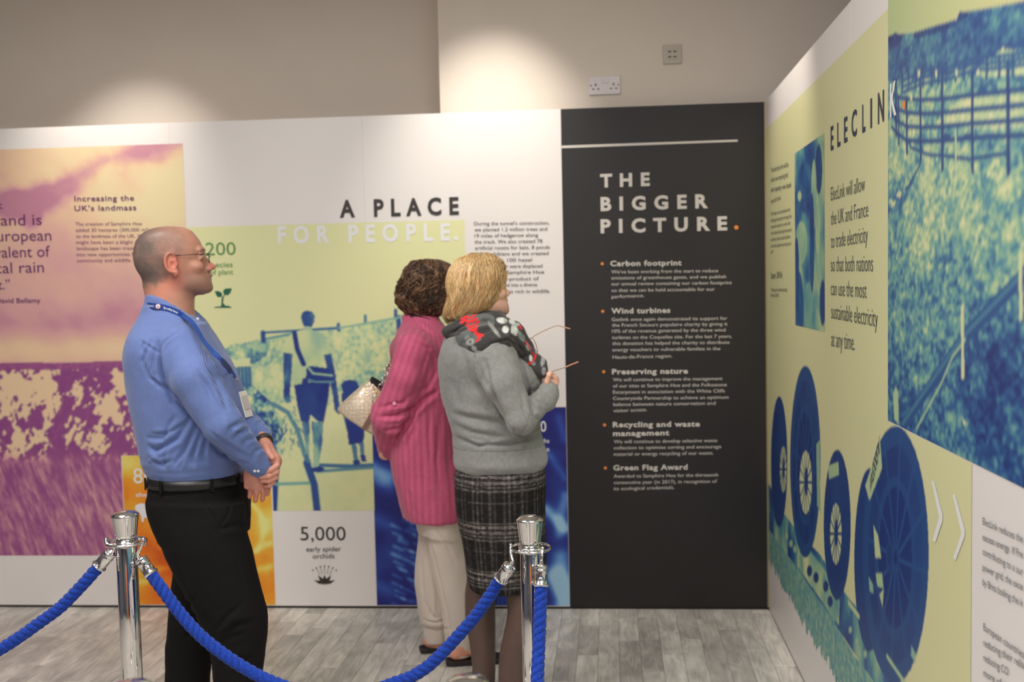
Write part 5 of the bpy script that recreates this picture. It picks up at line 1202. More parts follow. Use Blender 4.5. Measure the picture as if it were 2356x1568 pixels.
ribbon_text(near, 'Be a safety hero!', 7, 13.2, .007, m_wt, lan, 'lanyard_text'); ribbon_text(near, 'Be a safety hero!', 19.5, 27.5, .007, m_wt, lan, 'lanyard_text')
i_ = 16; pc = near[i_] + np.array([0, -.0024, 0]); MB().lathe([(.0085, 0), (.0085, .0006), (0, .0008)], pc, (0, -1, .1), 20).build('lanyard_roundel', m_wt, lan)
MB().box(pc + np.array([-.0012, -.0012, 0]), (.0016, .0004, .0075)).box(pc + np.array([.0018, -.0012, .0005]), (.0014, .0004, .0065)).build('roundel_mark', m_hole, lan, False)
MB().torus(pc + np.array([0, -.0008, 0]), .0076, .0007, (0, -1, .1), 20, 5).build('roundel_ring', mat('red print', A(190, 60, 60), 0.5), lan)
m_btn = mat('pearl button', A(190, 190, 196), 0.3)
for (px_, py_, Y_) in ((455, 733, YM - .075), (586, 1083, YM - .165), (594, 1083, YM - .16)):
    MB().lathe([(.0045, 0), (.0048, .0012), (.0035, .002), (0, .0018)], on_cloth(px_, py_, Y_, .001), (0, -1, 0), 14).build('button', m_btn, man)
# ================================================================ person 2: fair-haired woman in grey
YB = 3.46
def P2(px, py, Y=YB): return at(px, py, Y)
blonde = empty('person', (P2(1150, 1000)[0], YB, 0.0), 'fair-haired woman in grey jumper and dark plaid skirt holding glasses', 'person')
SK2 = A(214, 168, 146)[:3]
HY2 = .42; HO2 = P2(1103, 672, YB + .005)
bt_rows = rowsY([(1080, 1056, 1250, .145), (1068, 1046, 1259, .160), (1055, 1042, 1262, .168), (1036, 1042, 1258, .166), (1019, 1040, 1252, .164), (1000, 1040, 1246, .164), (981, 1036, 1243, .166), (958, 1029, 1240, .168), (935, 1023, 1238, .170), (905, 1016, 1238, .172), (878, 1011, 1234, .175), (843, 1009, 1222, .188), (815, 1011, 1208, .195), (790, 1016, 1195, .185), (775, 1022, 1180, .160), (760, 1034, 1162, .120), (740, 1052, 1140, .080)], YB, YB)
b_torso = loft(bt_rows, 2.3)
NA2 = [P2(1138, 822, YB - .165), P2(1158, 880, YB - .205), P2(1199, 962, YB - .215), P2(1262, 908, YB - .135)]
FA2 = [P2(1120, 822, YB + .175), P2(1150, 900, YB + .20), P2(1200, 955, YB + .16), P2(1250, 890, YB + .03)]
def arms(J, r): return [cone(J[i], J[i + 1], r[i], r[i + 1]) for i in range(3)]
n2r = arms(NA2, (.068, .064, .052, .036)); f2r = arms(FA2, (.066, .062, .050, .036))
lyl, lyr = YB + .075, YB - .055
F = Field(axis(P2(1000, 900)[0], P2(1300, 900)[0], .0065, [(HO2[0] + .02, HO2[0] + .14, .0022), (P2(1240, 870)[0], P2(1290, 870)[0], .0026)]),
          axis(YB - .30, YB + .30, .0070, [(YB - .14, YB + .10, .0026)]),
          axis(-.01, 1.70, .0075, [(P2(1260, 915)[2], P2(1260, 850)[2], .0026), (HO2[2] - .13, HO2[2] + .08, .0022)]))
F.op(cone(P2(1100, 680), P2(1098, 770), .052, .060), .02); build_head(F, HO2, HY2, .91, False)
sk = lambda rows, d: [(z, a + d, b - d, c_, r - d) for z, a, b, c_, r in rows]
F.op(loft(sk(bt_rows, .018), 2.3), .02)
for J in (NA2, FA2):
    for i, (ra, rb_) in enumerate(((.036, .036), (.036, .032), (.032, .025))): F.op(cone(J[i], J[i + 1], ra, rb_), .015)
hip = rowsY([(1230, 1085, 1235, .11), (1150, 1075, 1235, .125), (1065, 1070, 1236, .12)], YB, YB); F.op(loft(hip, 2.2), .02)
ll = rowsY([(1690, 1093, 1128, .024, lyl), (1640, 1090, 1132, .028, lyl), (1568, 1086, 1139, .038, lyl), (1495, 1078, 1139, .047, lyl), (1440, 1068, 1139, .053, lyl), (1386, 1067, 1138, .053, lyl), (1345, 1072, 1141, .055, lyl), (1300, 1080, 1144, .050, lyl), (1200, 1085, 1150, .055, lyl)], YB, lyl)
lr = rowsY([(1690, 1156, 1192, .024, lyr), (1640, 1152, 1197, .028, lyr), (1568, 1147, 1206, .038, lyr), (1495, 1149, 1216, .047, lyr), (1440, 1160, 1228, .053, lyr), (1386, 1168, 1236, .053, lyr), (1345, 1164, 1236, .052, lyr), (1300, 1168, 1230, .048, lyr), (1200, 1165, 1230, .050, lyr)], YB, lyr)
F.op(loft(ll, 2.0), .012); F.op(loft(lr, 2.0), .012)
for rr, yy_ in ((ll, lyl), (lr, lyr)):
    x_ = (min(rr)[1] + min(rr)[2]) / 2; F.op(cone((x_ - .01, yy_, .10), (x_ - .03, yy_ - .01, .065), .030, .030), .02); F.op(cone((x_ - .02, yy_, .06), (x_ + .10, yy_ + .06, .03), .030, .024), .02)
hp = lambda px, py, dy=0.0: P2(px, py, YB - .13 + dy)
F.op(cone(hp(1260, 910), hp(1263, 897), .025, .023), .012); F.op(cone(hp(1263, 893), hp(1269, 878, .006), .024, .026, (.3, 1, 0), .6), .01)
finger(F, [hp(1277, 880), hp(1277, 868, -.004), hp(1268, 859, -.012), hp(1261, 859, -.018)], .0092, .0070)
finger(F, [hp(1279, 882, .012), hp(1280, 871, .010), hp(1272, 862, .002), hp(1264, 864, -.008)], .0092, .0070)
finger(F, [hp(1279, 886, .026), hp(1281, 876, .024), hp(1274, 867, .014), hp(1266, 869, .004)], .0090, .0068)
finger(F, [hp(1277, 890, .038), hp(1279, 881, .036), hp(1272, 873, .026), hp(1266, 875, .018)], .0080, .0062)
finger(F, [hp(1258, 892, -.008), hp(1258, 878, -.018), hp(1263, 863, -.022), hp(1266, 857, -.020)], .0105, .0074)
h2 = lambda px, py, dy=0.0: P2(px, py, YB + .03 + dy)
F.op(cone(h2(1250, 890), h2(1246, 866, -.01), .024, .026), .01)
for k, dy in enumerate((-.02, -.005, .01, .024)): finger(F, [h2(1246, 862, dy), h2(1247, 848, dy - .004), h2(1239, 842, dy - .010)], .0085, .0068)
V, Q = F.mesh(); del F; V = relax(V, Q, 1, .35)
C = head_paint(V, HO2, HY2, .91, SK2, lips=(176, 100, 96)); lz = V[:, 2] < P2(1150, 1300)[2]
st = np.array(A(84, 66, 58)[:3]) * (0.9 + .2 * fbm(V * 40, 2)[:, None]); C[lz] = st[lz]
m_body2 = mat('skin and sheer tights', (0.5, 0.3, 0.2, 1), 0.5, attr='ink', sss=0.08, spec=0.4)
o = fastmesh('body', V, Q, m_body2, blonde); paint(o, C)
# jumper
m_knit = stripe_mat('grey ribbed wool', A(122, 122, 118), A(140, 140, 135), 0.0062, 1.0, 0.95, .0010, sheen=0.25, noise=0.12, sharp=0.9, weight='rib')
F = Field(axis(P2(1000, 900)[0], P2(1300, 900)[0], .0042), axis(YB - .29, YB + .30, .0052), axis(P2(1150, 1084)[2], P2(1100, 738)[2], .0042))
F.op(b_torso, .01)
F.op(cone(P2(1095, 785, YB - .02), NA2[0] + np.array([-.01, .01, .0]), .075, .070), .05); F.op(cone(P2(1090, 785, YB + .02), FA2[0], .075, .070), .05)
F.op(ellip(P2(1205, 868, YB - .07), (.062, .085, .075)), .03); F.op(ellip(P2(1205, 868, YB + .08), (.062, .085, .075)), .03)
for i, pr in enumerate(n2r): F.op(pr, .012 if i else .03)
for i, pr in enumerate(f2r): F.op(pr, .02)
F.op(cone(P2(1255, 922, YB - .145), P2(1263, 898, YB - .132), .039, .033), .008)
V, Q = F.mesh(); del F; V = relax(V, Q, 1, .5); N = normals(V, Q); disp = np.zeros(len(V)); YS2 = YB - .2
for poly_, w, dp in ((((1116, 830), (1125, 880), (1150, 935), (1170, 985)), .009, .013), (((1100, 835), (1110, 870), (1122, 890)), .007, .006), (((1172, 795), (1200, 830), (1212, 880), (1217, 905)), .006, .007),
    (((1217, 905), (1225, 925), (1240, 945)), .006, .009), (((1228, 905), (1238, 920), (1256, 935)), .005, .006), (((1222, 925), (1230, 950), (1240, 968)), .006, .006), (((1240, 925), (1256, 945)), .004, .004),
    (((1035, 958), (1080, 965), (1150, 975), (1180, 1000)), .012, .008), (((1038, 985), (1090, 1000), (1160, 1010)), .010, .006), (((1042, 1016), (1100, 1030), (1200, 1022), (1252, 1012)), .007, .009),
    (((1180, 1015), (1220, 1010), (1250, 990)), .008, .006), (((1045, 830), (1040, 880), (1050, 930)), .012, .004), (((1060, 800), (1075, 850), (1090, 900)), .010, .004), (((1150, 1010), (1120, 1020), (1080, 1012)), .008, .005),
    (((1190, 1002), (1210, 1012), (1240, 1008)), .006, .006), (((1200, 900), (1205, 940), (1215, 965)), .006, .004)):
    disp += 1.3 * crease(V, N, poly_, w, dp, YS2)
disp += wrinkle(V, 9, 9, 14, .006, 31) + wrinkle(V, 24, 24, 30, .0018, 33)
V = V + N * disp[:, None]; jumper = fastmesh('jumper', V, Q, m_knit, blonde)
dn = np.minimum.reduce([at_pts(p, V) for p in n2r]); df = np.minimum.reduce([at_pts(p, V) for p in f2r]); dt = at_pts(b_torso, V)
def perp(a, b, V): d = b - a; n = np.array([d[2], 0, -d[0]]); n /= np.linalg.norm(n); return (V - a) @ n
du_ = NA2[2] - NA2[1]; du_ /= np.linalg.norm(du_); dl_ = NA2[3] - NA2[2]; dl_ /= np.linalg.norm(dl_)
lower = ((V - NA2[2]) @ (du_ + dl_)) > 0
def perp2(o_, d_, V): n = np.array([d_[2], 0, -d_[0]]); n /= np.linalg.norm(n); return (V - o_) @ n
ua = np.where(lower, perp2(NA2[2], dl_, V), perp2(NA2[2], du_, V)); uf = perp(FA2[0], FA2[2], V)
ut = np.arctan2(V[:, 1] - YB, V[:, 0] - P2(1140, 900)[0]) * .17
fattr(jumper, np.where(np.minimum(dn, df) < dt - .002, np.where(dn < df, ua, uf), ut * np.where(V[:, 2] > P2(1100, 1020)[2], 1.0, 1.25)))
fattr(jumper, np.where(np.minimum(dn, df) < dt - .002, 1.0, np.where(V[:, 2] > P2(1100, 1020)[2], .12, .7)), 'rib'); J2V, J2N = V, N
# plaid skirt
sk_rows = rowsY([(1347, 1082, 1250, .125), (1340, 1078, 1255, .130), (1320, 1073, 1257, .138), (1276, 1068, 1257, .146), (1235, 1062, 1256, .152), (1195, 1053, 1255, .157), (1140, 1046, 1255, .158), (1100, 1045, 1256, .158), (1064, 1049, 1253, .152)], YB, YB)
F = Field(axis(P2(1030, 1200)[0], P2(1275, 1200)[0], .0042), axis(YB - .18, YB + .18, .0048), axis(P2(1150, 1352)[2], P2(1150, 1060)[2], .0042))
F.op(loft(sk_rows, 2.2), .01)
for rr, yy_, in ((ll, lyl), (lr, lyr)): pass
V, Q = F.mesh(); del F; N = normals(V, Q)
V = V + N * (wrinkle(V, 8, 8, 5, .006, 41) + wrinkle(V, 26, 26, 20, .0016, 43))[:, None]
o = fastmesh('skirt', V, Q, None, blonde)
m_plaid = mat('dark tartan wool', (0.02, 0.02, 0.02, 1), 0.95, attr='ink', spec=0.2, noise=((500, 500, 900), 0.75, 2)); o.data.materials.append(m_plaid)
o.data.polygons.foreach_set('use_smooth', np.ones(len(o.data.polygons), bool))
u = np.arctan2(V[:, 1] - YB, V[:, 0] - P2(1150, 1200)[0]) * .165; zz = V[:, 2] + .02 * np.cos(np.arctan2(V[:, 1] - YB, V[:, 0])) * 0
def bands(x, per, lst):
    x = np.mod(x, per); r = np.zeros_like(x)
    for c_, w, a in lst: r = np.maximum(r, a * np.exp(-((x - c_) / w) ** 4))
    return r
zb_ = P2(1150, 1100, YB - .15)[2]
hb = bands(zb_ - zz + .17, .172, [(.015, .006, .8), (.030, .003, .6), (.043, .003, .7), (.168, .005, .9), (.155, .003, .5), (.085, .002, .3)])
vb = bands(u + .012, .118, [(.010, .004, .55), (.028, .0035, .65), (.046, .003, .45), (.075, .005, .5), (.092, .003, .4)])
nn = fbm(V * np.array([90, 90, 260]), 3)
k = np.clip((hb * .62 + vb * .36) * (.05 + 1.9 * np.clip(nn - .22, 0, 1)) + .05 * nn, 0, 1)[:, None]
paint(o, np.array(A(15, 14, 14)[:3]) * (1 - k) + np.array(A(150, 142, 136)[:3]) * k)
m_shoe2 = mat('black court shoe', A(30, 26, 26), 0.3)
for rr, yy_ in ((ll, lyl), (lr, lyr)):
    x_ = (min(rr)[1] + min(rr)[2]) / 2; F = Field(axis(x_ - .1, x_ + .2, .005), axis(yy_ - .08, yy_ + .13, .005), axis(-.005, .10, .005))
    F.op(cone((x_ - .03, yy_ - .005, .045), (x_ + .11, yy_ + .06, .028), .034, .030), .01); F.op(cone((x_ - .035, yy_ - .008, .01), (x_ - .035, yy_ - .008, .05), .014, .026), .01)
    F.op((np.array([-9, -9, -9]), np.array([9, 9, .001]), lambda X, Y, Z: Z + 0 * X + 0 * Y - .001), .002, 'sub')
    F.op(ellip((x_ + .0, yy_ + .01, .085), (.05, .035, .03)), .004, 'sub'); V, Q = F.mesh(); fastmesh('shoe', V, Q, m_shoe2, blonde)
# hair: a shaped mass plus separate locks
def hair_mass(F, rows, ex, cut=None):
    F.op(loft(rows, ex), .01)
def strands(name, parent, m, n, path, r0, seed, cols, sides=3):
    """locks of hair: thin tapered tubes joined as one uncountable mass"""
    rnd = random.Random(seed); V_, F_, C_ = [], [], []
    for _ in range(n):
        pts = path(rnd)
        if pts is None: continue
        r = r0 * rnd.uniform(.6, 1.3); k = len(pts); mb = MB(); mb.tube(pts, [r * (1 - .75 * (i / (k - 1)) ** 2) for i in range(k)], sides, False)
        b = len(V_); V_ += mb.V; F_ += [tuple(i + b for i in f) for f in mb.F]; c_ = np.array(rnd.choice(cols)) * rnd.uniform(.8, 1.2); C_ += [c_] * len(mb.V)
    o = fastmesh(name, np.array(V_), np.array(F_), m, parent); paint(o, np.clip(np.array(C_), 0, .86)); o['kind'] = 'stuff'; return o
def hair_mat(name, rough=.4):
    m = mat(name, (0.5, 0.4, 0.2, 1), rough, attr='ink', spec=0.5, noise=((260, 260, 30), 0.22, 2)); return m
m_bl = hair_mat('fair hair')
fw = np.array([math.cos(HY2), math.sin(HY2), 0]); lf = np.array([-fw[1], fw[0], 0])
def hrows(tab, Y): return rowsY(tab, Y, Y)
bh_rows = hrows([(736, 1030, 1090, .070), (728, 1020, 1105, .086), (713, 1022, 1132, .096), (695, 1028, 1143, .099), (675, 1033, 1152, .101), (655, 1035, 1159, .101), (629, 1039, 1164, .097), (615, 1046, 1161, .090), (602, 1056, 1156, .082), (594, 1064, 1146, .070), (588, 1073, 1134, .055), (584, 1082, 1121, .034), (582, 1090, 1110, .015)], YB + .01)
bh = loft(bh_rows, 2.1)
F = Field(axis(HO2[0] - .16, HO2[0] + .13, .0036), axis(YB - .14, YB + .15, .0036), axis(P2(1090, 742)[2], P2(1090, 576)[2], .0036))
F.op(bh, .01)
F.op(zloft([(z, a_, b_, 0, w_) for z, a_, b_, w_ in HT if z > -.04], 2.1, HO2, HY2, .91 * 1.075), .012)
W2 = lambda x, y, z: HO2 + fw * x + lf * y + np.array([0, 0, z])
# face opening: forehead, cheek and chin stay bare
F.op(cone(W2(.148, .035, .020), W2(.150, .035, -.10), .066, .084), .012, 'sub')
V, Q = F.mesh(); del F; V = relax(V, Q, 1, .5); N = normals(V, Q)
th = np.arctan2(V[:, 1] - YB, V[:, 0] - HO2[0]); zr = (HO2[2] + .12 - V[:, 2])
locks = fbm(np.stack([th * 9 + 1.2 * np.sin(zr * 22), zr * 3, 0 * th], 1), 3) - .5; fine = fbm(np.stack([th * 38 + 2 * np.sin(zr * 16), zr * 6, 0 * th], 1), 2) - .5
V = V + N * (.013 * locks * sstep(0, .06, zr) + .005 * fine)[:, None]
hair = fastmesh('hair', V, Q, m_bl, blonde)
t = np.clip(.5 + 1.6 * locks + 1.3 * fine, 0, 1)[:, None]; cA, cB, cC = (np.array(A(*c)[:3]) for c in ((146, 104, 62), (190, 150, 98), (216, 182, 130)))
Ch = np.where(t < .5, cA + (cB - cA) * t * 2, cB + (cC - cB) * (t * 2 - 1)); paint(hair, Ch)
bt = np.array(sorted(bh_rows)); zmax, zmin = bt[-1, 0], bt[0, 0]
def hair_path(T, O, zlo, face, k=14, wav=.004, grow=1.02, ztop=None, flick=0.0):
    def f(rnd):
        th0 = rnd.uniform(-PI, PI); d = (math.cos(th0) * fw[0] + math.sin(th0) * fw[1]) if face is not None else 0
        if face is not None and d > face: ze = T[-1, 0] - rnd.uniform(.012, .034)
        else: ze = zlo(rnd, th0)
        z0 = T[-1, 0] - .001 - (rnd.random() ** 2) * .06; pts = []; ph = rnd.uniform(0, 6.28); g = grow * rnd.uniform(.97, 1.035); dth = rnd.uniform(-.18, .18)
        for i in range(k):
            s_ = i / (k - 1); z = z0 + (ze - z0) * s_ ** 1.15; r = [float(np.interp(z, T[:, 0], T[:, q])) for q in (1, 2, 3, 4)]
            th_ = th0 + dth * s_ + .05 * math.sin(ph + 9 * s_); c_, s2 = math.cos(th_), math.sin(th_)
            x = (r[0] + r[1]) / 2 + (r[1] - r[0]) / 2 * g * np.sign(c_) * abs(c_) ** .95; y = r[2] + r[3] * g * np.sign(s2) * abs(s2) ** .95
            q_ = wav * math.sin(ph + 14 * s_) + flick * max(0, s_ - .8); pts.append(np.array([x + c_ * q_, y + s2 * q_, z]))
        return pts
    return f
cb = [A(*c)[:3] for c in ((172, 128, 78), (196, 154, 100), (210, 174, 122), (224, 196, 150), (150, 108, 66))]
def outward(f, prims, O):
    def g(rnd):
        p = f(rnd)
        if p is None: return None
        p = np.array(p); r = p - O; r[:, 2] *= .6; r /= np.linalg.norm(r, axis=1)[:, None]
        for _ in range(4):
            dd = np.minimum.reduce([at_pts(q, p) for q in prims]); p = p + r * np.clip(.0015 - dd, 0, .03)[:, None]
        return list(p)
    return g
capB = zloft([(z, a_, b_, 0, w_) for z, a_, b_, w_ in HT if z > -.04], 2.1, HO2, HY2, .91 * 1.075)
strands('hair_locks', blonde, m_bl, 3600, outward(hair_path(bt, HO2, lambda r, t: P2(1090, 724 + 12 * math.cos(t - 2.9) + r.uniform(-9, 9))[2] if True else 0, .60, 14, .003, 1.0, flick=.01), [bh, capB], HO2), .0009, 5, cb)
# scarf
m_scarf = mat('floral chiffon scarf', (0.1, 0.1, 0.1, 1), 0.75, attr='ink', sheen=0.25)
F = Field(axis(P2(1005, 780)[0], P2(1275, 780)[0], .0036), axis(YB - .25, YB + .20, .0044), axis(P2(1200, 885)[2], P2(1100, 712)[2], .0036))
ys = YB - .10
F.op(loft(rowsY([(782, 1030, 1186, .150), (770, 1022, 1190, .150), (758, 1024, 1184, .125), (742, 1040, 1172, .100), (726, 1052, 1164, .078), (714, 1062, 1152, .065)], YB, YB), 2.1), .015)
for a_, b_, ra, rb_ in (((1030, 764, ys + .02), (1080, 748, ys + .01), .022, .040), ((1080, 752, ys), (1140, 742, ys - .01), .040, .038), ((1140, 745, ys), (1180, 765, YB - .06), .038, .040), ((1180, 768, YB - .06), (1205, 800, YB - .05), .042, .034),
    ((1070, 775, YB - .16), (1105, 796, YB - .185), .034, .034), ((1105, 790, YB - .185), (1160, 778, YB - .18), .040, .034), ((1090, 770, YB - .15), (1150, 765, YB - .15), .036, .036), ((1160, 775, YB - .17), (1200, 800, YB - .13), .030, .026),
    ((1205, 800, YB - .06), (1222, 822, YB - .08), .032, .026), ((1222, 822, YB - .09), (1240, 850, YB - .115), .026, .028), ((1242, 835, YB - .10), (1247, 858, YB - .12), .026, .018), ((1205, 805, YB - .10), (1216, 835, YB - .12), .026, .014)):
    F.op(cone(P2(*a_), P2(*b_), ra, rb_), .012)
V, Q = F.mesh(); del F; V = relax(V, Q, 1, .5); N = normals(V, Q); disp = np.zeros(len(V))
for poly_, w, dp in ((((1030, 770), (1075, 752), (1130, 735)), .006, .009), (((1065, 790), (1100, 765), (1150, 750)), .006, .008), (((1100, 735), (1150, 748), (1190, 785), (1212, 825)), .006, .009), (((1130, 790), (1170, 780), (1205, 808)), .006, .008), (((1165, 735), (1195, 765), (1212, 800)), .005, .007), (((1225, 815), (1240, 835), (1244, 860)), .005, .007), (((1040, 755), (1058, 735)), .005, .006), (((1212, 810), (1228, 830), (1236, 855)), .004, .006)):
    disp += crease(V, N, poly_, w, dp, YB - .18)
disp += wrinkle(V, 22, 22, 30, .004, 51) + wrinkle(V, 60, 60, 60, .0012, 53)
V = V + N * disp[:, None]; o = fastmesh('scarf', V, Q, m_scarf, blonde)
C = np.tile(np.array(A(46, 43, 42)[:3]), (len(V), 1)) * (.75 + .5 * fbm(V * 14, 3)[:, None])
g = fbm(V * 9 + 3, 3)[:, None]; C = np.where(g > .60, np.array(A(84, 88, 84)[:3]), C)
gl_ = lambda px, py: P2(px, py, YB - .17)
def pet_paint(c, rx, ry, rot, col, k=.9, noise=.5):
    p = gl_(*c); X = (V[:, 0] - p[0]); Z = (V[:, 2] - p[2]); cc, ss = math.cos(rot), math.sin(rot); a_ = (X * cc + Z * ss) / rx; b_ = (-X * ss + Z * cc) / ry
    w = (1 - sstep(.75, 1.1, np.hypot(a_, b_))) * k * (1 - noise + 2 * noise * fbm(V * 70, 2)) * (N[:, 1] < .3); global C
    w = np.clip(w, 0, 1)[:, None]; C = C * (1 - w) + np.array(A(*col)[:3]) * w
for c_, rx, ry, rot, col in (((1155, 737), .020, .010, -.2, (214, 218, 208)), ((1163, 757), .012, .013, .3, (196, 200, 192)), ((1184, 760), .012, .018, .5, (210, 216, 204)), ((1178, 742), .014, .009, -.5, (190, 194, 186)), ((1200, 775), .008, .022, .6, (120, 132, 122)),
    ((1138, 758), .032, .006, -.9, (150, 150, 142)), ((1128, 748), .020, .005, -1.0, (128, 128, 122)), ((1083, 785), .016, .013, .4, (150, 152, 146)), ((1076, 776), .012, .009, .8, (120, 122, 118)), ((1106, 812), .020, .011, -.3, (178, 180, 172)), ((1092, 800), .014, .008, -1.0, (150, 152, 146)),
    ((1250, 832), .008, .020, -.2, (168, 170, 172)), ((1252, 855), .008, .016, 0, (150, 152, 154)), ((1238, 812), .010, .007, 0, (130, 134, 130)), ((1228, 838), .008, .008, 0, (120, 128, 124)), ((1222, 826), .006, .012, .1, (206, 206, 200)), ((1215, 800), .006, .014, .3, (140, 150, 142)), ((1190, 748), .01, .006, 0, (170, 174, 168)), ((1062, 752), .012, .006, .4, (70, 70, 68))):
    pet_paint(c_, rx, ry, rot, col)
for c_, rx, ry, rot, col in (((1083, 784), .006, .0045, .4, (52, 50, 50)), ((1170, 748), .006, .008, .8, (60, 60, 58)), ((1252, 843), .006, .006, 0, (60, 60, 60))): pet_paint(c_, rx, ry, rot, col, noise=.1)
red = np.array(A(212, 22, 26)[:3])
def red_line(pts, w):
    global C
    g_ = [gl_(*p) for p in pts]; d = np.full(len(V), 9.0)
    for i in range(len(g_) - 1):
        a_, b_ = g_[i][[0, 2]], g_[i + 1][[0, 2]]; ab = b_ - a_; t_ = np.clip(((V[:, 0] - a_[0]) * ab[0] + (V[:, 2] - a_[1]) * ab[1]) / (ab @ ab), 0, 1); d = np.minimum(d, np.hypot(V[:, 0] - a_[0] - t_ * ab[0], V[:, 2] - a_[1] - t_ * ab[1]))
    m = (d < w * (.65 + .8 * fbm(V * 160, 2))) & (N[:, 1] < .3); C[m] = red
for pts, w in ((((1059, 735), (1072, 729), (1082, 732), (1094, 722)), .0035), (((1059, 743), (1068, 737), (1080, 741), (1096, 733)), .004), (((1072, 748), (1084, 752), (1100, 740)), .0035), (((1080, 757), (1094, 761), (1098, 749)), .0035), (((1090, 755), (1100, 768), (1111, 770)), .004), (((1094, 765), (1104, 775), (1098, 782)), .0035), (((1216, 796), (1222, 806)), .002), (((1212, 790), (1216, 797)), .002), (((1218, 838), (1228, 832), (1233, 820)), .003), (((1224, 812), (1229, 818)), .0015), (((1196, 753), (1199, 757)), .004)):
    red_line(pts, w)
paint(o, np.clip(C, 0, .86))
# glasses held in her hand
m_gold = mat('bronze wire', A(150, 112, 78), 0.3, 0.85); m_tip = mat('tan temple tip', A(190, 130, 100), 0.3, coat=.5)
YG = YB - .085
hg = empty('eyeglasses', P2(1221, 778, YG), 'wire glasses with open temples held up in front of the floral scarf', 'glasses')
g_ = lambda px, py, dy=0.0: P2(px, py, YG + dy)
t1 = smooth_path([g_(1221, 778), g_(1237, 768), g_(1262, 756, .01), g_(1281, 749, .015), g_(1296, 752, .015), g_(1312, 756, .015)], 4)
MB().tube(t1[:17], .0013, 8).build('temple', m_gold, hg); MB().tube(t1[16:], [.0018] + [.0024] * (len(t1[16:]) - 1), 8).build('temple_tip', m_tip, hg)
t2 = smooth_path([g_(1240, 864, .02), g_(1262, 857, .022), g_(1285, 849.5, .024), g_(1298, 845.5, .025), g_(1313, 839, .025), g_(1331, 832, .025)], 4)
MB().tube(t2[:13], .0013, 8).build('temple', m_gold, hg); MB().tube(t2[12:], [.0016] + [.0024] * (len(t2[12:]) - 1), 8).build('temple_tip', m_tip, hg)
def rim(c0, c1, w, dy):
    pts = []; a_ = np.array(c0, float); b_ = np.array(c1, float); mid = (a_ + b_) / 2; L_ = np.linalg.norm(b_ - a_) / 2; d = (b_ - a_) / np.linalg.norm(b_ - a_); n_ = np.array([d[1], -d[0]])
    for t_ in np.linspace(0, 2 * PI, 25):
        q = mid + d * L_ * math.cos(t_) * 1.0 + n_ * w * math.sin(t_); pts.append(g_(q[0], q[1], dy))
    return pts
for c0, c1, w in (((1222, 777), (1233, 826), 8), ((1240, 834), (1246, 866), 8)):
    pts = rim(c0, c1, w, 0.0); MB().tube(pts, .0011, 8, False).build('rim', m_gold, hg); MB().add(pts[:-1], [tuple(range(24))]).build('lens', m_lens, hg, False)
MB().tube([g_(1238, 820), g_(1243, 826, -.004), g_(1242, 833)], .0011, 6).build('bridge', m_gold, hg)

# ================================================================ person 3: brown-haired woman in pink
YP = 4.04
def P3(px, py, Y=YP): return at(px, py, Y)
pink = empty('person', (P3(985, 1000)[0], YP, 0.0), 'brown-haired woman in a loose pink tunic and pale trousers, arms behind back', 'person')
HY3 = .75; HO3 = P3(990, 668, YP)
pt_rows = rowsY([(1181, 930, 1086, .20), (1174, 928, 1088, .205), (1150, 920, 1090, .207), (1115, 911, 1088, .205), (1077, 903, 1080, .20), (1040, 900, 1065, .20), (1000, 900, 1064, .20), (960, 901, 1066, .20), (900, 903, 1070, .205), (850, 905, 1068, .205), (810, 910, 1058, .195), (785, 917, 1046, .175), (765, 926, 1034, .14), (748, 936, 1022, .10), (734, 943, 1012, .078), (726, 947, 1010, .070)], YP, YP)
p_torso = loft(pt_rows, 2.3)
NA3 = [P3(948, 806, YP - .185), P3(934, 866, YP - .205), P3(896, 958, YP - .165), P3(894, 1030, YP - .03)]
FA3 = [P3(935, 806, YP + .16), P3(930, 880, YP + .15), P3(900, 960, YP + .14), P3(898, 1024, YP + .03)]
n3r = arms(NA3, (.068, .070, .070, .046)); f3r = arms(FA3, (.066, .056, .052, .042))
F = Field(axis(P3(868, 900)[0], P3(1085, 900)[0], .0065, [(P3(872, 1030)[0], P3(915, 1030)[0], .0030), (HO3[0] - .08, HO3[0] + .11, .0032)]), axis(YP - .30, YP + .30, .0070, [(YP - .14, YP + .11, .0036)]),
          axis(-.01, 1.66, .0075, [(P3(900, 1050)[2], P3(900, 1010)[2], .0030), (HO3[2] - .12, HO3[2] + .05, .0032), (0.0, .14, .004)]))
F.op(cone(P3(982, 690), P3(978, 760), .050, .060), .02); build_head(F, HO3, HY3, .91, False)
F.op(loft(sk(pt_rows, .03), 2.3), .02)
for J in (NA3, FA3):
    for i, (ra, rb_) in enumerate(((.036, .036), (.036, .032), (.032, .024))): F.op(cone(J[i], J[i + 1], ra, rb_), .015)
q_ = lambda px, py, dy=0.0: P3(px - 4, py + 5, YP - .05 + dy)
F.op(cone(q_(893, 1024), q_(890, 1038, .01), .026, .027), .01)
for k in range(4): finger(F, [q_(884 + k * 4, 1036, -.012), q_(882 + k * 4.5, 1043, -.006), q_(890 + k * 4, 1044, .008)], .0085, .0075)
finger(F, [q_(886, 1024, -.02), q_(882, 1032, -.022), q_(884, 1038, -.02)], .0095, .008)
F.op(cone(P3(898, 1024, YP + .03), P3(903, 1040, YP + .02), .026, .026), .01)
for k in range(4): finger(F, [P3(900 + k * 4, 1040, YP + .01), P3(902 + k * 4, 1050, YP - .01), P3(908 + k * 2, 1052, YP - .01)], .0085, .0075)
yl3, yr3 = YP + .04, YP - .08
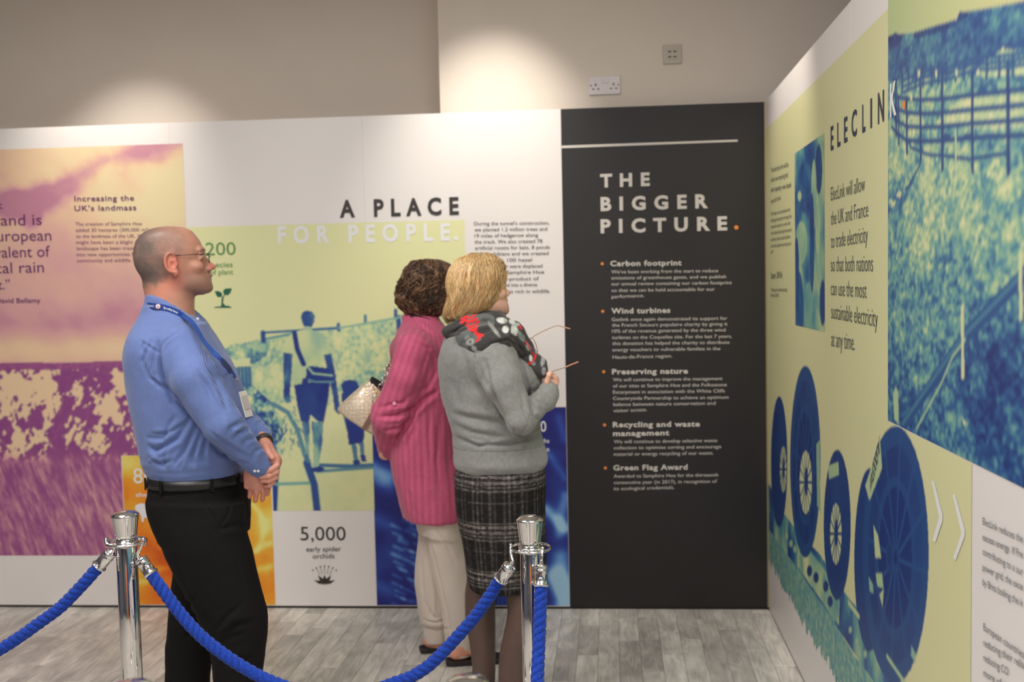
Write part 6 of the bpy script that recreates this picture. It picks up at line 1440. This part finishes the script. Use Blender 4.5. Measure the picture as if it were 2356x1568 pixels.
pl = rowsY([(1500, 975, 1026, .035, yl3), (1484, 974, 1032, .042, yl3), (1444, 972, 1036, .050, yl3), (1436, 966, 1040, .064, yl3), (1386, 957, 1040, .070, yl3), (1345, 952, 1038, .073, yl3), (1304, 954, 1036, .076, yl3), (1249, 960, 1040, .085, yl3), (1208, 962, 1044, .095, yl3), (1165, 950, 1045, .10, yl3)], YP, yl3)
pr_ = rowsY([(1520, 1038, 1078, .038, yr3), (1500, 1034, 1086, .045, yr3), (1470, 1028, 1092, .062, yr3), (1386, 1018, 1096, .072, yr3), (1304, 1000, 1088, .080, yr3), (1249, 990, 1078, .09, yr3), (1208, 984, 1070, .098, yr3), (1165, 975, 1064, .10, yr3)], YP, yr3)
F.op(loft(sk(pl, .014), 2.0), .012); F.op(loft(sk(pr_, .014), 2.0), .012)
feet3 = [((P3(990, 1495, yl3)[0], yl3, 0), (.145, .045)), ((P3(1052, 1510, yr3)[0], yr3 - .03, 0), (.125, .02))]
for (fx, fy, _), (dx, dy) in feet3:
    F.op(cone((fx + .020, fy, .16), (fx + .015, fy, .07), .026, .032), .02); F.op(cone((fx - .004, fy - .004, .046), (fx + .02, fy + .005, .046), .026, .028), .012); F.op(cone((fx + .02, fy + .015, .056), (fx + dx, fy + dy, .038), .032, .028, (0, 0, 1), .7), .015)
    for k in range(5):
        t_ = (k - 2) * .011; n_ = np.array([-dy, dx]) / math.hypot(dx, dy); b_ = np.array([fx + dx * 1.08, fy + dy * 1.08]) + n_ * t_; e_ = b_ + np.array([dx, dy]) / math.hypot(dx, dy) * (.034 - .005 * abs(k - 1.5)); finger(F, [(b_[0], b_[1], .036), (e_[0], e_[1], .031)], .0085, .0075)
V, Q = F.mesh(); del F; V = relax(V, Q, 1, .35)
o = fastmesh('body', V, Q, m_body2, pink); C = head_paint(V, HO3, HY3, .91, A(206, 156, 134)[:3], lips=(176, 100, 96)); ft = V[:, 2] < .2; C[ft] = C[ft] * np.array([1, .86, .80]); paint(o, C)
# tunic
m_tun = stripe_mat('crinkled pink cotton', A(176, 72, 104), A(194, 98, 126), 0.027, .5, 0.85, .0003, sheen=0.15, noise=0.08, sharp=1.0)
F = Field(axis(P3(850, 900)[0], P3(1090, 900)[0], .0048), axis(YP - .32, YP + .27, .0056), axis(P3(985, 1186)[2], P3(985, 722)[2], .0048))
F.op(p_torso, .01); F.op(cone(P3(965, 778, YP - .03), NA3[0] + np.array([.01, 0, 0]), .08, .072), .05); F.op(cone(P3(960, 778, YP + .03), FA3[0], .08, .07), .05)
for i, pr in enumerate(n3r): F.op(pr, .016 if i else .03)
for i, pr in enumerate(f3r): F.op(pr, .02)
F.op(ellip(P3(882, 940, YP - .16), (.045, .05, .040)), .02); F.op(ellip(P3(882, 982, YP - .12), (.044, .05, .036)), .015); F.op(cone(P3(893, 1004, YP - .08), P3(899, 1018, YP - .03), .054, .040), .012)
F.op(cone(P3(955, 722, YP + .0), P3(952, 730, YP), .045, .05), .01)
V, Q = F.mesh(); del F; V = relax(V, Q, 1, .5); N = normals(V, Q); disp = np.zeros(len(V)); YS3 = YP - .22
for poly_, w, dp in ((((1006, 900), (975, 918), (950, 945), (940, 975), (905, 1025)), .010, .016), (((910, 790), (899, 820), (893, 860)), .010, .010), (((945, 775), (985, 800), (1005, 840)), .006, .006), (((950, 905), (930, 925), (900, 930), (868, 938)), .008, .008), (((948, 940), (915, 955), (872, 958)), .008, .012), (((945, 965), (920, 985), (880, 992)), .007, .008),
    (((940, 980), (915, 1005), (886, 1018)), .006, .006), (((990, 940), (985, 1000), (990, 1060)), .008, .005), (((960, 960), (935, 1030), (940, 1120)), .010, .006), (((1010, 960), (1005, 1060), (1015, 1160)), .010, .006), (((1000, 905), (1020, 915), (1036, 912)), .007, .006), (((925, 1060), (930, 1120), (945, 1175)), .009, .005), (((972, 1060), (975, 1110), (985, 1175)), .009, .005), (((935, 730), (960, 748), (1000, 775), (1024, 790)), .004, .004), (((1005, 850), (985, 890), (960, 905)), .007, .006)):
    disp += 1.3 * crease(V, N, poly_, w, dp, YS3)
disp += wrinkle(V, 13, 13, 7, .007, 61) + wrinkle(V, 40, 40, 14, .0022, 63)
V = V + N * disp[:, None]; o = fastmesh('tunic', V, Q, m_tun, pink)
dn = np.minimum.reduce([at_pts(p, V) for p in n3r]); dt = at_pts(p_torso, V)
fattr(o, np.where(dn < dt - .002, perp(NA3[0], NA3[2], V), np.arctan2(V[:, 1] - YP, V[:, 0] - P3(985, 900)[0]) * .2))
SV, SN = V, N
MB().lathe([(.0075, 0), (.008, .002), (.006, .003), (.0, .0025)], on_cloth(907.5, 928, YP - .24, .001), (-.3, -1, 0), 14).build('button', mat('pink button', A(222, 150, 170), 0.35), pink)
p_ = smooth_path([P3(941, 731, YP + .0), P3(945, 726, YP - .055), P3(965, 727, YP - .075), P3(990, 735, YP - .075)], 6); ribbon(p_, .006, mat('dark neck trim', A(40, 28, 34), .8), 'neck_trim', pink)
# trousers
m_pale = mat('pale stone jersey', A(196, 184, 172), 0.85, sheen=0.3)
F = Field(axis(P3(940, 1300)[0], P3(1110, 1300)[0], .0050), axis(YP - .22, YP + .18, .0054), axis(P3(1000, 1512)[2], P3(1000, 1150)[2], .0050))
F.op(loft(pl[1:], 2.0), .008); F.op(loft(rowsY([(1488, 1030, 1090, .056, yr3)], YP, yr3) + pr_[2:], 2.0), .008); F.op(loft(rowsY([(1215, 962, 1068, .16), (1150, 945, 1062, .18)], YP - .01, YP - .01), 2.2), .03)
V, Q = F.mesh(); del F; V = relax(V, Q, 1, .5); N = normals(V, Q); disp = np.zeros(len(V))
for poly_, w, dp in ((((985, 1222), (1005, 1300), (1025, 1386), (1034, 1440)), .008, .010), (((975, 1400), (990, 1430), (1010, 1442)), .007, .006), (((970, 1443), (1000, 1446), (1036, 1440)), .005, .007), (((1000, 1200), (1030, 1240), (1050, 1290)), .008, .005), (((965, 1300), (968, 1360), (975, 1420)), .008, .005), (((1000, 1380), (1005, 1420), (1015, 1440)), .006, .006), (((985, 1380), (988, 1410), (985, 1436)), .006, .005), (((975, 1462), (1000, 1470), (1030, 1462)), .005, .003)):
    disp += crease(V, N, poly_, w, dp, YP - .1)
disp += wrinkle(V, 12, 12, 8, .005, 71); V = V + N * disp[:, None]; fastmesh('trousers', V, Q, m_pale, pink)
m_sole = mat('black sandal sole', A(34, 28, 26), .5); m_strap = mat('magenta strap', A(176, 40, 96), .5)
for (fx, fy, _), (dx, dy) in feet3:
    d = np.array([dx, dy]) / math.hypot(dx, dy); n_ = np.array([-d[1], d[0]]); L_ = [(-.045, .022), (-.02, .032), (.03, .032), (.08, .036), (.13, .044), (.17, .042), (.20, .028), (.21, .006)]
    out = [(fx + d[0] * a + n_[0] * b, fy + d[1] * a + n_[1] * b) for a, b in L_] + [(fx + d[0] * a - n_[0] * b, fy + d[1] * a - n_[1] * b) for a, b in L_[::-1]]; k = len(out)
    V_ = [(x, y, .0005) for x, y in out] + [(x, y, .022) for x, y in out]; F_ = [tuple(range(k - 1, -1, -1)), tuple(range(k, 2 * k))] + [(i, (i + 1) % k, k + (i + 1) % k, k + i) for i in range(k)]
    s_ = MB().add(V_, F_).build('sandal', m_sole, pink, False); bevel(s_, .003)
    c0 = np.array([fx, fy]) + d * .075
    MB().tube([(*(c0 + n_ * .046), .018), (*(c0 + n_ * .040), .050), (*(c0 + d * .01), .086), (*(c0 - n_ * .040), .050), (*(c0 - n_ * .046), .018)], .009, 8, flat=.35).build('strap', m_strap, s_)
# short wavy brown hair
m_br = hair_mat('brown hair', .45)
ph_rows = rowsY([(730, 958, 1000, .050), (722, 944, 1020, .070), (708, 924, 1036, .088), (695, 917, 1044, .098), (675, 916, 1050, .106), (655, 920, 1052, .108), (637, 928, 1052, .103), (622, 938, 1046, .090), (612, 950, 1036, .070), (606, 962, 1026, .048), (602, 972, 1016, .025)], YP, YP)
F = Field(axis(HO3[0] - .16, HO3[0] + .15, .0036), axis(YP - .13, YP + .14, .0040), axis(P3(985, 733)[2], P3(985, 594)[2], .0036)); F.op(loft(ph_rows, 2.15), .01)
F.op(zloft([(z, a_, b_, 0, w_) for z, a_, b_, w_ in HT if z > -.04], 2.1, HO3, HY3, .91 * 1.10), .012)
fw3 = np.array([math.cos(HY3), math.sin(HY3), 0]); lf3 = np.array([-fw3[1], fw3[0], 0]); W3 = lambda x, y, z: HO3 + fw3 * x + lf3 * y + np.array([0, 0, z])
F.op(cone(W3(.135, 0, .03), W3(.12, 0, -.10), .062, .085), .015, 'sub'); F.op(cone(W3(.05, -.085, -.075), W3(.02, -.12, -.12), .035, .05), .02, 'sub')
V, Q = F.mesh(); del F; N = normals(V, Q)
th = np.arctan2(V[:, 1] - YP, V[:, 0] - HO3[0]); zr = HO3[2] + .12 - V[:, 2]
locks = fbm(np.stack([th * 7 + 5 * zr + 1.4 * np.sin(zr * 46 + th * 3), zr * 34, 0 * th], 1), 3) - .5; fine = fbm(np.stack([th * 30 + 3 * np.sin(zr * 50), zr * 60, 0 * th], 1), 2) - .5
V = V + N * (.046 * locks * sstep(-.02, .05, zr) + .012 * fine)[:, None]; o = fastmesh('hair', V, Q, m_br, pink)
t = np.clip(.45 + 1.7 * locks + 1.0 * fine, 0, 1)[:, None]; paint(o, np.array(A(42, 29, 21)[:3]) * (1 - t) + np.array(A(112, 80, 56)[:3]) * t)
T3 = np.array(sorted(ph_rows))
def curl(rnd):
    th0 = rnd.uniform(-PI, PI); z = rnd.uniform(T3[0, 0] + .012, T3[-1, 0] - .004); pts = []; ph = rnd.uniform(0, 6.28); up = rnd.uniform(-.2, .9); L_ = rnd.uniform(.03, .055); dr = rnd.choice((-1, 1))
    if (math.cos(th0) * fw3[0] + math.sin(th0) * fw3[1]) > .55 and z < HO3[2] + .07: return None
    for i in range(8):
        s_ = i / 7; zz_ = z - L_ * s_; th_ = th0 + dr * .35 * s_ + .10 * math.sin(ph + 5 * s_); r = [float(np.interp(zz_, T3[:, 0], T3[:, q])) for q in (1, 2, 3, 4)]
        g = 1.05 + .07 * math.sin(ph + 4.2 * s_) + (.05 * s_ if up > .6 else 0); pts.append(np.array([(r[0] + r[1]) / 2 + (r[1] - r[0]) / 2 * g * math.cos(th_), r[2] + r[3] * g * math.sin(th_), zz_]))
    return pts
capP = zloft([(z, a_, b_, 0, w_) for z, a_, b_, w_ in HT if z > -.04], 2.1, HO3, HY3, .91 * 1.10)
strands('hair_locks', pink, m_br, 1900, outward(curl, [loft(ph_rows, 2.15), capP], HO3), .0017, 8, [A(*c)[:3] for c in ((56, 39, 28), (74, 52, 37), (96, 69, 48), (124, 92, 64), (40, 28, 21))])

# ---------------------------------------------------------------- handbag
YH = YP + .02
bg = empty('handbag', P3(835, 950, YH), 'pale gold snakeskin handbag with chain handles hanging behind the pink tunic', 'handbag')
ub = P3(878, 1006, YH) - P3(783, 944, YH); ub /= np.linalg.norm(ub); vb_ = np.cross(np.array([0, 1, 0]), ub); vb_ = vb_ if vb_[2] > 0 else -vb_; wb_ = np.array([0, 1.0, 0])
yaw_ = .45
ub2 = ub * math.cos(yaw_) + wb_ * math.sin(yaw_) * 1.0; ub2 /= np.linalg.norm(ub2)
OB = P3(826, 974, YH)
L_, W_b, H_b = .222, .10, .180
def sect(h):   # half length, half width at height h 0..1
    k = 1 - .42 * h ** 1.4; b_ = 1 + .12 * math.sin(PI * min(h * 1.3, 1)); return L_ / 2 * k * (1.04 if h < .1 else 1.0), W_b / 2 * k * b_
Vb, Fb, nb_, mb_ = [], [], 48, 18
m_bag = mat('gold snakeskin leather', A(190, 172, 146), 0.32, metal=0.25, coat=0.3)
nt = m_bag.node_tree; tcn = nt.nodes.new('ShaderNodeTexCoord'); vo = nt.nodes.new('ShaderNodeTexVoronoi'); vo.inputs['Scale'].default_value = 58; vo.inputs['Randomness'].default_value = .45; vo.feature = 'DISTANCE_TO_EDGE'; nt.links.new(tcn.outputs['Object'], vo.inputs['Vector'])
mr = nt.nodes.new('ShaderNodeMapRange'); mr.inputs[2].default_value = .10; nt.links.new(vo.outputs['Distance'], mr.inputs[0]); bp = nt.nodes.new('ShaderNodeBump'); bp.inputs['Strength'].default_value = .4; bp.inputs['Distance'].default_value = .002; nt.links.new(mr.outputs[0], bp.inputs['Height']); nt.links.new(bp.outputs[0], nt.nodes['Principled BSDF'].inputs['Normal'])
mxb = nt.nodes.new('ShaderNodeMix'); mxb.data_type = 'RGBA'; mxb.inputs[6].default_value = A(176, 160, 138); mxb.inputs[7].default_value = A(198, 182, 158); nt.links.new(mr.outputs[0], mxb.inputs[0]); nt.links.new(mxb.outputs[2], nt.nodes['Principled BSDF'].inputs['Base Color'])
for j in range(mb_ + 1):
    h = j / mb_; a_, b_ = sect(h)
    for i in range(nb_):
        t_ = 2 * PI * i / nb_; c_, s_ = math.cos(t_), math.sin(t_); pl_ = 1 + (.05 * math.sin(t_ * 14) * max(0, h - .55))
        Vb.append(OB + ub * (a_ * np.sign(c_) * abs(c_) ** .8 * pl_ * (.93 + .07 * min(h * 8, 1))) + wb_ * (b_ * np.sign(s_) * abs(s_) ** .8 * pl_) + vb_ * (h * H_b - .010 * (1 - abs(c_)) * h))
Fb = [(j * nb_ + i, j * nb_ + (i + 1) % nb_, (j + 1) * nb_ + (i + 1) % nb_, (j + 1) * nb_ + i) for j in range(mb_) for i in range(nb_)] + [tuple(range(nb_ - 1, -1, -1))]
MB().add(Vb, Fb).build('bag_body', m_bag, bg)
a_, b_ = sect(.97); m_lin = mat('black lining', A(26, 24, 24), .9)
lv = [OB + ub * (a_ * .95 * np.sign(math.cos(t_)) * abs(math.cos(t_)) ** .6) + wb_ * (b_ * .93 * np.sign(math.sin(t_)) * abs(math.sin(t_)) ** .7) + vb_ * hh * H_b for hh in (.86, 1.08) for t_ in np.linspace(0, 2 * PI, 33)[:-1]]
MB().add(lv, [(i, (i + 1) % 32, 32 + (i + 1) % 32, 32 + i) for i in range(32)] + [tuple(range(32))]).build('lining', m_lin, bg)
m_btr = mat('brown leather trim', A(120, 92, 78), .45)
for s_ in (.28,):
    pts = [OB + ub * (L_ * s_ * .5 * (1 - .42 * h ** 1.4)) - wb_ * (sect(h)[1] * 1.02 + .002) + vb_ * h * H_b for h in np.linspace(0, 1, 12)]
    ribbon(pts, .020, m_btr, 'strap_trim', bg, tuple(ub), .002)
m_chn = mat('polished silver chain', (0.8, 0.78, 0.74, 1), 0.15, 1.0)
def chainlinks(p0, p1, sag, name, n=None, r=.011):
    p0, p1 = np.array(p0), np.array(p1); Ln = np.linalg.norm(p1 - p0); n = n or int(Ln / (r * 1.45)); 
    for i in range(n):
        t_ = (i + .5) / n; p = p0 + (p1 - p0) * t_ + np.array([0, 0, -sag * 4 * t_ * (1 - t_)]); d = (p1 - p0) / Ln
        ax_ = np.cross(d, (0, 1, 0)) if i % 2 else np.array([0, 1.0, 0]) * .8 + np.cross(d, (0, 1, 0)) * .5
        MB().torus(p, r, .0027, ax_, 14, 6, 1.0).build(name, m_chn, bg)
top_ = lambda a, w: OB + ub * a + wb_ * w + vb_ * H_b * 1.02
for (a0, w0, end) in ((-.005, -.045, (893, 836, YH - .02)), (.035, -.04, (895, 858, YH - .04)), (.0, .045, (897, 830, YH + .04))):
    chainlinks(top_(a0, w0), P3(*end), .01, 'chain_link')
# charms
x0 = top_(-.035, -.060)
for k, (dx, dz_, r, col) in enumerate(((.002, -.020, .006, (200, 150, 70)), (.010, -.034, .007, (206, 160, 60)), (.004, -.050, .006, (222, 212, 190)), (.014, -.060, .0055, (196, 110, 50)), (.018, -.078, .008, (196, 160, 130)), (-.006, -.070, .004, (120, 110, 50)), (-.004, -.092, .004, (190, 60, 60)), (-.002, -.104, .004, (200, 190, 170)), (.000, -.122, .008, (208, 96, 150)))):
    MB().lathe([(0, -r), (r * .7, -r * .7), (r, 0), (r * .7, r * .7), (0, r)], x0 + np.array([dx, -.012, dz_]), (0, 0, 1), 12).build('charm', mat('bead', A(*col), .25, coat=.6), bg)
MB().tube([x0 + np.array([0, -.008, -.005]), x0 + np.array([-.005, -.012, -.06]), x0 + np.array([0, -.012, -.118])], .0010, 5).tube([x0 + np.array([0, -.008, -.005]), x0 + np.array([.012, -.012, -.04]), x0 + np.array([.018, -.012, -.075])], .0010, 5).build('charm_cord', m_chn, bg)

# ---------------------------------------------------------------- stanchions and ropes
m_chr = mat('chromed steel', (0.70, 0.68, 0.66, 1), 0.07, 1.0, bump=(60, .02, .001))
def stanchion(x, y, ztop, label):
    s = empty('stanchion', (x, y, 0), label, 'stanchion')
    c_ = (x, y, 0); zr = ztop - .086
    MB().lathe([(.027, .018), (.027, zr - .004), (.0255, zr - .002)], c_, n=40).build('pole', m_chr, s)
    MB().lathe([(0, 0), (.158, 0), (.16, .004), (.158, .008), (.10, .014), (.04, .020), (.029, .030), (.029, .034), (0, .034)], c_, n=48).build('base', m_chr, s)
    MB().lathe([(.0, zr - .002), (.0255, zr - .002), (.0255, zr + .014), (.0275, zr + .016), (.0280, zr + .020), (.0345, zr + .070), (.0355, zr + .0735), (.0345, zr + .076), (.026, zr + .082), (.012, zr + .0852), (0, zr + .086)], c_, n=48).build('cap', m_chr, s)
    MB().torus((x, y, zr + .001), .0505, .0034, n=48, k=10).build('ring', m_chr, s)
    mb = MB()
    for k in range(4): 
        a_ = PI / 4 + k * PI / 2; mb.tube([(x + .026 * math.cos(a_), y + .026 * math.sin(a_), zr + .001), (x + .049 * math.cos(a_), y + .049 * math.sin(a_), zr + .001)], .0032, 8)
    mb.lathe([(.0262, zr - .005), (.031, zr - .005), (.031, zr + .005), (.0262, zr + .005)], c_, n=36).build('ring_collar', m_chr, s)
    return s, zr
pL = at(287, 1174, 2.6); pR = at(1219, 1184, 2.47)
sL, zL = stanchion(pL[0], pL[1], .975 if False else pL[2], 'chrome rope post in front of the man in the blue shirt')
sR, zR = stanchion(pR[0], pR[1], pR[2], 'chrome rope post in front of the dark plaid skirt')
pf1 = at(1075, 1556, 1.46); pf0 = at(299, 1568, 1.48)
s1, zF1 = stanchion(pf1[0], pf1[1], pf1[2], 'blurred chrome post top at the bottom edge below the plaid skirt')
s0, zF0 = stanchion(pf0[0], pf0[1], pf0[2], 'chrome post top just showing below the left rope post')
pX = np.array([-2.05, 2.62, 0.0]); sX, zX = stanchion(pX[0], pX[1], pL[2], 'chrome rope post out of frame at the left end of the rope')
m_rope = mat('blue twisted rope', A(24, 56, 144), 0.95, spec=0.2, sheen=0.12, noise=((160, 160, 160), 0.28, 3), bump=(380, .8, .002))
def rope(name, label, hookA, dirA, pts, hookB, dirB):
    """hook points on the post rings, then the world points of the rope's centre line"""
    r_ = empty(name, pts[len(pts) // 2], label, 'rope')
    P_ = smooth_path(pts, 14); P_ = np.array(P_); seg = np.linalg.norm(np.diff(P_, axis=0), axis=1); s_ = np.r_[0, np.cumsum(seg)]; L_ = s_[-1]
    n_ = int(L_ / .0045); ss = np.linspace(0, L_, n_); Pc = np.stack([np.interp(ss, s_, P_[:, k]) for k in range(3)], 1)
    T_ = np.gradient(Pc, axis=0); T_ /= np.linalg.norm(T_, axis=1)[:, None]; a = np.cross(T_, (0, 1, 0.0)); bad = np.linalg.norm(a, axis=1) < .2; a[bad] = np.cross(T_[bad], (1, 0, 0)); a /= np.linalg.norm(a, axis=1)[:, None]
    for i in range(1, n_): a[i] = a[i - 1] - T_[i] * (a[i - 1] @ T_[i]); a[i] /= np.linalg.norm(a[i])
    b = np.cross(T_, a); R_, rr, pitch = .0080, .0092, .058
    for k in range(3):
        ph = 2 * PI * k / 3 + 2 * PI * ss / pitch; c_ = Pc + (np.cos(ph)[:, None] * a + np.sin(ph)[:, None] * b) * R_
        Tc = np.gradient(c_, axis=0); Tc /= np.linalg.norm(Tc, axis=1)[:, None]; e1 = (np.cos(ph)[:, None] * a + np.sin(ph)[:, None] * b); e1 -= Tc * (e1 * Tc).sum(1)[:, None]; e1 /= np.linalg.norm(e1, axis=1)[:, None]; e2 = np.cross(Tc, e1); m_ = 12
        V_ = np.concatenate([(c_ + rr * (math.cos(2 * PI * j / m_) * e1 + 1.08 * math.sin(2 * PI * j / m_) * e2))[:, None, :] for j in range(m_)], 1)
        nz_ = fbm(V_.reshape(-1, 3) * 260, 2).reshape(n_, m_, 1) - .5; V_ = V_ + (V_ - c_[:, None, :]) * nz_ * .16
        I = np.arange(n_ * m_).reshape(n_, m_); Q_ = np.stack([I[:-1], np.roll(I, -1, 1)[:-1], np.roll(I, -1, 1)[1:], I[1:]], -1).reshape(-1, 4); fastmesh('strand', V_.reshape(-1, 3), Q_, m_rope, r_)
    # loose fibres
    mb = MB(); rnd = random.Random(3)
    for _ in range(int(L_ * 420)):
        i = rnd.randrange(n_ - 1); th = rnd.uniform(0, 2 * PI); d = math.cos(th) * a[i] + math.sin(th) * b[i]; p = Pc[i] + d * .0155; q1 = p + d * rnd.uniform(.001, .003) + T_[i] * rnd.uniform(-.003, .003); q2 = q1 + d * rnd.uniform(-.001, .002) + T_[i] * rnd.uniform(-.004, .004); mb.tube([p, q1, q2], .00018, 3, False)
    o = mb.build('loose_fibres', m_rope, r_); o['kind'] = 'stuff'
    for end, hk, up in ((Pc[0], hookA, Pc[0] - Pc[6]), (Pc[-1], hookB, Pc[-1] - Pc[-7])):
        if hk is None: continue
        up = up / np.linalg.norm(up); hk = np.array(hk); e = end - up * .006
        fe = MB().lathe([(.0, -.002), (.0165, -.002), (.0185, 0), (.0195, .003), (.0185, .006), (.0165, .008), (.0165, .032), (.0175, .034), (.0175, .038), (.0160, .040), (.0160, .043), (.0172, .045), (.0172, .049), (.015, .051), (.006, .053), (.005, .060), (0, .060)], e, up, 28).build('ferrule', m_chr, r_)
        MB().torus(e + up * .003, .0185, .0024, up, 28, 6).build('ferrule_band', m_chr, fe)
        tip = e + up * .058; mid = (tip + hk) / 2; side = np.cross(up, (0, 1, 0)); side /= np.linalg.norm(side)
        hkp = smooth_path([tip, tip + up * .006, mid + np.array([0, -.004, .006]), hk + np.array([0, -.006, .004]), hk + np.array([0, .0, .011]), hk + np.array([0, .009, .002]), hk + np.array([0, .007, -.012])], 5)
        MB().tube(hkp, [.0030] * 3 + [.0042] * (len(hkp) - 6) + [.0032] * 3, 8).lathe([(0, -.005), (.0045, -.002), (.005, 0), (.0045, .002), (0, .005)], tip + up * .004, up, 14).build('hook', m_chr, r_)
    return r_
pp = lambda px, py, Y: at(px, py, Y)
# left rope: from the left post out of the frame
def ropepts(pix, Y0, Y1): return [pp(px, py, Y0 + (Y1 - Y0) * i / (len(pix) - 1)) for i, (px, py) in enumerate(pix)]
ptsA = ropepts([(230, 1299), (190, 1344), (140, 1395), (89, 1433), (38, 1469), (-20, 1504)], 2.58, 2.58)
e_ = np.array([pX[0] + .062, pX[1], zX - .055]); lo = ptsA[-1]
for t_ in np.linspace(0, 1, 6)[1:]: ptsA.append(np.array([lo[0] + (e_[0] - lo[0]) * t_, lo[1] + (e_[1] - lo[1]) * t_, lo[2] + (e_[2] - lo[2]) * t_ - .62 * t_ * (1 - t_) + 0.0]))
rope('rope', 'blue twisted rope sagging out of frame to the left of the man', (pL[0] - .0505, pL[1] - .005, zL + .001), None, ptsA, (pX[0] + .0505, pX[1], zX + .001), None)
ptsB = ropepts([(345, 1316), (371, 1352), (416, 1412), (463, 1463), (520, 1508), (572, 1541), (627, 1568), (700, 1592), (770, 1602), (840, 1593), (910, 1569), (943, 1557), (984, 1532), (1027, 1491), (1060, 1455), (1093, 1417), (1126, 1371), (1147, 1337), (1157, 1329)][:-1] + [(1154, 1328)], 2.58, 2.45)
rope('rope', 'blue twisted rope looping low between the two chrome posts', (pL[0] + .0505, pL[1] - .008, zL + .001), None, ptsB, (pR[0] - .0505, pR[1] - .005, zR + .001), None)
a0 = pp(1244.5, 1342, 2.395); b0 = np.array([pf1[0] + .052, pf1[1] + .050, zF1 - .085])
ptsC = [a0, pp(1243, 1400, 2.375), pp(1240, 1480, 2.34), pp(1236.5, 1560, 2.29), pp(1232, 1640, 2.22), pp(1224, 1725, 2.10), pp(1212, 1790, 1.96), pp(1196, 1830, 1.80), np.array([b0[0] + .02, b0[1] + .10, b0[2] - .16]), b0]
rope('rope', 'blue twisted rope dropping straight down from the right chrome post', (pR[0] + .030, pR[1] - .041, zR + .001), None, ptsC, (pf1[0] + .036, pf1[1] + .036, zF1 + .001), None)

# ---------------------------------------------------------------- unseen boards added behind the photographer for the chrome to mirror
m_orb = mat('orange board', A(214, 112, 30), .5)
ob = empty('display_board', (-.35, -2.6, 0), 'unseen orange board added behind the photographer for the chrome to reflect', 'display board')
bevel(MB().box((-.35, -2.6, 1.15), (.75, .03, 2.26)).build('panel', m_orb, ob, False), .002); MB().box((-.35, -2.6, .01), (.75, .30, .02)).build('foot', m_steel, ob, False)
db = empty('display_board', (1.2, -2.9, 0), 'unseen dark blue board added behind the photographer for the chrome to reflect', 'display board')
bevel(MB().box((1.2, -2.9, 1.15), (1.1, .03, 2.26)).build('panel', mat('blue board', A(30, 50, 110), .5), db, False), .002); MB().box((1.2, -2.9, .01), (1.1, .30, .02)).build('foot', m_steel, db, False)
